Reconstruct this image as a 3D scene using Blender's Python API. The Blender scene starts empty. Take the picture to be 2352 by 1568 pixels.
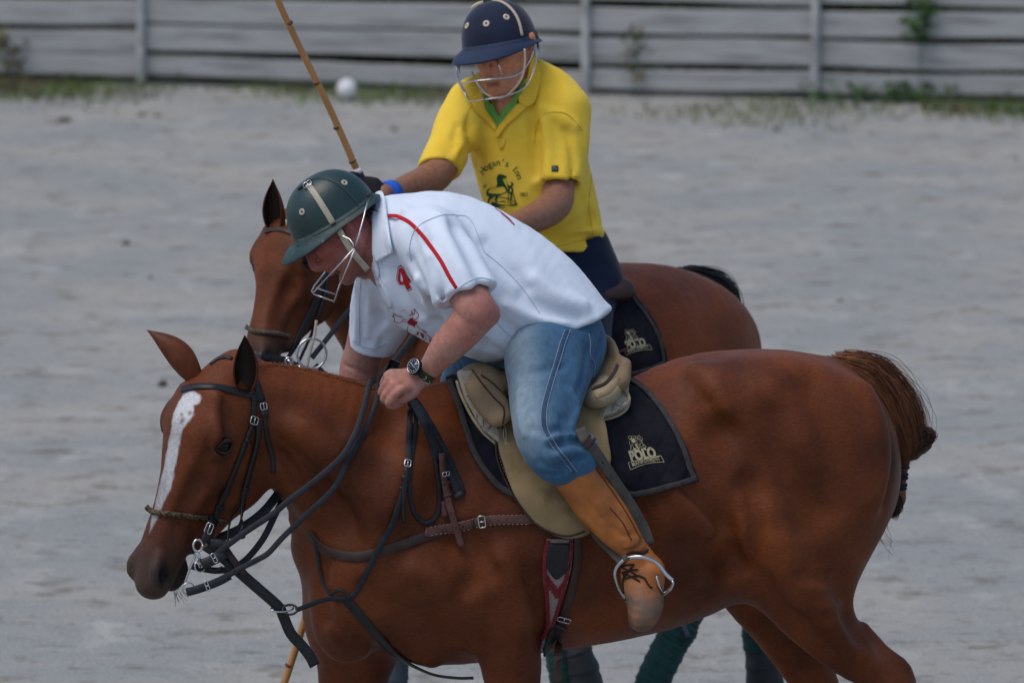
import bpy, math, random
import numpy as np
from mathutils import Vector, Matrix
from mathutils.geometry import tessellate_polygon
random.seed(7); np.random.seed(7)
sc = bpy.context.scene
V3 = lambda *a: np.array(a, dtype=float)
rad = math.radians
# ------------------------------------------------------------------ camera, world, sun, exposure
CAMP = V3(0, -16, 4.4); PITCH = 9.835; F = 14080.0; CX, CY = 1176.0, 784.0
cd = bpy.data.cameras.new('camera'); cam = bpy.data.objects.new('camera', cd); sc.collection.objects.link(cam)
cam.location = CAMP; cam.rotation_euler = (rad(90 - PITCH), 0, 0)
cd.sensor_width = 36; cd.lens = F / 2352 * 36; cd.clip_start = 0.5; cd.clip_end = 400
cd.dof.use_dof = True; cd.dof.focus_distance = 15.85; cd.dof.aperture_fstop = 5.0
sc.camera = cam
SUN_EL, SUN_AZ = 66, -120      # azimuth: where the light comes from, degrees clockwise from +Y
w = bpy.data.worlds.new("World"); sc.world = w; w.use_nodes = True
nt = w.node_tree; bg = nt.nodes['Background']
sky = nt.nodes.new('ShaderNodeTexSky'); sky.sky_type = 'NISHITA'; sky.sun_disc = False
sky.sun_elevation = rad(SUN_EL); sky.sun_rotation = rad(SUN_AZ); sky.air_density = 1.0; sky.dust_density = 2.0; sky.ozone_density = 1.0
nt.links.new(sky.outputs[0], bg.inputs[0]); bg.inputs[1].default_value = 0.10
sd = bpy.data.lights.new('sun', 'SUN'); sun = bpy.data.objects.new('sun', sd); sc.collection.objects.link(sun)
sd.energy = 1.15; sd.angle = rad(40); sd.color = (1.0, 0.93, 0.84)
_az = rad(SUN_AZ); _el = rad(SUN_EL)
_sd = Vector((math.sin(_az) * math.cos(_el), math.cos(_az) * math.cos(_el), math.sin(_el)))
sun.rotation_euler = _sd.to_track_quat('Z', 'Y').to_euler(); sun.location = (0, 0, 30)
sc.view_settings.view_transform = 'Standard'; sc.view_settings.look = 'None'
sc.view_settings.exposure = 0.36; sc.view_settings.gamma = 1.0
sc.render.film_transparent = False
try:
    sc.cycles.max_bounces = 6; sc.cycles.use_denoising = True
except Exception: pass
# ------------------------------------------------------------------ photo point -> world point at a given distance plane
_p = rad(PITCH); FWD = V3(0, math.cos(_p), -math.sin(_p)); UP = V3(0, math.sin(_p), math.cos(_p)); RT = V3(1, 0, 0)
def ray(x, y):
    d = FWD + RT * ((x - CX) / F) + UP * ((CY - y) / F)
    return d / np.linalg.norm(d)
def P(x, y, Y):
    d = ray(x, y); return CAMP + d * ((Y - CAMP[1]) / d[1])
def W(x, z, Y):
    "world point at height z on plane Y seen at column x"
    p = V3(0, Y, z); dep = np.dot(p - CAMP, FWD); return V3((x - CX) / F * dep, Y, z)
def px(p):
    q = np.asarray(p) - CAMP; dep = q @ FWD
    return (CX + F * (q @ RT) / dep, CY - F * (q @ UP) / dep)
MPX = 1 / 870.0
def unit(v):
    v = np.asarray(v, float); return v / (np.linalg.norm(v) + 1e-12)
# ------------------------------------------------------------------ objects
COL = sc.collection
def tag(o, label, cat, group=None, kind=None):
    if label: o['label'] = label
    if cat: o['category'] = cat
    if group: o['group'] = group
    if kind: o['kind'] = kind
    return o
def thing(name, label, cat, loc, group=None):
    o = bpy.data.objects.new(name, None); COL.objects.link(o); o.location = Vector(loc); o.empty_display_size = .1
    return tag(o, label, cat, group)
def attach(o, parent):
    root = parent
    loc = Vector((0, 0, 0)); q = parent
    while q is not None:
        if q.type == 'EMPTY': loc += q.location
        q = q.parent
    o.parent = parent
    if parent.type == 'EMPTY': o.matrix_parent_inverse = Matrix.Translation(-loc)
    return o
def mesh_obj(name, vs, fs, mats, parent=None, smooth=True, mi=None, col=None):
    me = bpy.data.meshes.new(name)
    vs = np.asarray(vs, dtype=np.float32)
    if isinstance(fs, np.ndarray):
        n = len(fs); k = fs.shape[1]
        me.vertices.add(len(vs)); me.vertices.foreach_set('co', vs.ravel())
        me.loops.add(n * k); me.loops.foreach_set('vertex_index', fs.astype(np.int32).ravel())
        me.polygons.add(n); me.polygons.foreach_set('loop_start', np.arange(0, n * k, k, dtype=np.int32))
        me.polygons.foreach_set('loop_total', np.full(n, k, dtype=np.int32)); me.update(calc_edges=True); me.validate()
    else:
        me.from_pydata([tuple(map(float, v)) for v in vs], [], [tuple(int(i) for i in f) for f in fs]); me.update()
    if not isinstance(mats, (list, tuple)): mats = [mats]
    for m in mats: me.materials.append(m)
    if mi is not None: me.polygons.foreach_set('material_index', np.asarray(mi, dtype=np.int32))
    me.polygons.foreach_set('use_smooth', np.full(len(me.polygons), smooth))
    if col is not None:
        a = me.color_attributes.new('Col', 'FLOAT_COLOR', 'POINT')
        c4 = np.ones((len(vs), 4), np.float32); c4[:, :3] = col; a.data.foreach_set('color', c4.ravel())
    o = bpy.data.objects.new(name, me); COL.objects.link(o)
    if parent is not None: attach(o, parent)
    return o
class MB:
    "collects pieces into one mesh"
    def __init__(s): s.v = []; s.f = []; s.m = []
    def add(s, v, f, m=0):
        o = len(s.v); s.v += [tuple(map(float, q)) for q in v]; s.f += [tuple(i + o for i in q) for q in f]; s.m += [m] * len(f); return s
    def build(s, name, mats, parent=None, smooth=True): return mesh_obj(name, s.v, s.f, mats, parent, smooth, s.m)
def catmull(pts, n=8, closed=False):
    pts = [np.asarray(p, float) for p in pts]
    if len(pts) == 2 and not closed: return [pts[0] + (pts[1] - pts[0]) * t for t in np.linspace(0, 1, n + 1)]
    out = []; N = len(pts)
    segs = N if closed else N - 1
    for i in range(segs):
        if closed: a, b, c, d = pts[(i - 1) % N], pts[i], pts[(i + 1) % N], pts[(i + 2) % N]
        else:
            b, c = pts[i], pts[i + 1]; a = pts[i - 1] if i > 0 else 2 * b - c; d = pts[i + 2] if i + 2 < N else 2 * c - b
        for t in np.linspace(0, 1, n, endpoint=False):
            out.append(.5 * ((2 * b) + (c - a) * t + (2 * a - 5 * b + 4 * c - d) * t * t + (3 * b - a - 3 * c + d) * t ** 3))
    if not closed: out.append(pts[-1])
    return out
def sweep(path, prof_fn, closed=False, up=None, cap=True):
    "path: points; prof_fn(i, n) -> list of (a,b) offsets along side/normal; ups: list of normals or None"
    path = [np.asarray(p, float) for p in path]; n = len(path); vs = []; fs = []; K = None
    tang = [unit(path[(i + 1) % n if closed else min(i + 1, n - 1)] - path[(i - 1) % n if closed else max(i - 1, 0)]) for i in range(n)]
    nrm = V3(0, 0, 1) if abs(tang[0][2]) < .9 else V3(1, 0, 0)
    for i in range(n):
        t = tang[i]
        u = np.asarray(up[i], float) if up is not None else nrm
        u = unit(u - t * (u @ t)); nrm = u; s = np.cross(t, u)
        pr = prof_fn(i, n); K = len(pr)
        for a, b in pr: vs.append(path[i] + s * a + u * b)
    for i in range(n if closed else n - 1):
        j = (i + 1) % n
        for k in range(K): fs.append((i * K + k, i * K + (k + 1) % K, j * K + (k + 1) % K, j * K + k))
    if cap and not closed: fs.append(tuple(range(K))[::-1]); fs.append(tuple((n - 1) * K + k for k in range(K)))
    return vs, fs
def circ(r, k=8, ry=None):
    ry = r if ry is None else ry
    return [(r * math.cos(2 * math.pi * i / k), ry * math.sin(2 * math.pi * i / k)) for i in range(k)]
def tube(path, r, k=8, closed=False):
    if callable(r): return sweep(path, lambda i, n: circ(r(i / max(n - 1, 1)), k), closed)
    return sweep(path, lambda i, n: circ(r, k), closed)
def rect(w, t): # rounded flat section
    w /= 2; t /= 2; c = min(w, t) * .5
    return [(w, -t + c), (w, t - c), (w - c, t), (-w + c, t), (-w, t - c), (-w, -t + c), (-w + c, -t), (w - c, -t)]
def ringpts(c, n, r, k=24, ry=None, ax=None):
    n = unit(n); a = unit(np.cross(n, V3(0, 0, 1) if abs(n[2]) < .9 else V3(1, 0, 0))) if ax is None else unit(ax - n * (np.asarray(ax) @ n)); b = np.cross(n, a)
    ry = r if ry is None else ry
    return [np.asarray(c) + a * r * math.cos(2 * math.pi * i / k) + b * ry * math.sin(2 * math.pi * i / k) for i in range(k)]
def ellipsoid(c, rx, ry, rz, X=V3(1, 0, 0), Y=V3(0, 1, 0), Z=V3(0, 0, 1), nu=20, nv=12, zmin=-1.0):
    vs = []; fs = []
    th0 = math.acos(-zmin) if zmin > -1 else 0
    for j in range(nv + 1):
        a = math.pi / 2 - (math.pi - th0 if zmin > -1 else math.pi) * j / nv if zmin <= -1 else math.pi / 2 - (math.pi / 2 - math.asin(zmin)) * j / nv
        for i in range(nu):
            b = 2 * math.pi * i / nu
            vs.append(c + X * rx * math.cos(a) * math.cos(b) + Y * ry * math.cos(a) * math.sin(b) + Z * rz * math.sin(a))
    for j in range(nv):
        for i in range(nu): fs.append((j * nu + i, (j + 1) * nu + i, (j + 1) * nu + (i + 1) % nu, j * nu + (i + 1) % nu))
    return vs, fs
# ------------------------------------------------------------------ implicit bodies (smooth unions of limbs and muscles, meshed by surface nets)
def noise3(p, s, seed=0):
    rs = np.random.RandomState(seed); out = np.zeros(len(p))
    for i in range(7):
        k = rs.normal(size=3); k = k / np.linalg.norm(k) * s * (0.6 + rs.rand() * 1.1); out += np.sin(p @ k * 6.283 + rs.rand() * 6.283)
    return out / 4.0
class Field:
    def __init__(s): s.ops = []
    def chain(s, st, b=None, k=.03, sub=False, n=5, raw=False):
        "st: (point, ra, rb) ; rb along lateral axis b, ra perpendicular to b and path"
        rows = [np.concatenate([np.asarray(q[0], float), [q[1], q[2] if len(q) > 2 else q[1]]]) for q in st]
        if not raw and len(rows) > 1: rows = catmull(rows, n)
        A = np.array(rows)
        if len(A) == 1: A = np.vstack([A, A + 1e-4])
        a0, a1 = A[:-1], A[1:]
        T = a1[:, :3] - a0[:, :3]; L = np.linalg.norm(T, axis=1) + 1e-9; T = T / L[:, None]
        bb = np.tile(unit(b if b is not None else V3(.01, -1, .02)), (len(T), 1))
        bb = bb - T * (bb * T).sum(1)[:, None]; bb /= np.linalg.norm(bb, axis=1)[:, None] + 1e-9
        aa = np.cross(T, bb)
        r = np.maximum(a0[:, 3:5].max(1), a1[:, 3:5].max(1)) + k + .004
        lo = np.minimum(a0[:, :3], a1[:, :3]) - r[:, None]; hi = np.maximum(a0[:, :3], a1[:, :3]) + r[:, None]
        s.ops.append(dict(a0=a0, a1=a1, T=T, L=L, a=aa, b=bb, lo=lo, hi=hi, k=k, sub=sub)); return s
    def ell(s, c, rx, ry, rz, X=V3(1, 0, 0), Y=V3(0, 1, 0), k=.03, sub=False):
        "ellipsoid axes X (rx), Y (ry), Z (rz)"
        X = unit(X); Y = unit(Y - X * (Y @ X)); Z = np.cross(X, Y); c = np.asarray(c, float)
        r = max(rx, ry, rz) + k + .004
        s.ops.append(dict(c=c, M=np.array([X, Y, Z]), r=np.array([rx, ry, rz]), lo=c[None] - r, hi=c[None] + r, k=k, sub=sub)); return s
    def half(s, c, n, k=.004, lo=None, hi=None):
        "cut away the side the normal points to, inside a box"
        s.ops.append(dict(pl=np.asarray(c, float), n=unit(n), lo=np.asarray(lo if lo is not None else V3(-9, -9, -9))[None], hi=np.asarray(hi if hi is not None else V3(9, 9, 9))[None], k=k, sub=True, box=lo is not None)); return s
    def field(s, other, k=.003, sub=True, off=0.0):
        lo, hi = other.bounds(); s.ops.append(dict(fld=other, lo=lo[None] - k - .01, hi=hi[None] + k + .01, k=k, sub=sub, off=off)); return s
    def bounds(s):
        o = [q for q in s.ops if not q['sub']]
        return np.min([q['lo'].min(0) for q in o], 0), np.max([q['hi'].max(0) for q in o], 0)
    def _ev(s, op, p, sel):
        if 'fld' in op: return op['fld'].eval(p, p.min(0), p.max(0)) - op['off']
        if 'pl' in op:
            d = (op['pl'] - p) @ op['n']
            if op['box']:
                out = np.any((p < op['lo'][0]) | (p > op['hi'][0]), axis=1); d = np.where(out, 1.0, d)
            return d
        if 'c' in op:
            q = (p - op['c']) @ op['M'].T; r = op['r']
            k0 = np.sqrt(((q / r) ** 2).sum(1) + 1e-8); k1 = np.sqrt(((q / r ** 2) ** 2).sum(1) + 1e-8 / r.min() ** 2)
            return k0 * (k0 - 1) / k1
        a0, a1, T, L = op['a0'][sel], op['a1'][sel], op['T'][sel], op['L'][sel]
        d = p[None] - a0[:, None, :3]
        tt = np.einsum('snk,sk->sn', d, T); t = np.clip(tt / L[:, None], 0, 1)
        ex = tt - t * L[:, None]
        qa = np.einsum('snk,sk->sn', d, op['a'][sel]); qb = np.einsum('snk,sk->sn', d, op['b'][sel])
        ra = a0[:, 3:4] + (a1[:, 3:4] - a0[:, 3:4]) * t; rb = a0[:, 4:5] + (a1[:, 4:5] - a0[:, 4:5]) * t
        rt = np.minimum(ra, rb)
        k0 = np.sqrt((qa / ra) ** 2 + (qb / rb) ** 2 + (ex / rt) ** 2 + 1e-8)
        k1 = np.sqrt((qa / ra ** 2) ** 2 + (qb / rb ** 2) ** 2 + (ex / rt ** 2) ** 2 + 1e-8 / rt ** 2)
        return (k0 * (k0 - 1) / k1).min(0)
    def eval(s, p, lo=None, hi=None):
        if lo is None: lo, hi = p.min(0), p.max(0)
        acc = np.full(len(p), 9.0)
        for op in s.ops:
            sel = np.all((op['lo'] <= hi) & (op['hi'] >= lo), axis=1)
            if not sel.any(): continue
            d = s._ev(op, p, np.nonzero(sel)[0]); k = op['k']
            if op['sub']:
                h = np.maximum(k - np.abs(acc + d), 0) / k; acc = np.maximum(acc, -d) + h * h * k * .25
            else:
                h = np.maximum(k - np.abs(acc - d), 0) / k; acc = np.minimum(acc, d) - h * h * k * .25
        return acc
    def mesh(s, h, disp=None, smooth=1):
        lo, hi = s.bounds(); B = 10
        nb = np.ceil((hi - lo) / (h * B)).astype(int) + 1; dim = nb * B + 1
        V = np.ones(dim, np.float32)
        g = np.stack(np.meshgrid(*[np.arange(B + 1)] * 3, indexing='ij'), -1).reshape(-1, 3) * h
        half = B * h / 2; R = half * 1.8
        for i in range(nb[0]):
            for j in range(nb[1]):
                for k in range(nb[2]):
                    o = lo + V3(i, j, k) * B * h; c = (o + half)[None]
                    tl, th = o - .001, o + B * h + .001
                    if not any(np.any(np.all((op['lo'] <= th) & (op['hi'] >= tl), axis=1)) for op in s.ops if not op['sub']): continue
                    dc = s.eval(c, tl, th)[0]
                    if dc < -R * 1.6:
                        V[i * B:i * B + B + 1, j * B:j * B + B + 1, k * B:k * B + B + 1] = -1; continue
                    if dc > R * 2.2: continue
                    pts = g + o; d = s.eval(pts, tl, th)
                    if disp is not None: d = d + disp(pts)
                    V[i * B:i * B + B + 1, j * B:j * B + B + 1, k * B:k * B + B + 1] = d.reshape(B + 1, B + 1, B + 1)
        S = V < 0; D = np.array(V.shape)
        ids = []; pos = []; quads = []
        lin = lambda a, b, c: (a.astype(np.int64) * D[1] + b) * D[2] + c
        for ax in range(3):
            sl0 = [slice(None)] * 3; sl1 = [slice(None)] * 3; sl0[ax] = slice(0, -1); sl1[ax] = slice(1, None)
            cr = np.nonzero(S[tuple(sl0)] != S[tuple(sl1)]); c = [q.astype(np.int64) for q in cr]
            c1 = list(c); c1[ax] = c[ax] + 1
            v0 = V[tuple(c)]; v1 = V[tuple(c1)]; t = np.clip(v0 / (v0 - v1), .02, .98)
            p = np.stack(c, 1).astype(float); p[:, ax] += t
            u, v = [(1, 2), (2, 0), (0, 1)][ax]; cell = []
            ok = (c[u] > 0) & (c[v] > 0)
            for du, dv in ((1, 1), (0, 1), (0, 0), (1, 0)):
                q = list(c); q[u] = c[u] - du; q[v] = c[v] - dv; l = lin(*q); ids.append(l[ok]); pos.append(p[ok]); cell.append(l[ok])
            Q = np.stack(cell, 1); fl = (v0 < 0)[ok]
            Q[~fl] = Q[~fl][:, ::-1]; quads.append(Q)
        ids = np.concatenate(ids); pos = np.concatenate(pos); Q = np.concatenate(quads)
        uq, inv = np.unique(ids, return_inverse=True); cnt = np.bincount(inv)
        vs = np.stack([np.bincount(inv, pos[:, a]) / cnt for a in range(3)], 1) * h + lo
        Q = np.searchsorted(uq, Q)
        E = np.concatenate([Q[:, [0, 1]], Q[:, [1, 2]], Q[:, [2, 3]], Q[:, [3, 0]]])
        for _ in range(smooth):
            n = np.bincount(E[:, 0], minlength=len(vs)) + np.bincount(E[:, 1], minlength=len(vs))
            a = np.stack([np.bincount(E[:, 0], vs[E[:, 1], k], len(vs)) + np.bincount(E[:, 1], vs[E[:, 0], k], len(vs)) for k in range(3)], 1)
            vs = vs * .45 + a / n[:, None] * .55
        return vs, Q
# ------------------------------------------------------------------ materials
def srgb(r, g, b):
    f = lambda c: (c / 255 / 12.92) if c / 255 <= .04045 else ((c / 255 + .055) / 1.055) ** 2.4
    return (f(r), f(g), f(b))
def mat(name, col, rough=.6, spec=.3, metal=0, var=.12, scale=20, bump=0, bscale=80, stretch=(1, 1, 1), attr=False, sheen=0, col2=None, c2scale=6, c2lo=.5, c2hi=.65, coat=0, sss=0, bump2=0, b2scale=12, detail=4):
    m = bpy.data.materials.new(name); m.use_nodes = True; n = m.node_tree.nodes; l = m.node_tree.links; b = n['Principled BSDF']
    b.inputs['Roughness'].default_value = rough; b.inputs['Metallic'].default_value = metal
    b.inputs['Specular IOR Level'].default_value = spec
    if sheen: b.inputs['Sheen Weight'].default_value = sheen; b.inputs['Sheen Roughness'].default_value = .4
    if coat: b.inputs['Coat Weight'].default_value = coat; b.inputs['Coat Roughness'].default_value = .25
    if sss: b.inputs['Subsurface Weight'].default_value = sss; b.inputs['Subsurface Radius'].default_value = (.012, .004, .002); b.inputs['Subsurface Scale'].default_value = 1
    tc = n.new('ShaderNodeTexCoord'); mp = n.new('ShaderNodeMapping'); mp.inputs['Scale'].default_value = stretch; l.new(tc.outputs['Object'], mp.inputs[0])
    def noi(s, d=detail):
        q = n.new('ShaderNodeTexNoise'); q.inputs['Scale'].default_value = s; q.inputs['Detail'].default_value = d; l.new(mp.outputs[0], q.inputs['Vector']); return q
    if attr:
        a = n.new('ShaderNodeAttribute'); a.attribute_name = 'Col'; cur = a.outputs['Color']
    else:
        a = n.new('ShaderNodeRGB'); a.outputs[0].default_value = (*col, 1); cur = a.outputs[0]
    if col2 is not None:
        q = noi(c2scale); r = n.new('ShaderNodeMapRange'); r.inputs[1].default_value = c2lo; r.inputs[2].default_value = c2hi; l.new(q.outputs[0], r.inputs[0])
        mx = n.new('ShaderNodeMix'); mx.data_type = 'RGBA'; l.new(r.outputs[0], mx.inputs[0]); l.new(cur, mx.inputs[6]); mx.inputs[7].default_value = (*col2, 1); cur = mx.outputs[2]
    if var:
        q = noi(scale); r = n.new('ShaderNodeMapRange'); r.inputs[1].default_value = .3; r.inputs[2].default_value = .7; r.inputs[3].default_value = 1 - var; r.inputs[4].default_value = 1 + var
        l.new(q.outputs[0], r.inputs[0]); mx = n.new('ShaderNodeVectorMath'); mx.operation = 'SCALE'; l.new(cur, mx.inputs[0]); l.new(r.outputs[0], mx.inputs['Scale']); cur = mx.outputs[0]
    l.new(cur, b.inputs['Base Color'])
    last = None
    for bb, bs in ((bump2, b2scale), (bump, bscale)):
        if bb:
            q = noi(bs); bp = n.new('ShaderNodeBump'); bp.inputs['Strength'].default_value = 1; bp.inputs['Distance'].default_value = bb; l.new(q.outputs[0], bp.inputs['Height'])
            if last: l.new(last, bp.inputs['Normal'])
            last = bp.outputs[0]
    if last: l.new(last, b.inputs['Normal'])
    return m
# ------------------------------------------------------------------ things that lie on a body: rays find the surface
def hit(objs, x, y):
    best = None; o = Vector(CAMP); d = Vector(ray(x, y))
    for ob in objs:
        ok, loc, nr, _ = ob.ray_cast(o, d)
        if ok:
            t = (loc - o).length
            if best is None or t < best[0]: best = (t, np.array(loc), np.array(nr))
    return best
def flush(): bpy.context.view_layer.update()
def surf_path(path, objs, step=6, sm=4, smn=6):
    "path entries (x,y) lie on objs, (x,y,Y) float at depth Y. Returns points, normals"
    pts = [V3(p[0], p[1]) for p in path]
    cm = catmull(pts, 24); L = [0]
    for i in range(1, len(cm)): L.append(L[-1] + np.linalg.norm(cm[i] - cm[i - 1]))
    key = [L[min(i * 24, len(cm) - 1)] for i in range(len(path))]
    n = max(int(L[-1] / step), 3); s = np.linspace(0, L[-1], n)
    X = np.interp(s, L, [c[0] for c in cm]); Yp = np.interp(s, L, [c[1] for c in cm])
    D = []; N = []
    for i in range(n):
        j = min(max(int(np.searchsorted(key, s[i] + 1e-6)) - 1, 0), len(path) - 2)
        a, b = path[j], path[j + 1]; t = (s[i] - key[j]) / max(key[j + 1] - key[j], 1e-6)
        hh = hit(objs, X[i], Yp[i]) if (len(a) < 3 or len(b) < 3) else None
        def dep(q):
            if len(q) > 2: return np.linalg.norm(P(X[i], Yp[i], q[2]) - CAMP)
            return hh[0] if hh else None
        da, db = dep(a), dep(b)
        if da is None: da = db
        if db is None: db = da
        D.append(np.nan if da is None else da * (1 - t) + db * t)
        N.append(hh[2] if hh is not None else (N[-1] if N else V3(0, -1, .15)))
    D = np.array(D); ok = ~np.isnan(D)
    if ok.sum() == 0: D[:] = 16.0
    else: D = np.interp(np.arange(n), np.nonzero(ok)[0], D[ok])
    N = np.array(N)
    def smooth(a, w):
        if w < 1: return a
        ke = np.ones(2 * w + 1) / (2 * w + 1); pad = np.pad(a, (w, w), mode='edge'); return np.convolve(pad, ke, 'valid')
    D2 = np.minimum(smooth(D, sm), D + .002)
    N = np.stack([smooth(N[:, k], smn) for k in range(3)], 1)
    N = [unit(v) for v in N]
    pts = [CAMP + ray(X[i], Yp[i]) * D2[i] for i in range(n)]
    return pts, N
def strap(name, path, wpx, objs, m, parent, th=.004, off=.001, step=6, sm=4, rnd=False, label=None, wfn=None, nrm=None, mb=None, mi=0):
    pts, N = surf_path(path, objs, step, sm)
    if nrm is not None: N = [unit(nrm)] * len(pts)
    pts = [p + n_ * (th / 2 + off) for p, n_ in zip(pts, N)]
    w = wpx * MPX
    wf = wfn or (lambda t: 1)
    prof = (lambda i, n: circ(w / 2 * wf(i / (n - 1)), 8, th / 2)) if rnd else (lambda i, n: rect(w * wf(i / (n - 1)), th))
    v, f = sweep(pts, prof, up=N)
    if mb is not None: mb.add(v, f, mi); return pts, N
    o = mesh_obj(name, v, f, m, parent)
    if label: o['label'] = label
    return o
def decal(name, polys, objs, m, parent, off=.0015, mapf=None):
    "polys: (verts2d, faces) lists in photo points"
    mb = MB()
    for vs, fs in polys:
        out = []
        for x, y in vs:
            if mapf: x, y = mapf(x, y)
            h = hit(objs, x, y)
            if h is None: out.append(out[-1] if out else P(x, y, 0)); continue
            out.append(h[1] + h[2] * off)
        mb.add(out, fs)
    return mb.build(name, m, parent, smooth=False)
def poly2(pts, holes=()):
    loops = [[Vector((x, y, 0)) for x, y in L] for L in [pts, *holes]]
    tri = tessellate_polygon(loops); vs = [(v.x, v.y) for L in loops for v in L]
    return vs, [tuple(t) for t in tri]
def line2(pts, w, n=6, taper=False):
    c = catmull([V3(*p) for p in pts], n) if len(pts) > 2 else [V3(*pts[0]), V3(*pts[1])]
    vs = []; fs = []
    for i, p in enumerate(c):
        t = unit(c[min(i + 1, len(c) - 1)] - c[max(i - 1, 0)]); s = V3(-t[1], t[0]); ww = w
        if taper: ww = w * (1 - .85 * abs(2 * i / (len(c) - 1) - 1))
        vs += [tuple(p + s * ww / 2), tuple(p - s * ww / 2)]
    for i in range(len(c) - 1): fs.append((2 * i, 2 * i + 1, 2 * i + 3, 2 * i + 2))
    return vs, fs
def text2(s, size=1.0, bold=0.0, xs=1.0, space=1.0, shear=0):
    cu = bpy.data.curves.new('t', 'FONT'); cu.body = s; cu.size = size; cu.offset = bold; cu.resolution_u = 3; cu.space_character = space; cu.shear = shear
    o = bpy.data.objects.new('t', cu); COL.objects.link(o); flush()
    me = bpy.data.meshes.new_from_object(o.evaluated_get(bpy.context.evaluated_depsgraph_get()))
    vs = [(v.co.x * xs, v.co.y) for v in me.vertices]; fs = [tuple(p.vertices) for p in me.polygons]
    bpy.data.objects.remove(o); bpy.data.curves.remove(cu); bpy.data.meshes.remove(me)
    return vs, fs
# ================================================================== SETTING
def ground():
    m = bpy.data.materials.new('arena_sand'); m.use_nodes = True; n = m.node_tree.nodes; l = m.node_tree.links; b = n['Principled BSDF']
    b.inputs['Roughness'].default_value = .95; b.inputs['Specular IOR Level'].default_value = .1
    tc = n.new('ShaderNodeTexCoord')
    def noi(s, st=(1, 1, 1), d=6, r=.6):
        mp = n.new('ShaderNodeMapping'); mp.inputs['Scale'].default_value = st; l.new(tc.outputs['Object'], mp.inputs[0])
        q = n.new('ShaderNodeTexNoise'); q.inputs['Scale'].default_value = s; q.inputs['Detail'].default_value = d; q.inputs['Roughness'].default_value = r; l.new(mp.outputs[0], q.inputs['Vector']); return q.outputs[0]
    def rng(x, a, b_, c=0, d=1):
        r = n.new('ShaderNodeMapRange'); r.inputs[1].default_value = a; r.inputs[2].default_value = b_; r.inputs[3].default_value = c; r.inputs[4].default_value = d; l.new(x, r.inputs[0]); return r.outputs[0]
    def mix(f, a, c):
        x = n.new('ShaderNodeMix'); x.data_type = 'RGBA'; l.new(f, x.inputs[0])
        for i, q in ((6, a), (7, c)):
            if isinstance(q, tuple): x.inputs[i].default_value = (*q, 1)
            else: l.new(q, x.inputs[i])
        return x.outputs[2]
    c = mix(rng(noi(1.3, (.7, 1, 1)), .42, .64), GA, GB)
    c = mix(rng(noi(3.2, (1, .7, 1), 5), .55, .72), c, GC)
    c = mix(rng(noi(6.0, (.8, 1, 1), 6, .62), .54, .68, 0, .75), c, GD)
    c = mix(rng(noi(19, (.8, 1, 1), 5), .56, .70, 0, .6), c, GD)
    c = mix(rng(noi(45, (1, .6, 1), 3), .62, .72, 0, .5), c, GE)
    l.new(c, b.inputs['Base Color'])
    b1 = n.new('ShaderNodeBump'); b1.inputs['Distance'].default_value = .014; l.new(noi(6, (1, 1, 1), 8, .65), b1.inputs['Height'])
    b2 = n.new('ShaderNodeBump'); b2.inputs['Distance'].default_value = .012; l.new(noi(60, (1, 1, 1), 4), b2.inputs['Height']); l.new(b1.outputs[0], b2.inputs['Normal'])
    l.new(b2.outputs[0], b.inputs['Normal'])
    # one sheet to the horizon, finer and gently uneven near the horses
    xs = np.concatenate([np.linspace(-300, -12, 6), np.linspace(-10, 10, 161), np.linspace(12, 300, 6)]); ys = np.concatenate([np.linspace(-60, -4, 5), np.linspace(-3, 17, 161), np.linspace(20, 380, 6)])
    X, Y = np.meshgrid(xs, ys, indexing='ij'); p = np.stack([X.ravel(), Y.ravel(), 0 * X.ravel()], 1)
    fall = np.clip(1 - np.maximum(np.abs(p[:, 0]) - 8, 0) / 2, 0, 1) * np.clip((17 - p[:, 1]), 0, 1) * np.clip(p[:, 1] + 4, 0, 1)
    p[:, 2] = (noise3(p, .9, 3) * .005 + noise3(p, 2.2, 4) * .004 + noise3(p, .3, 5) * .008) * fall
    nx, ny = len(xs), len(ys); I = np.arange(nx * ny).reshape(nx, ny)
    Q = np.stack([I[:-1, :-1].ravel(), I[1:, :-1].ravel(), I[1:, 1:].ravel(), I[:-1, 1:].ravel()], 1)
    tag(mesh_obj('ground', p, Q, m), 'pale grey sandy arena ground under the horses', 'ground', kind='structure')
GA = (.312, .328, .326); GB = (.385, .375, .345); GC = (.44, .445, .425); GD = (.17, .155, .13); GE = (.55, .56, .56)
ground()
def fence_y(x): return 17.78 - (x + 2.5) * .169          # the fence comes slightly nearer to the right
wood = mat('weathered_board', (.44, .445, .44), rough=.85, spec=.15, var=.42, scale=5, stretch=(.35, 1, 4), col2=(.19, .18, .165), c2scale=5, c2lo=.52, c2hi=.75, bump=.003, bscale=60)
postm = mat('weathered_post', (.40, .40, .395), rough=.9, var=.45, scale=9, bump=.004, bscale=50)
fence = thing('board_fence', 'long weathered grey board fence behind the arena ground', 'fence', (0, 17, 0))
rnd = random.Random(3)
posts = []
for xpx in [-850, -260, 325, 1345, 1872, 2400, 2960]:
    Y = 17.2
    for _ in range(4): Y = fence_y(W(xpx, 0.3, Y)[0])
    posts.append(W(xpx, 0.3, Y)[0])
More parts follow.
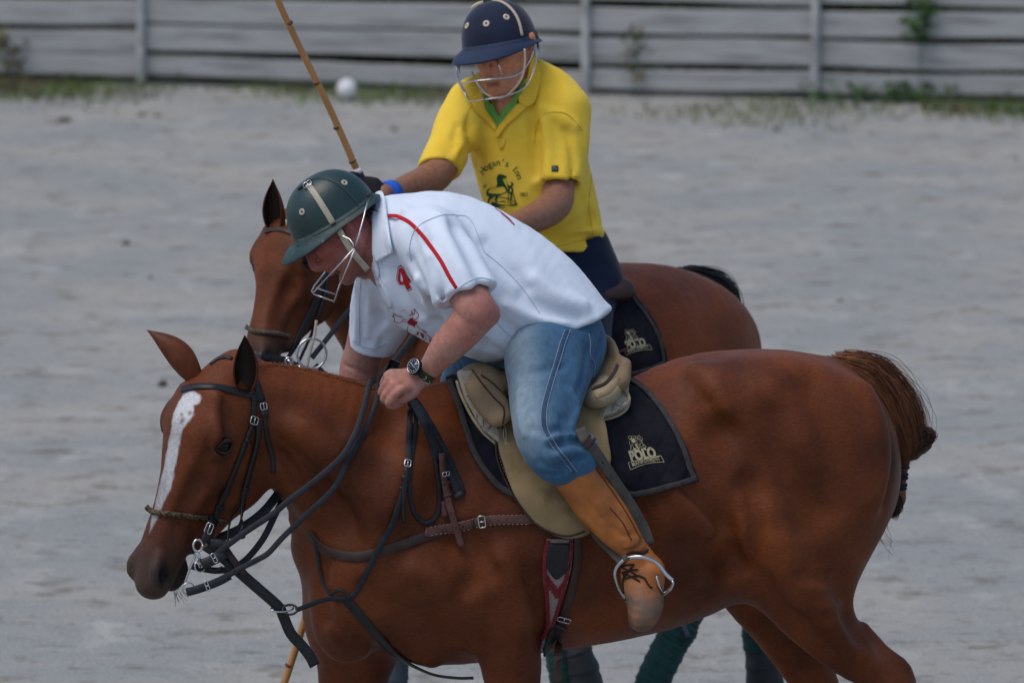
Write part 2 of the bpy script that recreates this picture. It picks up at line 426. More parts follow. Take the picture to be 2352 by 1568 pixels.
def board(x0, x1, z0, z1, sag0=0, sag1=0):
    nseg = 10; vs = []; fs = []; ph = rnd.random() * 6
    for i in range(nseg + 1):
        t = i / nseg; x = x0 + (x1 - x0) * t; y = fence_y(x) + .004 * math.sin(ph + 5 * t); d = sag0 * (1 - t) + sag1 * t + .006 * math.sin(ph + t * 4)
        for (zz, yy) in ((z0 + .004, -.012), (z0, -.008), (z0, .012), (z1, .012), (z1, -.008), (z1 - .004, -.012)):
            vs.append((x, y + yy, zz + d))
    for i in range(nseg):
        for k in range(6): fs.append((i * 6 + k, i * 6 + (k + 1) % 6, i * 6 + 6 + (k + 1) % 6, i * 6 + 6 + k))
    fs.append(tuple(range(6))); fs.append(tuple(range(nseg * 6, nseg * 6 + 6))[::-1])
    return vs, fs
rows = [(.040, .148), (.178, .316), (.348, .486), (.518, .655), (.687, .825), (.855, .99), (1.02, 1.15)]
for j, (z0, z1) in enumerate(rows):
    for i in range(len(posts) - 1):
        s0 = rnd.uniform(-.006, .006); s1 = s0 + rnd.uniform(-.006, .006)
        if i < 2: s0 -= .018; s1 -= .018
        if j == 0 and i == 2: s0, s1 = .012, -.014
        if j == 0 and i == 1: s0, s1 = .0, .014
        if j == 1 and i == 2: s0, s1 = .022, .0
        v, f = board(posts[i] + .004, posts[i + 1] - .004, z0, z1, s0, s1)
        mesh_obj('board', v, f, wood, fence, smooth=False)
for x in posts:
    y = fence_y(x) - .04; mb = MB(); wv = .024
    vs = []; fs = []
    for i, z in enumerate(np.linspace(-.05, 1.28, 8)):
        for a in range(8):
            r = wv * (1.0 + .06 * math.sin(a * 2 + i)); vs.append((x + r * math.cos(a * math.pi / 4), y + r * .8 * math.sin(a * math.pi / 4), z))
    for i in range(7):
        for a in range(8): fs.append((i * 8 + a, i * 8 + (a + 1) % 8, i * 8 + 8 + (a + 1) % 8, i * 8 + 8 + a))
    fs.append(tuple(range(56, 64)))
    mesh_obj('post', vs, fs, postm, fence)
# leaves and grass
def leaves(n, box, size, seed, dens=None, up=.3):
    rs = np.random.RandomState(seed); vs = []; fs = []
    for _ in range(n):
        c = box(rs); a = rs.rand() * 6.28; t = rs.normal(size=3); t[2] = abs(t[2]) * up; t = unit(t); s = unit(np.cross(t, rs.normal(size=3))); L = size * rs.uniform(.6, 1.4)
        o = len(vs); vs += [c, c + t * L * .5 + s * L * .28, c + t * L, c + t * L * .5 - s * L * .28]; fs.append((o, o + 1, o + 2, o + 3))
    return vs, fs
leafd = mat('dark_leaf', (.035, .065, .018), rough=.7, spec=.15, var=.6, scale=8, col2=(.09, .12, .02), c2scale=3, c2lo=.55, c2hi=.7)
leafg = mat('green_leaf', (.05, .12, .03), rough=.6, spec=.3, var=.4, scale=14)
def bx(rs):
    x = rs.uniform(-6, 6.5); return V3(x, fence_y(x) + rs.uniform(.12, 1.2), rs.uniform(0, 1.5) * rs.rand() ** .5)
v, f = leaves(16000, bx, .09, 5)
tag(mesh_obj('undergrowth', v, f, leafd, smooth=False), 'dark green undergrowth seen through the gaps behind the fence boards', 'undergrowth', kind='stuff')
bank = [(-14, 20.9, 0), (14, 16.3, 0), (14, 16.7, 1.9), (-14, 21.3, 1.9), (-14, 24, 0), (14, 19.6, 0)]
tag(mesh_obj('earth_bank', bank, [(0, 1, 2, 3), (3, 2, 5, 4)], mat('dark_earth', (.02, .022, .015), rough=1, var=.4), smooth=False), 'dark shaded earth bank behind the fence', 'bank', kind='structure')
gr = mat('verge_grass', (.11, .16, .045), rough=.8, spec=.1, var=.4, scale=3, col2=(.17, .155, .085), c2scale=2, c2lo=.48, c2hi=.6)
vs = []; fs = []; rs = np.random.RandomState(11)
for _ in range(34000):
    x = rs.uniform(-4.5, 4.5); y = fence_y(x) - .03 - abs(rs.normal()) * .50
    if noise3(np.array([[x, y, 0]]), .5, 9)[0] + (.5 if x > 2.2 and y > fence_y(x) - .4 else 0) + (.25 if x < -1 else 0) < rs.uniform(-.3, .9): continue
    h = rs.uniform(.015, .055) * (1.6 if y > fence_y(x) - .12 else 1); a = rs.rand() * 6.28; w_ = .006; o = len(vs); dx, dy = rs.normal(size=2) * .015
    vs += [(x - w_ * math.cos(a), y - w_ * math.sin(a), -.01), (x + w_ * math.cos(a), y + w_ * math.sin(a), -.01), (x + dx, y + dy, h)]; fs.append((o, o + 1, o + 2))
tag(mesh_obj('verge_grass', vs, fs, gr, smooth=False), 'sparse short grass growing along the foot of the fence', 'grass', kind='stuff')
def weed(xp, z0, z1, n, spread, label, name='weed', yo=-.06, lm=None, sz=.05):
    X = W(xp, .3, 17)[0]; X = W(xp, .3, fence_y(X))[0]; y = fence_y(X) + yo
    t = thing(name, label, 'plant', (X, y, 0))
    v, f = tube(catmull([V3(X, y, -.02), V3(X + .01, y, (z0 + z1) / 2), V3(X + .02, y - .02, z1)], 5), .004, 5); mesh_obj('stem', v, f, leafg, t)
    v, f = leaves(n, lambda rs: V3(X + rs.normal() * spread, y + rs.normal() * .03, rs.uniform(z0, z1)), sz, int(xp)); mesh_obj('foliage', v, f, lm or leafg, t, smooth=False)
weed(2112, .33, .60, 120, .035, 'bright green weed poking through the fence boards at upper right')
brn = mat('dry_leaf', (.13, .12, .05), rough=.8, var=.5, scale=15)
weed(1455, .08, .36, 70, .04, 'thin weed with a brownish stem before the fence, right of the yellow rider', lm=brn, sz=.04)
weed(2060, .0, .1, 200, .22, 'low green weeds at the fence foot on the right', name='weed_clump', sz=.05)
weed(10, .05, .32, 60, .05, 'dry yellowish weed at the far left end of the fence', lm=brn, sz=.05)
weed(520, .03, .16, 40, .16, 'small weeds in the gap under the sagging lower board', yo=.05, sz=.05)
# ball and clods
def blob(name, c, r, m, label, cat, seed=0, rough=.0, sq=1, group=None, n=24):
    v, f = ellipsoid(V3(0, 0, 0), 1, 1, 1, nu=n, nv=n // 2); v = np.array(v)
    v = v * (1 + rough * noise3(v, .7, seed)[:, None]) * V3(r, r, r * sq) + c
    return tag(mesh_obj(name, v, f, m), label, cat, group)
Yb = -16 + 4.4 / 1 ; 
def onground(x, y):
    d = ray(x, y); t = -CAMP[2] / d[2]; return CAMP + d * t
bp_ = onground(797, 229)
blob('polo_ball', V3(bp_[0], bp_[1], .056), .056, mat('ball_plastic', (.72, .73, .75), rough=.45, var=.05, bump=.002, bscale=30), 'round white polo ball in front of the fence, left of the yellow rider', 'ball')
dm = mat('dung', (.09, .08, .065), rough=1, var=.4, scale=30, bump=.01, bscale=25)
for i, (x, y, r, lb) in enumerate([(147, 283, .035, 'dark clod on the sand at upper left, below the fence'), (325, 267, .02, 'small brown clod just left of a similar one at upper left'), (362, 269, .02, 'small brown clod just right of a similar one at upper left'), (373, 884, .022, 'brown clod on the sand to the left of the front horse ears'), (290, 562, .02, 'small dark clod on open sand at the left middle'), (345, 640, .015, 'tiny clod on open sand left of the rear horse head'), (905, 300, .018, 'small clod on the sand between mallet and yellow sleeve'), (1185 + 600, 300, .018, 'small clod on the sand right of the yellow rider, near the fence'), (1930, 695, .018, 'small clod on the sand right of the rear horse black tail')]):
    g = onground(x, y); blob('dirt_clod', g + V3(0, 0, r * .3), r, dm, lb, 'clod', i, .25, .6, 'clods lying on the sand', 12)
# ================================================================== HORSES
class Fr:
    def __init__(s, o, X, Y, Z): s.o = np.asarray(o, float); s.X, s.Y, s.Z = unit(X), unit(Y), unit(Z)
    def __call__(s, a, b, c=0.0): return s.o + s.X * a + s.Y * b + s.Z * c
    def inv(s, p): q = p - s.o; return q @ s.X, q @ s.Y, q @ s.Z
def head_frame(poll, muz, yaw, roll=0.0):
    "X poll->muzzle, Y forehead normal, Z the horse's left"
    L = unit(muz - poll); H = V3(-math.cos(yaw), -math.sin(yaw), 0); R = V3(math.sin(yaw), -math.cos(yaw), 0)
    R = unit(R - L * (R @ L)); Fn = np.cross(R, L)
    if Fn @ H < 0: Fn = -Fn
    if roll: R, Fn = R * math.cos(roll) + Fn * math.sin(roll), Fn * math.cos(roll) - R * math.sin(roll)
    return Fr(poll, L, Fn, R)
KA, KB = .91, 1.04      # head length and depth against its width
def horse_head(fd, fr, s=1.0):
    "adds a horse's head to field fd in frame fr; s scales a head 0.56 m long"
    g = lambda a, b, c=0: fr(a * s * KA, b * s * KB, c * s)
    Z = fr.Z
    # skull and nose bridge: centre height, half height, half width
    prof = [(-.02, .030, -.085, .056), (.04, .066, -.10, .076), (.10, .088, -.12, .088), (.17, .082, -.13, .088), (.24, .066, -.12, .070), (.31, .056, -.095, .062), (.38, .052, -.070, .056), (.45, .048, -.055, .054), (.505, .042, -.050, .050), (.545, .026, -.042, .042)]
    fd.chain([(g(a, (t + b) / 2), (t - b) / 2 * s, w_ * s) for a, t, b, w_ in prof], b=Z, k=.02, n=4)
    # flat forehead and brow width
    fd.chain([(g(.06, .055), .026 * s, .075 * s), (g(.14, .055), .026 * s, .088 * s), (g(.21, .048), .022 * s, .066 * s), (g(.34, .036), .016 * s, .038 * s), (g(.47, .030), .016 * s, .034 * s)], b=Z, k=.02, n=4)
    for sg in (1, -1):
        # cheek plate (round jaw)
        fd.ell(g(.20, -.085, .050 * sg), .098 * s, .094 * s, .030 * s, fr.X, fr.Y, k=.035)
        fd.chain([(g(.21, -.130, .046 * sg), .036 * s, .022 * s), (g(.30, -.108, .036 * sg), .026 * s, .018 * s), (g(.42, -.064, .025 * sg), .018 * s, .016 * s)], b=Z, k=.03, n=3)
        # brow bone, eye rims
        fd.chain([(g(.115, .045, .082 * sg), .016 * s), (g(.140, .043, .093 * sg), .017 * s), (g(.170, .034, .095 * sg), .014 * s), (g(.195, .018, .090 * sg), .010 * s)], k=.022, n=3)
        fd.chain([(g(.150, .002, .088 * sg), .010 * s), (g(.172, -.004, .088 * sg), .010 * s), (g(.195, .004, .086 * sg), .009 * s)], k=.018, n=3)
        fd.ell(g(.166, .014, .100 * sg), .026 * s, .018 * s, .018 * s, fr.X * .49 + fr.Y * .87, fr.X * .87 - fr.Y * .49, k=.010, sub=True)
        # hollow over the eye
        fd.ell(g(.105, .022, .106 * sg), .022 * s, .018 * s, .020 * s, fr.X, fr.Y, k=.03, sub=True)
        # facial crest, cheek hollow, nasal branch
        fd.chain([(g(.215, -.012, .074 * sg), .010 * s), (g(.27, -.012, .062 * sg), .009 * s), (g(.325, -.006, .051 * sg), .006 * s)], k=.022, n=3)
        fd.chain([(g(.27, .024, .068 * sg), .010 * s), (g(.37, .018, .062 * sg), .010 * s)], k=.04, sub=True, n=3)
        fd.chain([(g(.28, -.055, .068 * sg), .012 * s), (g(.38, -.030, .060 * sg), .012 * s)], k=.04, sub=True, n=3)
        # nostril: rim then hole
        fd.chain([(g(.478, .030, .036 * sg), .012 * s), (g(.510, .034, .044 * sg), .013 * s), (g(.538, .018, .046 * sg), .013 * s), (g(.535, -.006, .042 * sg), .012 * s)], k=.018, n=3)
        fd.chain([(g(.497, .012, .057 * sg), .009 * s), (g(.516, .014, .054 * sg), .0145 * s), (g(.532, .004, .054 * sg), .0120 * s)], k=.010, sub=True, n=3)
        # mouth line
        fd.chain([(g(.455, -.034, .052 * sg), .0035 * s), (g(.50, -.036, .052 * sg), .004 * s), (g(.545, -.034, .042 * sg), .004 * s)], k=.010, sub=True, n=3)
        # veins and tendons on the cheek
        fd.chain([(g(.23, .002, .073 * sg), .004), (g(.27, -.03, .063 * sg), .004), (g(.315, -.055, .050 * sg), .004)], k=.012, n=3)
    # upper lip and chin
    fd.ell(g(.548, -.004), .024 * s, .032 * s, .035 * s, fr.X, fr.Y, k=.02)
    fd.ell(g(.515, -.056), .030 * s, .018 * s, .030 * s, fr.X, fr.Y, k=.02)
    fd.ell(g(.490, -.058), .030 * s, .020 * s, .030 * s, fr.X, fr.Y, k=.02)
    fd.chain([(g(.575, -.034, -.04), .004 * s), (g(.582, -.036, 0), .004 * s), (g(.575, -.034, .04), .004 * s)], k=.010, sub=True, n=3)
def ear(name, base, tip, side, opn, w0, m, parent, bend=V3(0, 0, 0)):
    "cupped ear: outline swells then comes to an incurved point"
    base, tip = np.asarray(base), np.asarray(tip); ax = unit(tip - base); L = np.linalg.norm(tip - base)
    opn = unit(opn - ax * (opn @ ax)); side = np.cross(ax, opn)
    vs = []; col = []; nT, nA = 16, 13; W_ = [.62, .74, .88, .97, 1.0, .98, .91, .80, .64, .45, .23, .04]
    for layer in (0, 1):
        for i in range(nT + 1):
            t = i / nT; w_ = np.interp(t, np.linspace(0, 1, len(W_)), W_) * w0; A = rad(128 - 48 * t ** .8)
            c = base + ax * L * t + bend * math.sin(t * math.pi) * L
            for j in range(nA):
                a = -A + 2 * A * j / (nA - 1); r = w_ * (1 if layer == 0 else .84)
                vs.append(c + side * r * math.sin(a) * (1 + .0 * t) - opn * r * .9 * math.cos(a))
                e = max(0, (abs(a) / A - .86) * 6)
                col.append((.022, .011, .008) if layer else tuple(np.array(COAT) * (1 - .35 * t - .2 * e)))
    fs = []; o = (nT + 1) * nA
    for i in range(nT):
        for j in range(nA - 1):
            a = i * nA + j; fs.append((a, a + 1, a + nA + 1, a + nA)); fs.append((o + a, o + a + nA, o + a + nA + 1, o + a + 1))
        for j in (0, nA - 1):
            a = i * nA + j; fs.append((a, a + nA, o + a + nA, o + a))
    return mesh_obj(name, vs, fs, m, parent, col=np.array(col))
def horse_eye(fr, sg, s, parent):
    c = fr(.166 * s * KA, .014 * s * KB, .0850 * s * sg); E1 = unit(fr.X * .49 + fr.Y * .87); E2 = unit(fr.X * .87 - fr.Y * .49); Zs = fr.Z * sg
    v, f = ellipsoid(c, .0235 * s, .0180 * s, .0190 * s, E1, E2, fr.Z, 24, 16)
    e = mesh_obj('eye', v, f, eyem, parent)
    mb = MB()
    for sgn, r in ((-1, .0042), (1, .0032)):
        pth = catmull([c + E1 * .0245 * s * t + E2 * sgn * s * .0145 * (1 - t * t) + Zs * s * (.0150 - .006 * t * t - .002 * (sgn > 0)) for t in (-1, -.6, -.2, .2, .6, 1)], 4)
        v, f = tube(pth, lambda t, r=r: r * s * (.5 + .6 * math.sin(math.pi * t)), 8); mb.add(v, f)
    mb.build('eyelid', lidm, e)
    return e
COAT = (.138, .0355, .0105)
eyem = mat('horse_eye', (.004, .003, .003), rough=.03, spec=.22, var=0)
lidm = mat('eyelid_skin', (.045, .019, .012), rough=.5, spec=.3, var=.2)
def coat_mat(name, dark, dlo, dhi):
    m = mat(name, COAT, rough=.40, spec=.20, attr=True, var=.26, scale=3.6, col2=dark, c2scale=4.2, c2lo=dlo, c2hi=dhi, bump=.0012, bscale=190, stretch=(1, 1, 1), sheen=.03, bump2=.0025, b2scale=15)
    n = m.node_tree.nodes; l = m.node_tree.links; b = n['Principled BSDF']
    # fine hair streaks in the colour and in the gloss
    tc = n.new('ShaderNodeTexCoord'); mp = n.new('ShaderNodeMapping'); mp.inputs['Scale'].default_value = (70, 90, 240); mp.inputs['Rotation'].default_value = (0, .5, 0)
    l.new(tc.outputs['Object'], mp.inputs[0]); q = n.new('ShaderNodeTexNoise'); q.inputs['Scale'].default_value = 1; q.inputs['Detail'].default_value = 3; l.new(mp.outputs[0], q.inputs['Vector'])
    r = n.new('ShaderNodeMapRange'); r.inputs[1].default_value = .3; r.inputs[2].default_value = .7; r.inputs[3].default_value = .82; r.inputs[4].default_value = 1.18; l.new(q.outputs[0], r.inputs[0])
    src = b.inputs['Base Color'].links[0].from_socket; mx = n.new('ShaderNodeVectorMath'); mx.operation = 'SCALE'; l.new(src, mx.inputs[0]); l.new(r.outputs[0], mx.inputs['Scale']); l.new(mx.outputs[0], b.inputs['Base Color'])
    q2 = n.new('ShaderNodeTexNoise'); q2.inputs['Scale'].default_value = 7; q2.inputs['Detail'].default_value = 6; l.new(tc.outputs['Object'], q2.inputs['Vector'])
    r2 = n.new('ShaderNodeMapRange'); r2.inputs[1].default_value = .3; r2.inputs[2].default_value = .7; r2.inputs[3].default_value = .46; r2.inputs[4].default_value = .66; l.new(q2.outputs[0], r2.inputs[0]); l.new(r2.outputs[0], b.inputs['Roughness'])
    return m
def fhit(fd, x, y, n=500, y0=-1.2, y1=3.0):
    d = ray(x, y); ys = np.linspace(y0, y1, n); pts = CAMP + d[None] * ((ys - CAMP[1]) / d[1])[:, None]; v = fd.eval(pts)
    i = np.nonzero(v < 0)[0]
    if not len(i): return None
    i = i[0]
    if i == 0: return pts[0]
    t = v[i - 1] / (v[i - 1] - v[i]); return pts[i - 1] * (1 - t) + pts[i] * t
def crease(fd, path, r, k=.015, sub=True, depth=.0, y0=-1.2, y1=3.0):
    "a fold: a thin chain laid on the surface seen at these photo points"
    P_ = [fhit(fd, x, y, y0=y0, y1=y1) for x, y in path]
    P_ = [p + ray(*q) * depth for p, q in zip(P_, path) if p is not None]
    if len(P_) < 2: return
    n = len(P_); st = [(p, r * (.35 + .65 * math.sin(math.pi * (i + .35) / (n - 1 + .7)))) for i, p in enumerate(P_)]
    fd.chain(st, k=k, sub=sub, n=4)
def leg(fd, pts, lat, k=.05):
    "pts: (world point, r_fore_aft, r_lateral)"
    fd.chain([(p, a, b_) for p, a, b_ in pts], b=lat, k=k, n=4)
def hoof(fd, p, hd, s=1.0):
    lat = np.cross(hd, V3(0, 0, 1))
    fd.chain([(p + V3(0, 0, .10) - hd * .01, .036 * s, .036 * s), (p + V3(0, 0, .075) + hd * .008, .046 * s, .046 * s), (p + V3(0, 0, .03) + hd * .03, .060 * s, .056 * s), (p + V3(0, 0, .03) + hd * .035, .062 * s, .058 * s)], b=lat, k=.01, n=2)
# ------------------------------------------------------------------ the front horse (chestnut with a blaze)
YAW1 = rad(17); H1 = V3(-math.cos(YAW1), -math.sin(YAW1), 0); L1 = V3(math.sin(YAW1), -math.cos(YAW1), 0)
def Yc(x): return (x - 1400) * .000347
def hp(x, y, off=0.0): return P(x, y, Yc(x) - off)
fd = Field()
st = []
for x, yt, yb, rw in [(850, 1120, 1500, .13), (885, 1010, 1520, .185), (1000, 925, 1535, .215), (1120, 895, 1520, .245), (1250, 880, 1500, .27), (1400, 876, 1475, .285), (1530, 850, 1437, .285), (1640, 803, 1372, .27), (1740, 796, 1320, .262), (1825, 806, 1330, .25), (1880, 820, 1300, .22), (1915, 842, 1250, .16), (1938, 880, 1200, .09)]:
    st.append((hp(x, (yt + yb) / 2), (yb - yt) / 2 * MPX, rw))
fd.chain(st, b=L1, k=.05, n=4)
# withers
fd.chain([(hp(980, 960), .07, .05), (hp(1060, 935), .075, .06), (hp(1200, 935), .07, .07), (hp(1320, 945), .06, .09)], b=L1, k=.08, n=3)
# neck
nk = [(560, 945, 100, .075, -.345), (630, 965, 116, .085, -.315), (720, 1010, 150, .10, -.27), (810, 1062, 183, .125, -.225), (900, 1115, 212, .15, -.185), (985, 1165, 230, .17, -.15)]
fd.chain([(P(x, y, Y), r * MPX, rw) for x, y, r, rw, Y in nk], b=L1, k=.06, n=4)
# crest
fd.chain([(P(560, 862, -.335), .022), (P(660, 868, -.295), .026), (P(760, 893, -.25), .028), (P(860, 925, -.205), .03), (P(960, 950, -.16), .035)], k=.05, n=3)
# neck muscles and the groove above the windpipe
fd.chain([(P(640, 930, -.375), .040, .03), (P(760, 1010, -.37), .060, .03), (P(880, 1110, -.345), .075, .03)], b=L1, k=.07, n=3)
fd.chain([(P(650, 1075, -.36), .026), (P(700, 1140, -.345), .03), (P(760, 1220, -.31), .035)], k=.05, n=3)
fd.chain([(P(655, 1020, -.41), .012), (P(720, 1090, -.405), .014), (P(800, 1185, -.385), .014), (P(850, 1260, -.38), .01)], k=.05, sub=True, n=3)
# shoulder blade, arm, breast
fd.ell(P(985, 1190, Yc(985) - .145), .25, .125, .07, P(1060, 1010, -.2) - P(900, 1360, -.2), L1 * .1 + H1, k=.07)
fd.ell(P(860, 1330, Yc(860) - .135), .135, .13, .09, H1, V3(0, 0, 1), k=.07)
fd.ell(P(1040, 1330, Yc(1040) - .17), .16, .12, .09, H1 + V3(0, 0, .3), V3(0, 0, 1), k=.07)
fd.ell(P(800, 1410, Yc(800) - .08), .10, .13, .085, H1, V3(0, 0, 1), k=.06)
fd.ell(P(762, 1390, Yc(760) + .07), .075, .15, .09, H1, V3(0, 0, 1), k=.06)
fd.ell(P(815, 1330, Yc(800)), .10, .17, .16, H1, V3(0, 0, 1), k=.06)
fd.chain([(P(790, 1300, Yc(790) - .095), .012), (P(775, 1390, Yc(775) - .06), .012), (P(800, 1480, Yc(790) - .03), .012)], k=.04, sub=True, n=3)
fd.chain([(P(900, 1250, Yc(900) - .275), .010), (P(880, 1400, Yc(880) - .25), .010), (P(960, 1470, Yc(960) - .24), .010)], k=.05, sub=True, n=3)
fd.chain([(P(1090, 1290, Yc(1090) - .31), .010), (P(1075, 1400, Yc(1075) - .29), .012), (P(1110, 1480, Yc(1110) - .24), .010)], k=.06, sub=True, n=3)
# barrel side, flank, croup, thigh
fd.ell(P(1330, 1230, Yc(1330) - .10), .36, .21, .17, H1, V3(0, 0, 1), k=.08)
fd.ell(P(1500, 1190, Yc(1500) - .10), .26, .22, .18, H1, V3(0, 0, 1), k=.08)
fd.chain([(P(1640, 1040, Yc(1640) - .315), .03), (P(1672, 1160, Yc(1660) - .32), .035), (P(1690, 1270, Yc(1690) - .25), .03)], k=.10, sub=True, n=3)
fd.ell(P(1740, 960, Yc(1740) - .140), .17, .14, .10, H1, V3(0, 0, 1), k=.10)
fd.ell(P(1838, 1100, Yc(1850) - .145), .175, .26, .125, H1 + V3(0, 0, .25), V3(0, 0, 1), k=.15)
fd.ell(P(1906, 1070, Yc(1960) - .10), .092, .18, .11, H1 + V3(0, 0, .25), V3(0, 0, 1), k=.07)
fd.ell(P(1904, 1070, Yc(1960) + .12), .09, .18, .11, H1, V3(0, 0, 1), k=.07)
fd.ell(P(1825, 1100, Yc(1840) + .14), .165, .26, .12, H1, V3(0, 0, 1), k=.08)
fd.chain([(P(1920, 876, Yc(1960)), .05, .04), (P(1972, 930, Yc(2010) + .01), .042, .04)], b=L1, k=.06, n=3)
# near hind leg
leg(fd, [(P(1850, 1180, Yc(1862) - .15), .175, .11), (P(1848, 1290, Yc(1852) - .165), .148, .095), (P(1860, 1370, Yc(1862) - .165), .122, .085), (P(1900, 1440, Yc(1900) - .16), .088, .07), (P(1955, 1500, Yc(1955) - .155), .068, .055), (P(2015, 1548, Yc(2015) - .15), .052, .045), (P(2052, 1590, Yc(2040) - .15), .052, .042)], L1, .11)
hk = P(2055, 1580, Yc(2045) - .15)
fd.chain([(P(1985, 1440, Yc(1985) - .15), .014), (P(2030, 1490, Yc(2030) - .15), .014), (P(2078, 1537, Yc(2070) - .15), .020), (P(2070, 1590, Yc(2070) - .15), .022)], k=.03, n=3)
c1 = V3(hk[0] - .03, hk[1] - .01, .26); c2_ = V3(hk[0] - .075, hk[1] - .02, .13)
leg(fd, [(hk, .055, .045), (hk * .75 + c1 * .25, .038, .033), (c1, .033, .03), (c2_, .028, .028)], L1, .03)
hoof(fd, V3(c2_[0] - .03, c2_[1], 0), H1)
# far hind leg
leg(fd, [(P(1760, 1240, Yc(1800) + .15), .17, .10), (P(1745, 1330, Yc(1790) + .155), .125, .085), (P(1785, 1410, Yc(1800) + .155), .095, .07), (P(1830, 1490, Yc(1830) + .15), .075, .06), (P(1868, 1560, Yc(1860) + .15), .066, .05), (P(1900, 1640, Yc(1880) + .15), .05, .042)], L1, .05)
h2 = P(1900, 1640, Yc(1880) + .15); c1 = V3(h2[0] - .05, h2[1], .25); c2_ = V3(h2[0] - .10, h2[1], .12)
leg(fd, [(h2, .05, .04), (c1, .033, .03), (c2_, .028, .028)], L1, .03); hoof(fd, V3(c2_[0] - .03, c2_[1], 0), H1)
# near foreleg
yN = Yc(1150) - .155
leg(fd, [(P(1130, 1400, yN), .115, .085), (P(1165, 1470, yN), .088, .075), (P(1176, 1540, yN), .080, .066), (P(1180, 1640, yN), .060, .052), (P(1185, 1780, yN), .045, .04), (P(1186, 1830, yN), .048, .042)], L1, .05)
kn = P(1186, 1830, yN); c1 = V3(kn[0] + .05, kn[1], .24); c2_ = V3(kn[0] + .04, kn[1], .12)
leg(fd, [(kn, .045, .042), (c1, .03, .028), (c2_, .028, .028)], L1, .03); hoof(fd, V3(c2_[0] - .03, c2_[1], 0), H1)
# far foreleg, a step ahead
yF = Yc(820) + .10
leg(fd, [(P(830, 1420, yF), .135, .10), (P(822, 1490, yF), .112, .085), (P(810, 1560, yF), .094, .07), (P(800, 1650, yF), .070, .055), (P(785, 1790, yF), .048, .042), (P(783, 1830, yF), .05, .044)], L1, .05)
kn = P(783, 1830, yF); c1 = V3(kn[0] + .02, kn[1], .24); c2_ = V3(kn[0] + .0, kn[1], .12)
leg(fd, [(kn, .045, .042), (c1, .03, .028), (c2_, .028, .028)], L1, .03); hoof(fd, V3(c2_[0] - .03, c2_[1], 0), H1)
# muscle edges, folds and veins of the near side
for path, r, k, sb in [([(1628, 925), (1640, 950), (1655, 985)], .014, .07, True), ([(1666, 985), (1710, 1030), (1737, 1068), (1745, 1120)], .016, .09, True), ([(1600, 850), (1640, 880), (1660, 930)], .012, .07, False), ([(1716, 1110), (1722, 1170), (1730, 1225), (1716, 1280)], .012, .06, True), ([(1700, 1150), (1706, 1210), (1712, 1270)], .010, .04, False), ([(1552, 1131), (1590, 1170), (1632, 1223)], .010, .06, False), ([(1580, 1120), (1620, 1160), (1660, 1210)], .009, .05, True), ([(1560, 1250), (1620, 1270), (1680, 1290)], .012, .07, True),
                       ([(2012, 905), (2036, 960), (2047, 1018), (2040, 1090), (2026, 1152)], .013, .045, True), ([(1985, 900), (2015, 980), (2020, 1060), (2005, 1140)], .012, .08, False), ([(1860, 900), (1900, 980), (1920, 1070), (1915, 1160)], .012, .10, True), ([(1780, 960), (1800, 1050), (1830, 1140), (1840, 1220)], .012, .10, True), ([(1800, 1250), (1805, 1300), (1830, 1370)], .008, .09, False),
                       ([(1760, 1330), (1790, 1380), (1840, 1430), (1900, 1490)], .010, .05, True), ([(1870, 1340), (1900, 1400), (1940, 1460), (2000, 1520)], .011, .06, False), ([(1930, 1330), (1945, 1400), (1975, 1460)], .010, .06, True), ([(1840, 1320), (1870, 1330), (1900, 1322)], .006, .03, True), ([(1880, 1390), (1900, 1396), (1925, 1388)], .005, .03, False),
                       ([(836, 1351), (860, 1375), (887, 1392), (938, 1412)], .012, .06, True), ([(955, 1310), (1000, 1330), (1030, 1370), (1068, 1375)], .012, .07, False), ([(1085, 1340), (1060, 1375), (1040, 1400), (1050, 1440)], .012, .05, True), ([(1098, 1440), (1096, 1480), (1100, 1530)], .012, .05, True), ([(1000, 1400), (1030, 1440), (1080, 1470)], .010, .06, True), ([(820, 1474), (850, 1484), (890, 1490)], .014, .05, True), ([(900, 1470), (940, 1500), (990, 1520)], .010, .05, False), ([(760, 1440), (790, 1470), (830, 1490)], .010, .05, False), ([(745, 1300), (735, 1360), (745, 1420)], .010, .05, True),
                       ([(1085, 950), (1070, 1020), (1040, 1100), (1000, 1180)], .014, .10, True), ([(960, 1000), (930, 1080), (900, 1160), (880, 1230)], .012, .09, False), ([(1050, 1240), (1090, 1260), (1140, 1310)], .010, .07, True), ([(1160, 1290), (1190, 1350), (1200, 1420)], .010, .08, False), ([(660, 1020), (690, 1060), (708, 1096)], .008, .04, False), ([(648, 1040), (672, 1080), (690, 1120)], .007, .03, True), ([(640, 920), (700, 940), (770, 990)], .010, .07, True), ([(700, 990), (780, 1060), (860, 1160)], .012, .09, False), ([(600, 1000), (606, 1040), (600, 1080)], .008, .04, True), ([(1230, 1330), (1260, 1400), (1250, 1460)], .010, .07, True), ([(1400, 1180), (1410, 1290), (1390, 1400)], .010, .10, True), ([(1470, 1170), (1490, 1280), (1480, 1380)], .010, .10, True)]: crease(fd, path, r * .45, k * 1.1, sb, y1=1.0)
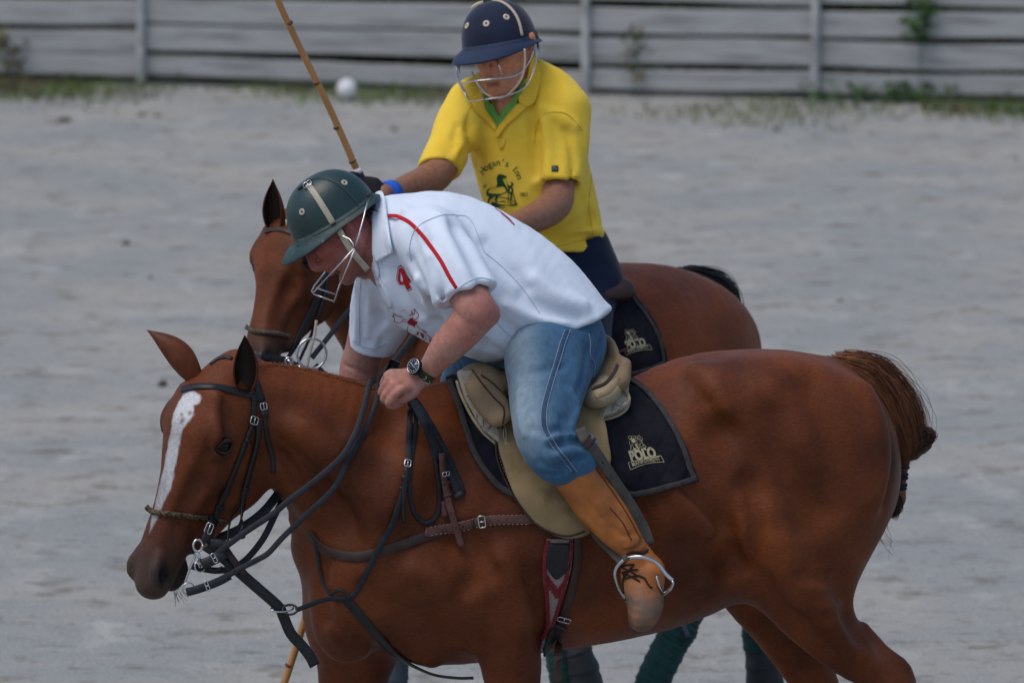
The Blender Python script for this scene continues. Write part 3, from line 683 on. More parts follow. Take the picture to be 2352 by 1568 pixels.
# head
PO1 = P(520, 868, -.37)
fr1 = head_frame(PO1, PO1 + .56 * unit(V3(-.186, -.13, -.489)), rad(42))
HS1 = 1.14
horse_head(fd, fr1, HS1)
fd.chain([(fr1(.02, -.03), .085, .065), (P(590, 935, -.33), .10, .075)], b=fr1.Z, k=.04, n=3)
vs, Q = fd.mesh(.0065, disp=lambda p: noise3(p, 3.0, 1) * .0018 + noise3(p, 9, 2) * .0006, smooth=2)
def lerp(a, b, t): return a + (b - a) * t[:, None]
def sstep(a, b, x): t = np.clip((x - a) / (b - a), 0, 1); return t * t * (3 - 2 * t)
def polydist(x, y, pts):
    "signed-ish mask: 1 inside polygon"
    ins = np.zeros(len(x), bool); n = len(pts); md = np.full(len(x), 1e9)
    for i in range(n):
        x0, y0 = pts[i]; x1, y1 = pts[(i + 1) % n]
        c = ((y0 > y) != (y1 > y)) & (x < (x1 - x0) * (y - y0) / ((y1 - y0) + 1e-12) + x0); ins ^= c
        dx, dy = x1 - x0, y1 - y0; t = np.clip(((x - x0) * dx + (y - y0) * dy) / (dx * dx + dy * dy + 1e-12), 0, 1)
        md = np.minimum(md, np.hypot(x - x0 - t * dx, y - y0 - t * dy))
    return np.where(ins, md, -md)
def horse_col(vs, fr, s, blaze=None, legs_dark=False):
    c = np.tile(np.array(COAT), (len(vs), 1)); a, b, z = fr.inv(vs); a, b, z = a / s / KA, b / s / KB, z / s
    head = (a > -.05) & (np.abs(z) < .13) & (b > -.22) & (b < .14) & (a < .65)
    n1 = noise3(vs, 14, 21) * .5 + noise3(vs, 40, 22) * .25
    c = lerp(c, np.array((.22, .058, .014)), np.clip(noise3(vs, 2.6, 8) * .5 + noise3(vs, 6, 9) * .25 - .05, 0, .8)); c = lerp(c, np.array((.055, .013, .005)), np.clip(noise3(vs, 2.1, 18) * .5 + noise3(vs, 5, 19) * .25 - .12, 0, .7))
    # grey-brown muzzle
    mz = sstep(.36, .50, a + n1 * .012 - b * .25) * head
    c = lerp(c, np.array([.052, .036, .030]), mz * .92)
    dk = np.exp(-(((a - .166) / .034) ** 2 + ((b - .012) / .026) ** 2)) * (np.abs(z) > .06) * head
    c = lerp(c, np.array([.025, .012, .010]), np.clip(dk * 1.3, 0, .9))
    nos = np.exp(-(((a - .515) / .022) ** 2 + ((b - .010) / .018) ** 2)) * (np.abs(z) > .036) * head
    c = lerp(c, np.array([.008, .006, .006]), np.clip(nos * 1.4, 0, 1))
    lip = sstep(-.018, -.040, b) * sstep(.40, .45, a) * head * .85
    c = lerp(c, np.array([.012, .009, .009]), lip)
    if blaze is not None:
        inside = polydist(a, z, blaze) + noise3(vs * V3(1, 1, .5), 55, 23) * .0022 + n1 * .003
        m = sstep(-.003, .003, inside) * (b > -.01) * head
        for sa, sz, sr in ((.118, .026, .007), (.142, .012, .010), (.128, .004, .005)): m = m * (1 - .85 * np.exp(-((a - sa) ** 2 + (z - sz) ** 2) / (sr * .8) ** 2))
        c = lerp(c, np.array([.60, .61, .64]), m)
    if legs_dark:
        d = sstep(.62, .50, vs[:, 2]); c = lerp(c, np.array([.012, .009, .009]), d)
    return c
BLZ = [(.070, -.020), (.062, .012), (.070, .034), (.085, .040), (.098, .026), (.120, .038), (.140, .032), (.160, .020), (.20, .020), (.26, .021), (.31, .019), (.36, .012), (.43, .001), (.385, -.014), (.33, -.022), (.27, -.022), (.21, -.020), (.17, -.020), (.13, -.026), (.10, -.024)]
horse1 = thing('horse', 'chestnut horse with a white blaze, nearest the camera, carrying the rider in white', 'horse', V3(hp(1400, 1200)[0], Yc(1400), 0))
coat1 = coat_mat('chestnut_coat', (.052, .012, .004), .46, .74)
body1 = mesh_obj('body', vs, Q, coat1, horse1, col=horse_col(vs, fr1, HS1, BLZ))
for sg in (1, -1): horse_eye(fr1, sg, HS1, horse1)
hairm = mat('ear_coat', COAT, rough=.5, spec=.25, attr=True, var=.2, scale=60, bump=.001, bscale=200)
ear('ear', P(452, 872, -.38), P(338, 758, -.36), None, V3(-.35, .8, -.5), .036, hairm, horse1, bend=V3(.05, 0, .06))
ear('ear', P(562, 900, -.445), P(562, 770, -.49), None, V3(-.16, -1, .0), .034, hairm, horse1, bend=V3(.02, 0, 0))
flush()
# ------------------------------------------------------------------ tack of the front horse
blk = mat('black_leather', (.012, .012, .014), rough=.45, spec=.4, var=.3, scale=30, bump=.0006, bscale=300)
brk = mat('rein_leather', (.020, .022, .028), rough=.6, spec=.25, var=.3, scale=40, bump=.0006, bscale=300)
brn_l = mat('brown_leather', (.045, .022, .018), rough=.5, spec=.35, var=.3, scale=40, bump=.0006, bscale=300)
red_l = mat('oxblood_leather', (.10, .040, .033), rough=.5, spec=.35, var=.25, scale=50, bump=.0006, bscale=300)
steel = mat('polished_steel', (.62, .62, .62), rough=.22, metal=1, var=.05, bump=.0003, bscale=200)
thread = mat('pale_thread', (.32, .27, .20), rough=.9, var=.2)
hole = mat('punched_hole', (.006, .005, .005), rough=1, var=0)
B1 = [body1]
def facing(n): return n
def on(objs, x, y, off=.0, Y=None):
    if Y is not None: return P(x, y, Y), V3(0, -1, .1)
    h = hit(objs, x, y)
    if h is None: return P(x, y, -.3), V3(0, -1, .1)
    return h[1] + h[2] * off, h[2]
def buckle(name, x, y, wpx, hpx, ang, objs, parent, off=.006, Y=None, r=.0016, m=None):
    "rectangular frame with a prong lying flat on the surface; ang = direction of the strap in the photo plane"
    c, n = on(objs, x, y, off, Y); a = rad(ang); ax = RT * math.cos(a) + UP * -math.sin(a); ax = unit(ax - n * (ax @ n)); s = np.cross(n, ax)
    w_, h_ = wpx * MPX / 2, hpx * MPX / 2; mb = MB(); q = .72
    pts = [c + ax * (h_ * i) + s * (w_ * j) for i, j in ((1, q), (1, -q), (q, -1), (-q, -1), (-1, -q), (-1, q), (-q, 1), (q, 1))]
    v, f = tube(pts, r, 6, closed=True); mb.add(v, f); v, f = tube([c - ax * h_ + n * .001, c + ax * h_ * 1.05 + n * .002], r * .8, 6); mb.add(v, f)
    return mb.build(name, m or steel, parent)
def keeper(path_pt, wpx, ang, objs, parent, m, off=.003, Y=None, lpx=7, name='keeper', th=.006):
    c, n = on(objs, *path_pt, off, Y); a = rad(ang); ax = RT * math.cos(a) + UP * -math.sin(a); ax = unit(ax - n * (ax @ n))
    v, f = sweep([c - ax * lpx * MPX / 2, c + ax * lpx * MPX / 2], lambda i, k: rect(wpx * MPX, th), up=[n, n]); return mesh_obj(name, v, f, m, parent)
def holes(pts, objs, parent, off=.0055, r=.0016):
    for x, y in pts:
        c, n = on(objs, x, y, off); v, f = tube([c - n * .001, c + n * .0006], r, 8); mesh_obj('punched_hole', v, f, hole, parent)
def stitch(path, objs, parent, m=None, off=.006, w=1.3, dash=5):
    pts, N = surf_path(path, objs, 2.0, 3); mb = MB(); i = 0
    while i + 2 < len(pts):
        v, f = sweep(pts[i:i + 3], lambda a, n: rect(w * MPX, .0006), up=[q for q in N[i:i + 3]]); v = [np.array(q) + N[i] * off for q in v]; mb.add(v, f); i += dash
    return mb.build('stitching', m or thread, parent, smooth=False)
br1 = thing('bridle', 'black leather bridle with braided rope noseband on the front horse with the blaze', 'bridle', fr1(.2, 0, 0))
strap('browband', [(419, 896), (445, 889), (475, 888), (512, 892), (560, 903), (604, 915)], 17, B1, blk, br1, th=.005)
strap('crownpiece', [(484, 838), (500, 825), (520, 821), (534, 825)], 9, B1, blk, br1, th=.004, sm=1)
strap('crown_strap', [(586, 872), (592, 895), (601, 921)], 17, B1, blk, br1, th=.005)
o = strap('cheekpiece', [(583, 905), (581, 945), (579, 970), (567, 1003), (549, 1050), (530, 1098), (514, 1137), (503, 1162), (489, 1200)], 13, B1, blk, br1, th=.005, off=.003)
keeper((566, 1012), 19, 108, B1, o, blk, .009); keeper((503, 1163), 22, 112, B1, o, blk, .009)
buckle('buckle', 579, 964, 21, 17, 110, B1, o, .010)
o = strap('cheekpiece', [(592, 965), (590, 1000), (584, 1030), (572, 1072), (561, 1115), (555, 1144), (549, 1200), (555, 1230, -.50)], 14, B1, blk, br1, th=.006, off=.005, sm=6)
keeper((559, 1118), 18, 100, B1, o, blk, .012)
strap('cheek_cord', [(557, 1145), (545, 1163), (530, 1185), (524, 1210, -.50), (520, 1250, -.52)], 9, B1, blk, br1, th=.005, rnd=True)
o = strap('throatlatch', [(603, 925), (608, 960), (611, 985), (616, 1015), (626, 1050), (627, 1085)], 10, B1, blk, br1, th=.005)
buckle('buckle', 603, 933, 15, 15, 80, B1, o, .008); keeper((607, 950), 17, 80, B1, o, blk, .006, lpx=16)
# braided rope noseband: strands wound round one another
def rope(path, r, objs, m, parent, name='noseband', sm=3, turns=.011, strands=3):
    pts, N = surf_path(path, objs, 2.5, sm); pts = [p + n * r * .8 for p, n in zip(pts, N)]
    L = np.concatenate([[0], np.cumsum([np.linalg.norm(pts[i + 1] - pts[i]) for i in range(len(pts) - 1)])]); mb = MB()
    for k in range(strands):
        q = []
        for i, p in enumerate(pts):
            t = unit(pts[min(i + 1, len(pts) - 1)] - pts[max(i - 1, 0)]); s = unit(np.cross(N[i], t)); a = L[i] / turns * 1.7 + k * 2 * math.pi / strands
            q.append(p + s * r * .55 * math.cos(a) + N[i] * r * .55 * math.sin(a))
        v, f = tube(q, r * .62, 6); mb.add(v, f)
    return mb.build(name, m, parent)
ropem = mat('braided_rope', (.11, .075, .035), rough=.75, var=.5, scale=90, col2=(.018, .014, .012), c2scale=160, c2lo=.5, c2hi=.56)
rope([(337, 1163), (351, 1174), (370, 1178), (400, 1181), (435, 1185), (480, 1189), (516, 1198)], .0068, B1, ropem, br1)
def wires(name, paths, r, m, parent, k=7):
    mb = MB()
    for p, cl in paths:
        v, f = tube(catmull(p, 6, cl) if len(p) > 2 else p, r, k, cl); mb.add(v, f)
    return mb.build(name, m, parent)
YB = -.545   # the bit on the near side of the mouth
bt = wires('bit_cheek', [(ringpts(P(454, 1252, YB), V3(.5, -1, 0), .0125, 14, .0155), True), ([P(451, 1262, YB), P(449, 1272, YB), P(446, 1283, YB), P(436, 1305, YB), P(429, 1324, YB), P(423, 1341, YB)], False), ([P(451, 1268, YB), P(462, 1262, YB), P(466, 1250, YB)], False)], .0034, steel, br1)
wires('bit_ring', [(ringpts(P(433, 1351, YB - .004), V3(.3, -1, .1), .0150, 20), True)], .0019, steel, bt)
wires('bit_ring', [(ringpts(P(459, 1300, YB), V3(.5, -1, .3), .0140, 20), True)], .0019, steel, bt)
wires('curb_chain', [(ringpts(P(455 + i * 1.5, 1274 + i * 6, YB - .004 + (i % 2) * .004), V3(.3 + .8 * (i % 2), -1, .2), .0052, 10), True) for i in range(5)], .0014, steel, bt)
buckle('buckle', 480, 1213, 16, 24, 112, [], br1, 0, Y=-.53)
hg = -.58
strap('cheek_end', [(492, 1190), (482, 1215, -.52), (470, 1245, -.535)], 24, B1, blk, br1, th=.006)
strap('lip_strap', [(476, 1300, YB), (486, 1309, YB), (500, 1309, YB), (510, 1300, YB)], 5, B1, blk, br1, th=.0025)
# reins, each its own part
def R(name, pts, w_, Yo=None, n=None, **k): return strap(name, pts, w_, B1, brk, reins1, nrm=n if n is not None else V3(.15, -1, .35), **k)
reins1 = thing('reins', 'dark leather reins running from the bit to the hand of the rider in white', 'reins', P(700, 1150, -.45))
curb = R('curb_rein', [(428, 1357, -.55), (450, 1352, -.55), (472, 1344, -.55), (510, 1329, -.55), (548, 1307, -.55), (593, 1284, -.54), (617, 1269, -.53), (650, 1233, -.52), (700, 1185, -.50), (766, 1121, -.46), (798, 1057, -.43), (839, 985, -.36), (862, 930, -.31), (868, 896, -.29), (862, 882, -.27)], 13, th=.004, step=8)
strap('rein_billet', [(428, 1360, -.548), (460, 1351, -.548), (500, 1336, -.548), (528, 1321, -.545)], 19, B1, blk, curb, th=.006, nrm=V3(.1, -1, .3))
buckle('buckle', 476, 1345, 24, 7, -20, [], curb, 0, Y=-.557)
sn = R('snaffle_rein', [(462, 1294, -.55), (492, 1277, -.55), (512, 1260, -.55), (557, 1226, -.545), (629, 1178, -.53), (662, 1150, -.52), (730, 1098, -.48), (785, 1048, -.44), (816, 994, -.40), (836, 935, -.335), (849, 882, -.285), (858, 870, -.265)], 14, th=.004, step=8)
strap('rein_billet', [(463, 1296, -.549), (490, 1285, -.549), (515, 1270, -.549)], 24, B1, blk, sn, th=.007, nrm=V3(.1, -1, .3))
buckle('buckle', 492, 1281, 22, 8, -28, [], sn, 0, Y=-.557)
R('far_rein', [(478, 1243, -.40), (500, 1236, -.40), (548, 1216, -.39), (602, 1178, -.36), (647, 1124, -.30), (700, 1060, -.10), (790, 960, -.02), (846, 900, -.10)], 21, th=.004, step=8)
R('far_rein', [(440, 1300, -.36), (500, 1310, -.38), (552, 1295, -.39), (602, 1240, -.37), (640, 1165, -.31), (668, 1120, -.2), (780, 970, -.02), (852, 905, -.10)], 15, th=.004, step=8)
# loose ends hanging from the hand over the shoulder
R('rein_end', [(925, 905, -.36), (948, 925, -.39), (975, 975, -.40), (1003, 1035), (1030, 1085), (1052, 1130), (1056, 1138)], 19, n=V3(.2, -1, .5), th=.005, off=.006)
R('rein_end', [(930, 903, -.355), (958, 925, -.375), (990, 975, -.385), (1022, 1035), (1046, 1090), (1064, 1133)], 13, n=V3(.2, -1, .5), th=.004, off=.003)
keeper((1055, 1137), 26, 60, B1, reins1, blk, .010, lpx=12, name='rein_keeper', th=.009)
R('rein_loop', [(945, 925, -.385), (955, 960), (951, 1010), (941, 1080), (940, 1130), (950, 1175), (974, 1200), (998, 1190), (1009, 1155), (1006, 1100), (995, 1040), (980, 985)], 10, n=None, th=.004, off=.003)
mg = thing('martingale', 'black running martingale with a ring, hanging between chin and chest of the front horse', 'martingale', P(700, 1380, -.40))
strap('chin_strap', [(468, 1250, -.49), (507, 1277, -.50), (548, 1313, -.50), (593, 1352, -.49), (638, 1392, -.47), (650, 1415, -.465), (667, 1454, -.46), (694, 1484, -.455), (712, 1508, -.455), (722, 1528, -.45)], 25, [], blk, mg, th=.006, nrm=V3(.35, -1, .3), step=8)
strap('rein_stop', [(518, 1262, -.505), (530, 1280, -.51), (545, 1300, -.51), (562, 1320, -.505)], 16, [], brn_l, mg, th=.007, nrm=V3(.35, -1, .6))
strap('noseband_keeper', [(478, 1246, -.51), (500, 1250, -.515), (520, 1256, -.51)], 26, [], blk, mg, th=.02, nrm=V3(.2, -1, .2))
wires('martingale_ring', [(ringpts(P(648, 1397, -.475), V3(.2, -.55, 1), .030, 24, .012), True)], .0026, steel, mg)
v, f = sweep(ringpts(P(666, 1399, -.478), V3(0, -.8, .6), .019, 16, .014), lambda i, n: rect(.006, .004), True); mesh_obj('keeper_loop', v, f, blk, mg)
strap('neck_strap', [(680, 1400, -.47), (712, 1388, -.45), (742, 1377, -.42), (769, 1372, -.405), (800, 1372)], 11, B1, brk, mg, th=.004, off=.006)
strap('neck_strap', [(728, 1236), (734, 1280), (742, 1320), (751, 1345), (765, 1365), (783, 1374)], 9, B1, brk, mg, th=.004, off=.006)
nl = strap('neck_strap', [(936, 905, -.38), (942, 960), (939, 1040), (938, 1078), (925, 1122), (910, 1165), (895, 1208), (864, 1268), (846, 1305), (830, 1336), (808, 1368), (775, 1374)], 13, B1, brk, mg, th=.004, off=.008)
buckle('buckle', 936, 1066, 14, 16, 100, B1, nl, .014); keeper((930, 1098), 19, 105, B1, nl, blk, .012, lpx=12); keeper((924, 1121), 17, 105, B1, nl, blk, .012)
strap('strap_end', [(934, 1075), (925, 1120), (921, 1160), (922, 1196)], 10, B1, blk, nl, th=.004, off=.012)
strap('knot_loop', [(765, 1362), (776, 1354), (790, 1353), (800, 1362), (803, 1374)], 8, B1, brk, mg, th=.006, off=.012, rnd=True)
strap('chest_strap', [(795, 1374), (820, 1403), (850, 1438), (878, 1468), (905, 1494), (930, 1512), (956, 1527), (1000, 1545), (1050, 1552), (1090, 1552)], 21, B1, blk, mg, th=.005, off=.003)
bc = thing('breast_collar', 'reddish brown leather breast collar buckled across the chest of the front horse', 'breast collar', P(900, 1250, -.45))
strap('chest_band', [(712, 1222), (735, 1252), (769, 1271), (820, 1278), (871, 1267), (925, 1250), (990, 1227), (1041, 1211)], 23, B1, brn_l, bc, th=.006, off=.001)
o = strap('side_band', [(973, 1222), (985, 1223), (1041, 1209), (1109, 1195), (1160, 1193), (1225, 1192)], 22, B1, red_l, bc, th=.006, off=.008)
buckle('buckle', 1106, 1195, 27, 15, -8, B1, o, .018, r=.0022); keeper((1087, 1200), 25, -10, B1, o, brn_l, .012); keeper((1010, 1217), 25, -12, B1, o, brn_l, .012)
holes([(1022, 1214), (1064, 1204), (1125, 1194), (1144, 1193), (1164, 1192)], B1, o, off=.0152)
stitch([(984, 1213), (1041, 1199), (1109, 1185), (1210, 1182)], B1, o, off=.0148); stitch([(986, 1233), (1041, 1220), (1109, 1205), (1210, 1203)], B1, o, off=.0148)
o = strap('withers_strap', [(1005, 1040), (1008, 1080), (1016, 1110), (1024, 1136), (1034, 1165), (1045, 1200), (1052, 1232), (1057, 1258)], 15, B1, red_l, bc, th=.005, off=.016)
buckle('buckle', 1011, 1083, 19, 10, 78, B1, o, .026); keeper((1018, 1106), 20, 72, B1, o, brn_l, .020); keeper((1026, 1137), 20, 72, B1, o, brn_l, .020)
holes([(1022, 1121), (1030, 1150), (1038, 1176), (1046, 1205)], B1, o, off=.0222)
strap('strap_end', [(1021, 1150), (1021, 1170), (1023, 1186)], 14, B1, red_l, o, th=.006, off=.004)
# ------------------------------------------------------------------ sheets that drape over the horse
from mathutils.geometry import delaunay_2d_cdt
def smoothpoly(pts, n=5, corners=()):
    "closed outline; indices in corners stay sharp"
    N = len(pts); out = []
    for i in range(N):
        a, b, c, d = [V3(*pts[(i + k) % N]) for k in (-1, 0, 1, 2)]
        if i in corners: a = 2 * b - c
        if (i + 1) % N in corners: d = 2 * c - b
        for t in np.linspace(0, 1, n, endpoint=False): out.append(.5 * ((2 * b) + (c - a) * t + (2 * a - 5 * b + 4 * c - d) * t * t + (3 * b - a - 3 * c + d) * t ** 3))
    return out
def sheet(name, outline, objs, off, th, m, parent, step=12, sm=2, Yfb=-.3, disp=None, quilt=None, clampdepth=None):
    X0 = np.array(outline); co = [Vector((p[0], p[1])) for p in outline]; nB = len(co)
    xs = np.arange(X0[:, 0].min(), X0[:, 0].max(), step); ys = np.arange(X0[:, 1].min(), X0[:, 1].max(), step)
    G = np.array([(x, y) for x in xs for y in ys]); md = polydist(G[:, 0], G[:, 1], [tuple(p) for p in outline]); G = G[md > step * .45]
    co += [Vector(p) for p in G]
    v2, e, f2, ov, oe, of_ = delaunay_2d_cdt(co, [], [list(range(nB))], 1, 1e-4)
    V2 = np.array([(v.x, v.y) for v in v2]); bid = [i for i, o_ in enumerate(ov) if any(k < nB for k in o_)]
    D = np.full(len(V2), np.nan); N = np.zeros((len(V2), 3))
    for i, (x, y) in enumerate(V2):
        h = hit(objs, x, y)
        if h: D[i] = h[0]; N[i] = h[2]
    bad = np.isnan(D); gi = np.nonzero(~bad)[0]
    for i in np.nonzero(bad)[0]:
        j = gi[np.argmin(((V2[gi] - V2[i]) ** 2).sum(1))]; D[i] = D[j]; N[i] = N[j]
    E = set()
    for f in f2:
        for k in range(len(f)): E.add((min(f[k], f[k - 1]), max(f[k], f[k - 1])))
    E = np.array(list(E)); cnt = np.maximum(np.bincount(E[:, 0], minlength=len(V2)) + np.bincount(E[:, 1], minlength=len(V2)), 1)
    for _ in range(sm):
        a = np.bincount(E[:, 0], D[E[:, 1]], len(V2)) + np.bincount(E[:, 1], D[E[:, 0]], len(V2)); D = np.minimum(D * .4 + a / cnt * .6, D + .001)
        for k in range(3):
            a = np.bincount(E[:, 0], N[E[:, 1], k], len(V2)) + np.bincount(E[:, 1], N[E[:, 0], k], len(V2)); N[:, k] = N[:, k] * .4 + a / cnt * .6
    N = N / (np.linalg.norm(N, axis=1)[:, None] + 1e-9)
    base = np.array([CAMP + ray(x, y) * d for (x, y), d in zip(V2, D)])
    dd = np.zeros(len(V2)) if disp is None else disp(V2[:, 0], V2[:, 1])
    o_ = off(V2[:, 0], V2[:, 1]) if callable(off) else off
    inner = base + N * (np.ones(len(V2)) * o_)[:, None]; outer = inner + N * (th + dd)[:, None]
    # round the rim slightly inward
    n = len(V2); vs = np.vstack([outer, inner]); fs = []
    for f in f2:
        f = list(f); p = V2[f]; ar = sum(p[i][0] * p[(i + 1) % len(f)][1] - p[(i + 1) % len(f)][0] * p[i][1] for i in range(len(f)))
        if ar > 0: f = f[::-1]
        fs.append(tuple(f)); fs.append(tuple(n + i for i in f[::-1]))
    ed = {}
    for f in fs[::2]:
        for k in range(len(f)): ed[(f[k], f[(k + 1) % len(f)])] = 1
    for (a, b) in ed:
        if (b, a) not in ed: fs.append((b, a, n + a, n + b))
    ob = mesh_obj(name, vs, fs, m, parent); return ob
padm = mat('quilted_black_cloth', (.012, .012, .018), rough=.9, spec=.12, var=.25, scale=25, bump=.0015, bscale=70, sheen=.08, bump2=.006, b2scale=14)
padb = mat('charcoal_binding', (.045, .042, .045), rough=.9, var=.25, scale=60, bump=.001, bscale=300)
goldm = mat('pale_gold_print', (.42, .38, .24), rough=.8, var=.1)
def quiltd(ox, oy, s=46, amp=.005):
    def f(x, y):
        a = (x - ox) + (y - oy) * .55; b = (x - ox) - (y - oy) * .75
        c1 = np.abs(((a / s) % 1) - .5) * 2; c2 = np.abs(((b / s) % 1) - .5) * 2
        return amp * (1 - np.maximum(c1, c2) ** 6) - amp
    return f
pad1 = thing('saddle_pad', 'black quilted saddle pad with gold lettering under the saddle of the front horse', 'saddle pad', hp(1350, 1000, .2))
PADR = [(1330, 868), (1380, 868), (1432, 866), (1468, 882), (1507, 917), (1545, 970), (1573, 1027), (1588, 1072), (1602, 1104), (1540, 1122), (1456, 1140), (1400, 1120), (1340, 1080), (1290, 1000)]
PADF = [(1024, 874), (1050, 866), (1120, 868), (1200, 874), (1300, 872), (1320, 1000), (1330, 1120), (1290, 1165), (1215, 1158), (1175, 1142), (1146, 1123), (1113, 1089), (1084, 1041), (1060, 974), (1045, 921)]
pc = sheet('pad_cloth', smoothpoly(PADR, 5, (0, 8, 10)), B1, .002, .010, padm, pad1, step=7, disp=quiltd(1400, 900), sm=2)
pf = sheet('pad_cloth', smoothpoly(PADF, 4, (0, 4)), B1, .002, .009, padm, pad1, step=9, disp=quiltd(1400, 900), sm=2)
flush()
BP = [body1, pc, pf]
strap('binding', [(1432, 868), (1468, 886), (1504, 920), (1540, 972), (1568, 1029), (1583, 1074), (1596, 1103)], 13, BP, padb, pad1, th=.007, off=.001)
strap('binding', [(1598, 1098), (1540, 1116), (1458, 1134), (1425, 1124)], 13, BP, padb, pad1, th=.007, off=.001)
strap('binding', [(1031, 874), (1050, 921), (1066, 974), (1089, 1040), (1118, 1086), (1150, 1119), (1185, 1138)], 14, BP, padb, pad1, th=.007, off=.001)
def logo(objs, m, parent, mapf, mgm=None):
    "rider-and-pony line figure, the two words and the curved banner; coordinates 0..2090 x 0..1568"
    P_ = []
    def word(s, x0, y0, x1, y1, h, bold=.03, xs=None, sp=1.0, sh=0, curve=0):
        vs, fs = text2(s, 1, bold, 1, sp); a = np.array(vs); x, y = a[:, 0], a[:, 1]; cap = y.max(); w_ = x.max() - x.min(); t = (x - x.min()) / w_
        bx = x0 + (x1 - x0) * t; by = y0 + (y1 - y0) * t - curve * 4 * t * (1 - t); u = y / cap
        ang = math.atan2(y1 - y0, x1 - x0); hx, hy = (math.sin(ang) - .30) * h if False else -.33 * h, -h
        P_.append((list(zip(bx + hx * u, by + hy * u)), fs))
    word('POLO', 800, 1125, 1615, 975, 330, bold=.055)
    P_.append(poly2([(1370, 930), (1420, 1010), (1520, 985), (1600, 960), (1560, 880), (1500, 960)]))
    vs, fs = text2('MANAGEMENT', 1, .012, 1, 1.05); a = np.array(vs); t = (a[:, 0] - a[:, 0].min()) / np.ptp(a[:, 0]); u = a[:, 1] / a[:, 1].max()
    hh = 130 - 15 * np.sin(t * math.pi); bx = 850 + 880 * t; by = 1295 - 175 * t - 60 * np.sin(t * math.pi * .9)
    P_.append((list(zip(bx - .38 * hh * u, by - hh * u)), fs))
    for q in ([(700, 1158), (1000, 1095), (1300, 1035), (1740, 940)], [(1740, 940), (1855, 1148)], [(1855, 1148), (1600, 1155), (1350, 1185), (1050, 1270), (780, 1392)], [(780, 1392), (700, 1158)]): P_.append(line2(q, 18))
    # pony and rider figure
    P_.append(poly2([(870, 380), (810, 440), (812, 500), (870, 538), (935, 500), (925, 440)]))
    P_.append(poly2([(800, 350), (830, 400), (770, 445), (745, 430), (790, 395)]))
    P_.append(poly2([(905, 585), (960, 560), (1040, 690), (1080, 740), (1020, 760), (960, 680)])); P_.append(poly2([(870, 690), (960, 700), (950, 800), (900, 830), (850, 790)]))
    P_.append(poly2([(1180, 690), (1240, 680), (1290, 760), (1230, 775), (1195, 745)])); P_.append(poly2([(1085, 440), (1130, 450), (1160, 530), (1120, 510)]))
    for q, w_ in (([(700, 360), (740, 318), (800, 330), (790, 390), (730, 400), (700, 360)], 11), ([(735, 440), (755, 560), (775, 660), (750, 810)], 12), ([(800, 335), (900, 330), (980, 345), (1040, 300), (1080, 350), (1150, 400), (1150, 470)], 12), ([(920, 400), (1000, 380), (1060, 420), (1120, 430)], 12), ([(900, 520), (980, 560), (1060, 640), (1050, 700)], 12), ([(830, 560), (790, 640), (800, 730), (850, 780)], 10), ([(880, 560), (850, 620), (880, 700)], 10), ([(1130, 500), (1180, 590), (1250, 630), (1260, 690)], 14), ([(1090, 520), (1070, 600), (1100, 660), (1060, 720)], 10), ([(1010, 350), (1000, 430), (960, 470), (1010, 540)], 10), ([(1130, 700), (1160, 640), (1200, 620)], 12), ([(1060, 390), (1020, 440), (1080, 480), (1060, 560), (1110, 600)], 9), ([(930, 340), (920, 380), (960, 410)], 9)): P_.append(line2(q, w_))
    return decal('emblem', P_, objs, m, parent, off=.0016, mapf=mapf)
mp1 = lambda x, y: (1392.4 + .07198 * x, 978.4 + .07198 * y)
logo([pc], goldm, pad1, mp1)
# ------------------------------------------------------------------ saddle
tan_l = mat('tan_suede', (.285, .205, .105), rough=.75, spec=.15, var=.22, scale=9, col2=(.055, .038, .022), c2scale=7, c2lo=.55, c2hi=.75, bump=.0008, bscale=180, sheen=.1)
seat_l = mat('seat_leather', (.29, .20, .11), rough=.55, spec=.3, var=.18, scale=12, bump=.0008, bscale=150)
cream = mat('cream_panel', (.42, .35, .22), rough=.5, spec=.3, var=.1, bump=.0008, bscale=100)
quil = mat('cream_quilting', (.42, .38, .31), rough=.85, var=.12, scale=40, bump=.0015, bscale=160)
qthr = mat('quilt_thread', (.25, .22, .17), rough=.9, var=.1)
sad = thing('saddle', 'worn tan suede saddle with a cream back panel on the front horse', 'saddle', hp(1280, 900, 0))
u1 = sheet('underpad', smoothpoly([(1050, 872), (1060, 866), (1090, 872), (1108, 905), (1135, 955), (1158, 1003), (1160, 1040), (1139, 1022), (1108, 993), (1079, 945), (1058, 902)], 4, (0,)), BP, .012, .020, quil, sad, step=7, Yfb=-.2)
u2 = sheet('underpad', smoothpoly([(1340, 900), (1385, 880), (1422, 890), (1443, 910), (1440, 940), (1410, 960), (1372, 968), (1330, 960)], 4), BP, .012, .022, quil, sad, step=7)
flush()
strap('piping', [(1053, 874), (1062, 904), (1083, 947), (1111, 993), (1140, 1021)], 9, [u1] + BP, cream, u1, th=.008, rnd=True); strap('piping', [(1424, 890), (1443, 911), (1438, 941), (1409, 960), (1375, 967)], 8, [u2] + BP, cream, u2, th=.008, rnd=True)
mbq = MB()
for k, q in enumerate([[(1065, 880), (1080, 900), (1075, 930)], [(1085, 880), (1078, 910), (1095, 935)], [(1070, 910), (1100, 905), (1110, 930)], [(1080, 940), (1110, 930), (1125, 960)], [(1095, 950), (1100, 975), (1125, 985)], [(1120, 945), (1110, 975), (1130, 1005)], [(1135, 970), (1120, 990), (1140, 1010)]]): strap('q', q, 2.2, [u1], qthr, None, th=.002, off=.0005, mb=mbq)
mbq.build('quilt_lines', qthr, u1)
mbq = MB()
for q in [[(1378, 905), (1400, 925), (1420, 900)], [(1385, 950), (1400, 920), (1425, 935)], [(1395, 900), (1415, 945), (1435, 915)], [(1376, 930), (1395, 955), (1412, 930)]]: strap('q', q, 2.2, [u2], qthr, None, th=.002, off=.0005, mb=mbq)
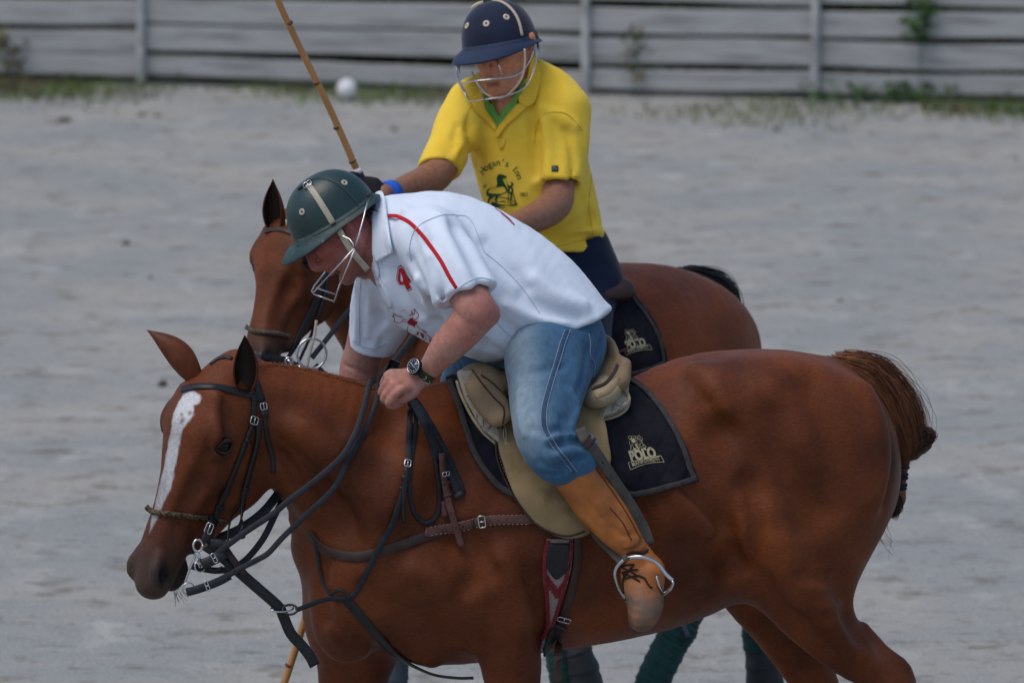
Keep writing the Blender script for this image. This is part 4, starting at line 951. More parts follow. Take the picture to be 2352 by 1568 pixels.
mbq.build('quilt_lines', qthr, u2)
FL = [(1160, 900), (1153, 925), (1144, 984), (1141, 1041), (1156, 1089), (1189, 1152), (1228, 1200), (1266, 1224), (1305, 1232), (1343, 1221), (1375, 1180), (1392, 1120), (1398, 1060), (1382, 984), (1368, 926), (1357, 890), (1290, 870), (1200, 880)]
def flapoff(x, y): return .026 + 0 * x
fl = sheet('flap', smoothpoly(FL, 5, (15,)), BP, flapoff, .009, tan_l, sad, step=10, sm=4)
flush(); BS = BP + [fl, u1, u2]
strap('edge_binding', [(1153, 925), (1145, 984), (1142, 1041), (1157, 1089), (1190, 1151), (1229, 1199), (1267, 1223), (1305, 1231), (1343, 1220)], 4, [fl], brn_l, fl, th=.006, rnd=True, off=-.001)
stitch([(1160, 930), (1150, 986), (1147, 1041), (1161, 1087), (1193, 1147), (1231, 1194), (1268, 1217), (1305, 1225), (1341, 1215)], [fl], fl, off=.0005, dash=4); stitch([(1364, 926), (1377, 984), (1393, 1056), (1396, 1100)], [fl], fl, off=.0008, w=2, dash=4)
# pommel, seat and cantle as one padded leather body
ff = Field()
sy = lambda x, o: Yc(x) - o
ff.chain([(P(1085, 878, sy(1085, .03)), .035, .10), (P(1110, 872, sy(1110, .03)), .042, .12), (P(1150, 880, sy(1150, .03)), .035, .13), (P(1250, 890, sy(1250, .02)), .03, .14), (P(1340, 880, sy(1340, .0)), .045, .17), (P(1385, 850, sy(1385, 0)), .05, .18)], b=L1, k=.02, n=4)
ff.chain([(P(1372, 880, sy(1378, .02)), .040, .155), (P(1388, 840, sy(1388, .0)), .028, .15), (P(1388, 800, sy(1388, .0)), .020, .12), (P(1390, 780, sy(1390, .0)), .014, .08)], b=L1, k=.02, n=4)
ff.chain([(P(1100, 880, sy(1100, .13)), .040, .022), (P(1125, 920, sy(1125, .19)), .045, .022), (P(1150, 960, sy(1150, .235)), .035, .02)], b=L1, k=.03, n=3)
v, q = ff.mesh(.006); seat1 = mesh_obj('seat', v, q, seat_l, sad)
ff = Field(); ff.chain([(P(1368, 912, sy(1365, .20)), .030, .04), (P(1390, 900, sy(1392, .17)), .036, .04), (P(1396, 885, sy(1398, .10)), .040, .04), (P(1398, 875, sy(1400, .0)), .04, .04)], b=L1, k=.02, n=4)
v, q = ff.mesh(.006); mesh_obj('back_panel', v, q, cream, sad)
flush(); BS2 = BS + [seat1]
strap('cantle_seam', [(1358, 893, -.36), (1390, 880, -.34), (1410, 855, -.27), (1418, 838, -.2)], 9, [], brn_l, seat1, th=.006, rnd=True, nrm=V3(.2, -1, .3)); strap('cantle_strap', [(1368, 912, -.37), (1398, 898, -.345), (1420, 868, -.28)], 12, [], seat_l, seat1, th=.006, nrm=V3(.2, -1, .3))
strap('pommel_seam', [(1085, 850), (1110, 885), (1135, 915), (1157, 940), (1153, 985)], 4, BS2, brn_l, seat1, th=.004, rnd=True); strap('pommel_seam', [(1105, 862), (1130, 880), (1165, 915)], 4, BS2, brn_l, seat1, th=.004, rnd=True)
strap('saddle_string', [(1160, 975), (1163, 1000), (1160, 1022), (1168, 1018)], 3, [fl] + BS, quil, sad, th=.003, rnd=True); strap('saddle_string', [(1157, 985), (1157, 1005), (1166, 1018), (1174, 1024)], 3, [fl] + BS, quil, sad, th=.003, rnd=True)
# girth
wov = mat('woven_girth', (.33, .25, .24), rough=.95, var=.3, scale=120, bump=.002, bscale=260, stretch=(1, 1, 2)); wred = mat('woven_red', (.18, .020, .026), rough=.95, var=.3, scale=120, bump=.002, bscale=260)
gi = sheet('girth_band', smoothpoly([(1255, 1236), (1314, 1236), (1314, 1262), (1307, 1315), (1285, 1401), (1271, 1440), (1262, 1475), (1240, 1495), (1243, 1466), (1254, 1435), (1252, 1363), (1247, 1291)], 4, (0, 1)), B1, .002, .008, wov, sad, step=8)
flush(); G1 = [gi]
strap('girth_edge', [(1259, 1240), (1251, 1291), (1256, 1363), (1258, 1435), (1246, 1468)], 9, G1 + B1, wred, gi, th=.005); strap('girth_edge', [(1311, 1240), (1311, 1264), (1303, 1315), (1281, 1401), (1268, 1438)], 8, G1 + B1, wred, gi, th=.005)
def rectp(x0, y0, x1, y1): return ([(x0, y0), (x1, y0), (x1, y1), (x0, y1)], [(0, 3, 2, 1)])
zz = []
for (cx, cy) in ((1279, 1332), (1265, 1430)):
    for k in range(6): zz.append(rectp(cx - 26 + k * 4.4, cy - 12 + k * 6, cx - 18 + k * 4.4, cy + 10 + k * 6)); zz.append(rectp(cx + 22 - k * 4.4, cy - 12 + k * 6, cx + 29 - k * 4.4, cy + 10 + k * 6)) if cx > 1270 else None
decal('woven_pattern', zz, G1, wred, gi, off=.0025)
sheet('girth_patch', smoothpoly([(1260, 1246), (1308, 1246), (1308, 1296), (1297, 1314), (1278, 1328), (1262, 1312), (1254, 1291)], 4, (0, 1)), G1 + B1, .001, .004, blk, gi, step=7)
o = strap('girth_strap', [(1324, 1225), (1325, 1260), (1323, 1295), (1312, 1350), (1300, 1395), (1290, 1432), (1284, 1465), (1281, 1500), (1279, 1530, -.43), (1281, 1562, -.43)], 18, B1, brn_l, sad, th=.005, off=.004)
buckle('buckle', 1297, 1415, 30, 14, 105, B1, o, .014); keeper((1290, 1436), 24, 105, B1, o, brn_l, .010, lpx=12)
strap('girth_strap', [(1280, 1425), (1268, 1450), (1250, 1480), (1240, 1495)], 24, B1, blk, sad, th=.005, off=.010)
flush()
# ================================================================== RIDERS
def human_head(fd, fr):
    "fr: X forward, Y up, Z the person's left; origin at ear height in the middle of the skull"
    g = fr; X, Y = fr.X, fr.Y
    fd.ell(g(-.005, .006), .092, .088, .074, X, Y, k=.02)
    fd.ell(g(.030, -.045), .060, .085, .058, X, Y, k=.025)
    fd.chain([(g(.035, -.100, .040), .020), (g(.062, -.128, .012), .019), (g(.062, -.128, -.012), .019), (g(.035, -.100, -.040), .020)], k=.025, n=3)
    for s in (1, -1):
        fd.chain([(g(-.005, -.045, .058 * s), .018), (g(.0, -.085, .055 * s), .020), (g(.040, -.112, .036 * s), .020)], k=.03, n=3)
        fd.ell(g(.068, -.038, .040 * s), .022, .024, .022, X, Y, k=.03)           # cheekbone
        fd.ell(g(.092, -.010, .031 * s), .012, .014, .019, X, Y, k=.02, sub=True)   # eye socket
        fd.chain([(g(.094, .012, .012 * s), .010), (g(.092, .016, .030 * s), .010), (g(.078, .010, .050 * s), .010)], k=.015, n=3)  # brow
        fd.chain([(g(.084, -.062, .012 * s), .0085), (g(.082, -.060, .017 * s), .007)], k=.010, n=2)    # wing of the nose
        fd.ell(g(.090, -.070, .0085 * s), .005, .005, .004, X, Y, k=.004, sub=True)
        fd.chain([(g(.098, -.052, .022 * s), .002), (g(.088, -.080, .033 * s), .002), (g(.074, -.100, .036 * s), .002)], k=.012, sub=True, n=3)   # fold beside the mouth
        # ear
        fd.chain([(g(-.010, -.045, .077 * s), .008, .006), (g(-.018, -.015, .085 * s), .012, .006), (g(-.016, .012, .086 * s), .014, .006), (g(-.004, .010, .080 * s), .010, .006)], b=fr.Z, k=.008, n=3)
        fd.chain([(g(-.006, -.028, .088 * s), .004), (g(-.010, .0, .090 * s), .006)], k=.005, sub=True, n=2)
    fd.chain([(g(.092, .0), .010), (g(.104, -.030), .0105), (g(.112, -.055), .0125), (g(.100, -.068), .011)], k=.012, n=3)     # nose
    fd.chain([(g(.072, -.083, .025), .007), (g(.090, -.081, .009), .009), (g(.090, -.081, -.009), .009), (g(.072, -.083, -.025), .007)], k=.010, n=3)
    fd.chain([(g(.070, -.099, .022), .006), (g(.086, -.099, .006), .009), (g(.086, -.099, -.006), .009), (g(.070, -.099, -.022), .006)], k=.010, n=3)
    fd.chain([(g(.074, -.091, .030), .002), (g(.100, -.090, .0), .003), (g(.074, -.091, -.030), .002)], k=.005, sub=True, n=4)
    fd.ell(g(.075, -.112), .016, .010, .020, X, Y, k=.012, sub=True)
    fd.ell(g(.068, -.132), .018, .016, .022, X, Y, k=.02)
def hand(fd, wrist, d, back, curl=(75, 85, 55), thumb=(.6, .5), s=1.0, side=1, spread=0, fr_=None):
    "d: wrist to knuckles, back: normal of the back of the hand, side: +1 thumb on cross(d, back) side"
    d = unit(d); back = unit(back - d * (back @ d)); th = np.cross(d, back) * side
    K = wrist + d * .088 * s
    fd.chain([(wrist, .020 * s, .028 * s), (wrist + d * .035 * s, .018 * s, .036 * s), (K - d * .004 * s - back * .003 * s, .0155 * s, .041 * s)], b=th, k=.008, n=4)
    for i, (o, l, r) in enumerate(((.031, 1.0, .0108), (.0105, 1.08, .0112), (-.0105, 1.0, .0106), (-.031, .82, .0094))):
        c = list(curl[i]) if isinstance(curl[0], (tuple, list)) else list(curl)
        p = K + th * o * s - d * (abs(o) * .12 + (.008 if i == 3 else 0)) * s; a = 0; st = [(p - d * .022 * s, r * s * .95), (p, r * s * 1.12)]
        for ang, L in zip(c, (.044, .027, .022)):
            a += rad(ang); dd = d * math.cos(a) - back * math.sin(a); p = p + dd * L * l * s; r *= .92; st.append((p, r * s * 1.0))
        fd.chain(st, k=.003, n=3)
    t0 = wrist + d * .022 * s + th * .024 * s; t1 = t0 + (d * .62 + th * .30 - back * .55) * .036 * s; t2 = t1 + (d * thumb[0] - th * .05 - back * thumb[1]) * .032 * s; t3 = t2 + (d * thumb[0] * .8 - th * .45 - back * thumb[1] * .9) * .024 * s
    fd.chain([(t0, .017 * s), (t1, .0145 * s), (t2, .0125 * s), (t3, .0095 * s)], k=.010, n=4)
def skin_mat(name, blot=(.0, .0, .0), rough=.5, var=.10):
    return mat(name, (0, 0, 0), rough=rough, spec=.35, attr=True, var=.16, scale=60, bump=.0010, bscale=260, sss=.08, bump2=.0015, b2scale=45)
def cloth_mat(name, col, var=.05, scale=8, b2=.006, b2s=9, rough=.85, attr=False, stretch=(1, 1, 1), sheen=.15, col2=None, **k):
    return mat(name, col, rough=rough, spec=.15, var=var, scale=scale, bump=.0004, bscale=500, bump2=b2, b2scale=b2s, attr=attr, stretch=stretch, sheen=sheen, col2=col2, **k)
def helmet(person, hf, rf, rl, ru, peak, drop, m_shell, m_peak, name='helmet'):
    "hf: X forward, Y up, Z left at the level of the rim. Returns shell"
    mb = MB(); nu, nv = 56, 20
    vs = []; fs = []
    for j in range(nv + 1):
        a = (math.pi / 2) * j / nv
        for i in range(nu):
            b = 2 * math.pi * i / nu; r = math.sin(a) ** .86 if j else 0
            vs.append(hf(rf * r * math.cos(b), ru * max(math.cos(a), 0) ** .9, rl * r * math.sin(b)))
    for j in range(nv):
        for i in range(nu): fs.append((j * nu + i, (j + 1) * nu + i, (j + 1) * nu + (i + 1) % nu, j * nu + (i + 1) % nu))
    for k_ in range(2): # inside
        pass
    o = len(vs); vs += [tuple(hf(*(np.array(hf.inv(np.array(v)[None]))[:, 0] * .94))) for v in vs[:]]
    fs += [tuple(o + i for i in f[::-1]) for f in fs[:]]
    shell = mesh_obj(name, vs, fs, m_shell, person)
    # rim and peak
    vs = []; prof = [(.0, .012), (.004, .004), (.30, -.06), (.65, -.35), (1.0, -.85), (1.02, -.95), (.98, -1.05), (.6, -.62), (.2, -.35), (-.02, -.30)]
    for i in range(80):
        b = 2 * math.pi * i / 80; c = max(math.cos(b), 0); e = .014 + (peak - .014) * c ** 2.2; dr = .010 + (drop - .010) * c ** 1.2
        ux, uz = math.cos(b), math.sin(b); nl = math.hypot(ux / rf, uz / rl); nx, nz = ux / rf / nl, uz / rl / nl
        for (q, h) in prof: vs.append(hf(rf * ux + nx * e * q, h * dr if h < 0 else h, rl * uz + nz * e * q))
    K = len(prof); fs = []
    for i in range(80):
        for k_ in range(K): fs.append((i * K + k_, ((i + 1) % 80) * K + k_, ((i + 1) % 80) * K + (k_ + 1) % K, i * K + (k_ + 1) % K))
    pk = mesh_obj('peak', vs, fs, m_peak, shell)
    return shell, pk
def vent(x, y, objs, m, parent, r=.0090):
    h = hit(objs, x, y)
    if h is None: return
    c, n = h[1], h[2]; mb = MB(); v, f = sweep(ringpts(c + n * .001, n, r * .64, 20), lambda i, k: circ(r * .38, 6, .0022), True, up=[n] * 20); mb.add(v, f)
    v, f = sweep([c - n * .002, c + n * .0012], lambda i, k: circ(r * .3, 10)); mb.add(v, f, 1); mb.build('vent', [m, hole], parent)
# ------------------------------------------------------------------ rider in white
skin1 = skin_mat('skin_pale')
fwd1 = unit(RT * -.72 + UP * -.66 + FWD * -.18); up1 = unit(RT * -.68 + UP * .72 + FWD * .05)
lat1 = unit(np.cross(up1, fwd1)); lat1 = lat1 if lat1 @ FWD < 0 else -lat1
hc1 = P(762, 512, -.13); hh1 = Fr(hc1, fwd1, unit(np.cross(lat1, fwd1)) * (1 if np.cross(lat1, fwd1) @ up1 > 0 else -1), lat1)
b1 = Field(); human_head(b1, hh1)
b1.chain([(hh1(-.01, -.06), .062), (P(830, 565, -.12), .068), (P(880, 585, -.10), .078), (P(930, 590, -.09), .10)], k=.03, n=4)
b1.chain([(P(940, 580, -.08), .13), (P(1100, 640, -.06), .15), (P(1240, 715, -.03), .11), (P(1275, 775, 0), .08)], k=.03, n=3)
armN = [(P(985, 560, -.19), .042), (P(1035, 615, -.28), .046), (P(1088, 700, -.385), .052), (P(1090, 722, -.385), .052), (P(1066, 755, -.38), .050), (P(1028, 795, -.37), .044), (P(993, 838, -.355), .031), (P(975, 858, -.35), .0285)]
b1.chain([(p, r, r * 1.02) for p, r in armN], k=.02, n=5)
b1.ell(P(1122, 722, -.375), .028, .024, .024, k=.03)
wr1 = P(962, 865, -.345)
d1 = unit(V3(-.78, -.56, -.06)); bk1 = unit(V3(.24, -.50, .80))
hand(b1, wr1 + V3(.004, 0, 0), d1, bk1, curl=((62, 82, 50), (66, 85, 50), (70, 85, 50), (74, 85, 50)), side=-1 if np.cross(d1, bk1)[0] < 0 else 1, thumb=(.75, .35), s=1.02)
armF = [(P(890, 620, .03), .060), (P(862, 700, .06), .056), (P(838, 800, .08), .052), (P(826, 850, .09), .054), (P(826, 900, .08), .050), (P(860, 925, .06), .036), (P(880, 930, .05), .028)]
b1.chain(armF, k=.02, n=4)
hand(b1, P(884, 930, .05), unit(V3(.5, 0, -.3)), unit(V3(.3, .3, .9)), curl=(75, 80, 50), side=1)
crease(b1, [(792, 838), (820, 850), (850, 862)], .003, k=.012)
for q in ([(868, 860), (860, 880)],): pass
v, q = b1.mesh(.0036, smooth=1)
def skin_col(v, base, red, spots=(), beard=None, fr=None, bcol=(.12, .06, .05)):
    c = np.tile(np.array(base), (len(v), 1)); n = noise3(v, 11, 31) * .5 + .5; c = lerp(c, np.array(red), np.clip(n * .7, 0, 1))
    for p, r, k in spots: c = lerp(c, np.array(red) * .95, np.clip(k * np.exp(-((v - p) ** 2).sum(1) / r ** 2), 0, 1))
    if fr is not None:
        a, b, z = fr.inv(v); br = np.clip((-.062 - b) / .02, 0, 1) * np.clip((a + .02) / .03, 0, 1) * (b > -.165); lip = np.exp(-(((b + .090) / .0095) ** 2 + (z / .024) ** 2)) * (a > .072)
        c = lerp(c, np.array(bcol), br * (.45 if beard is None else beard) * (1 - lip)); c = lerp(c, np.array((.34, .09, .08)), np.clip(lip * 1.1, 0, 1))
    return c
elb = P(1122, 715, -.40)
rider1 = thing('person', 'rider in white shirt, jeans and green helmet, bending over the front horse neck', 'person', hp(1290, 1000, 0))
col = skin_col(v, (.40, .215, .165), (.44, .15, .12), [(elb, .05, .9), (hh1(0, -.05, .06), .13, 1.3), (P(900, 870, -.42), .03, .8)], fr=hh1)
a_, b_, z_ = hh1.inv(v); far_ = np.clip(1.0 - (a_ ** 2 + b_ ** 2 + z_ ** 2) ** .5 / .19, 0, 1); col = lerp(col, np.array((.33, .075, .06)), np.clip(far_ * 1.4, 0, .75) * (b_ > -.075))
skinb1 = mesh_obj('body', v, q, skin1, rider1, col=col)
# short dark hair under the rim
hairm1 = mat('dark_hair', (.018, .012, .010), rough=.6, var=.3)
def hair_patch(person, fr, cells, L, n, m, seed=1, down=(-.25, -1.0)):
    rs = np.random.RandomState(seed); mb = MB()
    for _ in range(n):
        a0, a1, b0, b1_, z0, z1 = cells[rs.randint(len(cells))]; p = fr(rs.uniform(a0, a1), rs.uniform(b0, b1_), rs.uniform(z0, z1)); 
        d_ = unit(fr.X * (down[0] + rs.normal() * .25) + fr.Y * (down[1] + rs.normal() * .1) + fr.Z * rs.normal() * .15); l_ = L * rs.uniform(.6, 1.2)
        v, f = tube([p, p + d_ * l_ * .5, p + d_ * l_], lambda t: .0016 * (1.1 - t), 4); mb.add(v, f)
    return mb.build('hair', m, person)
hair_patch(rider1, hh1, [(-.075, -.015, -.02, .02, .073, .080), (-.1, -.07, -.04, .0, .02, .07)], .028, 420, hairm1)
# shirt: trunk and two short sleeves with folds
s1 = Field(); tr_ = Field()
TS = [(925, 568, 118, .15), (1005, 606, 166, .19), (1100, 650, 171, .205), (1190, 692, 152, .205), (1262, 722, 120, .20), (1330, 752, 84, .19), (1400, 790, 70, .17)]
tr_.chain([(P(x, y, -.07 + (x - 900) * .00012), r * MPX, w_) for x, y, r, w_ in TS], b=V3(.25, -1, .1), k=.04, n=4)
tr_.half(P(1366, 745, -.05), unit(RT * .655 + UP * -.755), k=.012); tr_.half(P(1240, 792, -.05), unit(RT * .38 + UP * -.925), k=.012)
s1.field(tr_, k=.01, sub=False)
s1.ell(P(985, 545, -.235), .085, .085, .07, k=.05)
s1.ell(P(900, 560, -.05), .085, .10, .11, k=.05)
def sleeve(chains, c, n, arm):
    f = Field()
    for ch, k in chains: f.chain([(p, r, r * .97) for p, r in ch], k=k, n=4)
    f.half(c, n, k=.004); f.chain(arm, k=.003, sub=True, n=2); return f
slN = [(P(985, 548, -.225), .078), (P(1028, 605, -.295), .088), (P(1060, 650, -.345), .080), (P(1094, 700, -.38), .075), (P(1112, 740, -.395), .073)]
hemN = P(1088, 672, -.365); nN = unit(P(1098, 722, -.395) - P(1055, 635, -.345)); nN = unit(nN + V3(-.12, 0, 0)); dN = unit(P(1094, 700, -.38) - P(1060, 650, -.345))
s1.field(sleeve([(slN, .03), ([(P(985, 600, -.27), .05), (P(1010, 660, -.34), .042), (P(1034, 705, -.37), .030)], .035)], hemN, nN, [(P(1077, 673, -.362) - dN * .015, .048), (P(1077, 673, -.362) + dN * .06, .056)]), k=.035, sub=False)
slF = [(P(890, 610, .0), .075), (P(872, 690, .04), .075), (P(855, 760, .07), .062), (P(846, 830, .08), .060), (P(842, 870, .09), .058)]
hemF = P(852, 800, .075); nF = unit(P(838, 850, .09) - P(862, 740, .06))
s1.field(sleeve([(slF, .04), ([(P(920, 700, .0), .05), (P(895, 760, .04), .045), (P(880, 800, .07), .02)], .04)], hemF, nF, [(hemF - nF * .03, .047), (hemF + nF * .06, .052)]), k=.035, sub=False)
# open neck
s1.chain([(P(800, 560, -.13), .075), (P(862, 572, -.11), .073)], k=.006, sub=True, n=2)
for path, r, k, sb in [([(945, 600), (975, 680), (1000, 730), (1010, 760)], .012, .03, True), ([(960, 640), (985, 700), (1015, 735)], .010, .02, False), ([(1010, 740), (1040, 780), (1060, 815)], .010, .03, True), ([(1110, 700), (1150, 740), (1200, 770), (1230, 780)], .008, .03, True), ([(1100, 760), (1140, 780), (1180, 810)], .008, .03, False), ([(1090, 790), (1130, 800), (1170, 818)], .007, .02, True), ([(1160, 700), (1230, 730), (1300, 740)], .006, .03, False), ([(1200, 680), (1260, 712), (1330, 730)], .006, .03, True), ([(1120, 560), (1160, 610), (1210, 660)], .006, .04, True), ([(1010, 500), (1030, 560), (1060, 620), (1075, 655)], .007, .035, False), ([(1045, 520), (1080, 580), (1105, 635)], .008, .04, True), ([(975, 560), (1000, 620), (1020, 690)], .006, .03, False), ([(990, 600), (1010, 660), (1025, 700)], .006, .02, True),
                       ([(860, 640), (868, 690), (905, 735)], .010, .03, True), ([(850, 660), (850, 720), (845, 770)], .006, .02, False), ([(870, 700), (880, 740), (872, 785)], .007, .02, True), ([(820, 660), (822, 720), (818, 780)], .005, .02, False), ([(890, 745), (870, 770), (860, 795)], .006, .02, False), ([(905, 620), (925, 670), (960, 720)], .008, .03, True), ([(885, 650), (900, 690), (930, 735)], .007, .02, False), ([(1230, 640), (1280, 680), (1340, 700)], .006, .04, False), ([(1060, 700), (1080, 750), (1120, 790)], .010, .04, True), ([(930, 480), (960, 520), (975, 540)], .005, .03, False)]:
    crease(s1, path, r, k, sb)
v, q = s1.mesh(.005, disp=lambda p: noise3(p * V3(1, 1, 1), 4.5, 41) * .0022 + noise3(p * V3(1.6, 1, .7), 12, 42) * .0011, smooth=1)
whitem = cloth_mat('white_jersey', (.74, .82, .94), var=.03, b2=.005, b2s=14)
shirt1 = mesh_obj('shirt', v, q, whitem, rider1); flush()
S1 = [shirt1]
seam = mat('grey_seam_thread', (.50, .56, .64), rough=.9, var=0); redt = mat('red_trim', (.50, .012, .022), rough=.8, var=.08); redp = mat('dark_red_print', (.34, .018, .035), rough=.8, var=.1)  # seam lines are thin grey stitching
strap('red_piping', [(889, 496), (903, 496), (915, 498), (942, 512), (967, 537), (992, 570), (1014, 602), (1032, 635), (1049, 662)], 9, S1, redt, shirt1, th=.002, off=.0005)
for p_ in ([(945, 600), (941, 570), (950, 535), (972, 512), (1014, 495), (1042, 494)], [(1042, 494), (1080, 505), (1112, 580)], [(1114, 581), (1158, 617), (1204, 667), (1240, 720)], [(1136, 735), (1172, 771), (1204, 783), (1270, 768)], [(1046, 672), (1066, 652), (1100, 638), (1128, 642)], [(808, 778), (830, 794), (862, 799), (888, 788)], [(830, 640), (826, 700), (826, 790)]): strap('seam', p_, 1.4, S1, seam, shirt1, th=.0014, off=.0006, sm=0)
col_o = smoothpoly([(864, 478), (867, 455), (884, 454), (894, 501), (902, 532), (911, 578), (870, 600), (861, 579), (859, 524)], 4, (5, 6))
collar1 = sheet('collar', col_o, [shirt1, skinb1], .010, .005, whitem, shirt1, step=6, sm=3)
sheet('collar_tip', smoothpoly([(861, 575), (868, 600), (874, 625), (871, 640), (862, 612)], 3, (3,)), S1, .004, .004, whitem, shirt1, step=5)
sheet('placket', smoothpoly([(861, 600), (874, 640), (890, 672), (902, 700), (893, 706), (878, 680), (866, 650), (858, 615)], 3), S1, .001, .0025, whitem, shirt1, step=5)
c, n = on(S1, 875, 653, .004); v, f = sweep([c, c + n * .002], lambda i, k: circ(.0052, 14)); mesh_obj('button', v, f, mat('button', (.6, .6, .58), rough=.3), shirt1)
m4 = lambda x, y: (884.4 + .156 * x, 583.3 + .156 * y)
four = [(245, 180), (195, 210), (200, 250), (185, 300), (180, 380), (215, 450), (290, 445), (320, 520), (345, 535), (388, 505), (385, 478), (365, 465), (355, 415), (388, 420), (375, 385), (338, 385), (320, 310), (285, 220)]
def grow(p, s): c = np.mean(p, 0); return [tuple(c + (np.array(q) - c) * s) for q in p]
decal('numeral', [poly2([(p[0], p[1]) for p in grow(four, 1.10)], [grow(four, 1.02)])], S1, redp, shirt1, .0012, m4)
decal('numeral', [poly2(grow(four, .93), [[(232, 262), (225, 370), (245, 412), (272, 405), (262, 330)]])], S1, redt, shirt1, .0014, m4)
E_ = [line2(q, w_, taper=tp) for q, w_, tp in (([(255, 930), (180, 905), (125, 870), (130, 905), (108, 912), (140, 935), (140, 985), (190, 1010), (240, 1000), (272, 960)], 9, False), ([(215, 870), (250, 828), (300, 832), (345, 880)], 6, True), ([(215, 870), (240, 925), (320, 965), (350, 950)], 6, True), ([(350, 895), (390, 880), (392, 835), (412, 885), (435, 870), (430, 805), (470, 860), (498, 895), (470, 945), (430, 965)], 10, False), ([(430, 870), (405, 900), (355, 910)], 8, True), ([(350, 1040), (328, 1100), (335, 1160), (370, 1200)], 12, True), ([(370, 1200), (440, 1190), (490, 1130)], 8, True), ([(470, 1045), (520, 1100), (600, 1140), (605, 1155), (560, 1130)], 8, False), ([(560, 1150), (650, 1210), (715, 1280)], 9, True), ([(590, 1180), (605, 1240), (560, 1270), (500, 1275)], 9, True), ([(525, 1292), (590, 1295)], 7, True), ([(410, 1060), (415, 1110)], 8, True), ([(280, 960), (290, 995), (330, 985)], 7, True), ([(440, 960), (415, 985), (440, 1005)], 9, False), ([(490, 1270), (520, 1320), (590, 1360)], 8, True))]
E_ += [poly2(q) for q in ([(365, 945), (410, 930), (425, 975), (480, 990), (470, 1030), (440, 1045), (450, 1080), (420, 1060), (380, 1040), (350, 1030), (325, 1000)], [(480, 1130), (470, 1180), (430, 1205), (370, 1195), (400, 1230), (480, 1265), (490, 1200), (500, 1150)], [(515, 1150), (560, 1165), (580, 1210), (560, 1245), (515, 1250), (535, 1200)], [(650, 1230), (680, 1270), (690, 1310), (650, 1345), (630, 1365), (570, 1325), (620, 1335), (660, 1300)])]
decal('emblem', E_, S1, redp, shirt1, .0013, m4)
strap('back_numeral', [(1136, 478), (1156, 492), (1170, 504), (1181, 517)], 3, S1, redp, shirt1, th=.001); strap('back_numeral', [(1150, 490), (1166, 503), (1175, 514), (1181, 518)], 2.5, S1, redp, shirt1, th=.001)
# jeans
j1 = Field()
def mir(p, c0=None):
    c = V3(hp(1400, 1000)[0], Yc(1400), 0); return p - 2 * ((p - c) @ L1) * L1
TH = [(P(1295, 790, -.09), .100, .10), (P(1262, 830, -.20), .122, .100), (P(1254, 890, -.29), .106, .088), (P(1250, 950, -.37), .088, .080), (P(1252, 1000, -.415), .078, .072), (P(1285, 1045, -.42), .078, .070), (P(1316, 1080, -.405), .054, .052), (P(1335, 1110, -.40), .044, .044)]
j1.chain([(P(1300, 755, -.02), .07, .13), (P(1285, 800, -.02), .10, .15)], b=L1, k=.04, n=3)
j1.chain(TH, b=L1, k=.05, n=4); j1.chain([(mir(p), a, b_) for p, a, b_ in TH], b=L1, k=.05, n=4)
j1.ell(P(1328, 790, -.10), .06, .10, .10, k=.04)
j1.ell(P(1338, 1040, -.415), .045, .05, .055, k=.03)
for path, r, k, sb in [([(1200, 860), (1240, 850), (1290, 840)], .008, .04, True), ([(1350, 800), (1340, 860), (1320, 920)], .006, .03, True), ([(1310, 900), (1322, 940), (1312, 985)], .008, .03, False), ([(1225, 985), (1260, 990), (1306, 985)], .007, .025, True), ([(1255, 1010), (1290, 1000), (1330, 1003)], .008, .02, False), ([(1262, 1025), (1300, 1018), (1345, 1025)], .008, .02, True), ([(1275, 1045), (1310, 1035), (1350, 1040)], .008, .02, False), ([(1240, 1060), (1270, 1075), (1310, 1075)], .008, .02, True), ([(1280, 1065), (1320, 1052), (1352, 1048)], .006, .015, True), ([(1190, 900), (1195, 950), (1205, 1000)], .006, .03, False), ([(1215, 880), (1220, 930), (1230, 970)], .007, .04, True), ([(1380, 770), (1372, 810), (1358, 850)], .006, .03, True), ([(1240, 1085), (1275, 1092), (1300, 1085)], .006, .012, True), ([(1290, 960), (1302, 1000), (1330, 1015)], .008, .02, True)]:
    crease(j1, path, r * 1.35, k * .55, sb)
v, q = j1.mesh(.0055, disp=lambda p: noise3(p * V3(1, 1, 1.5), 6, 51) * .0016 + noise3(p * V3(1, 1, 2.5), 17, 52) * .0010, smooth=1)
xy = np.array(px(v.T)) if False else None
def pxa(v): q = v - CAMP; dep = q @ FWD; return CX + F * (q @ RT) / dep, CY - F * (q @ UP) / dep
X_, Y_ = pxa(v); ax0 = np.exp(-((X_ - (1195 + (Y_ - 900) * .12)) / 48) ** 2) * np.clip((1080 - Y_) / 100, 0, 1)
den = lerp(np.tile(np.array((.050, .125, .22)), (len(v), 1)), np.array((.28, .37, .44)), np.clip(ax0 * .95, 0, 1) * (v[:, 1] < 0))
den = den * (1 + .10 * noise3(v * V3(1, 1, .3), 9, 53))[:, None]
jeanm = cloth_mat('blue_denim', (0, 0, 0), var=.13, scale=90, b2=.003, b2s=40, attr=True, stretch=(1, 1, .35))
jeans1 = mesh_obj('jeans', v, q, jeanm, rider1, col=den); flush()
J1 = [jeans1]; dth = mat('denim_thread', (.22, .30, .38), rough=.9, var=.1); dsm = mat('denim_seam', (.035, .08, .15), rough=.9, var=.15, scale=90)
SP = [(1303, 758), (1291, 790), (1281, 825), (1268, 868), (1257, 907), (1250, 940), (1249, 965), (1252, 985), (1261, 1003), (1276, 1028), (1295, 1051), (1319, 1082)]
strap('side_seam', SP, 9, J1, dsm, jeans1, th=.002, off=.0002, sm=2)
for dx in (-6, 6): strap('stitching', [(x + dx, y) for x, y in SP], 1.8, J1, dth, jeans1, th=.0015, off=.0015, sm=2)
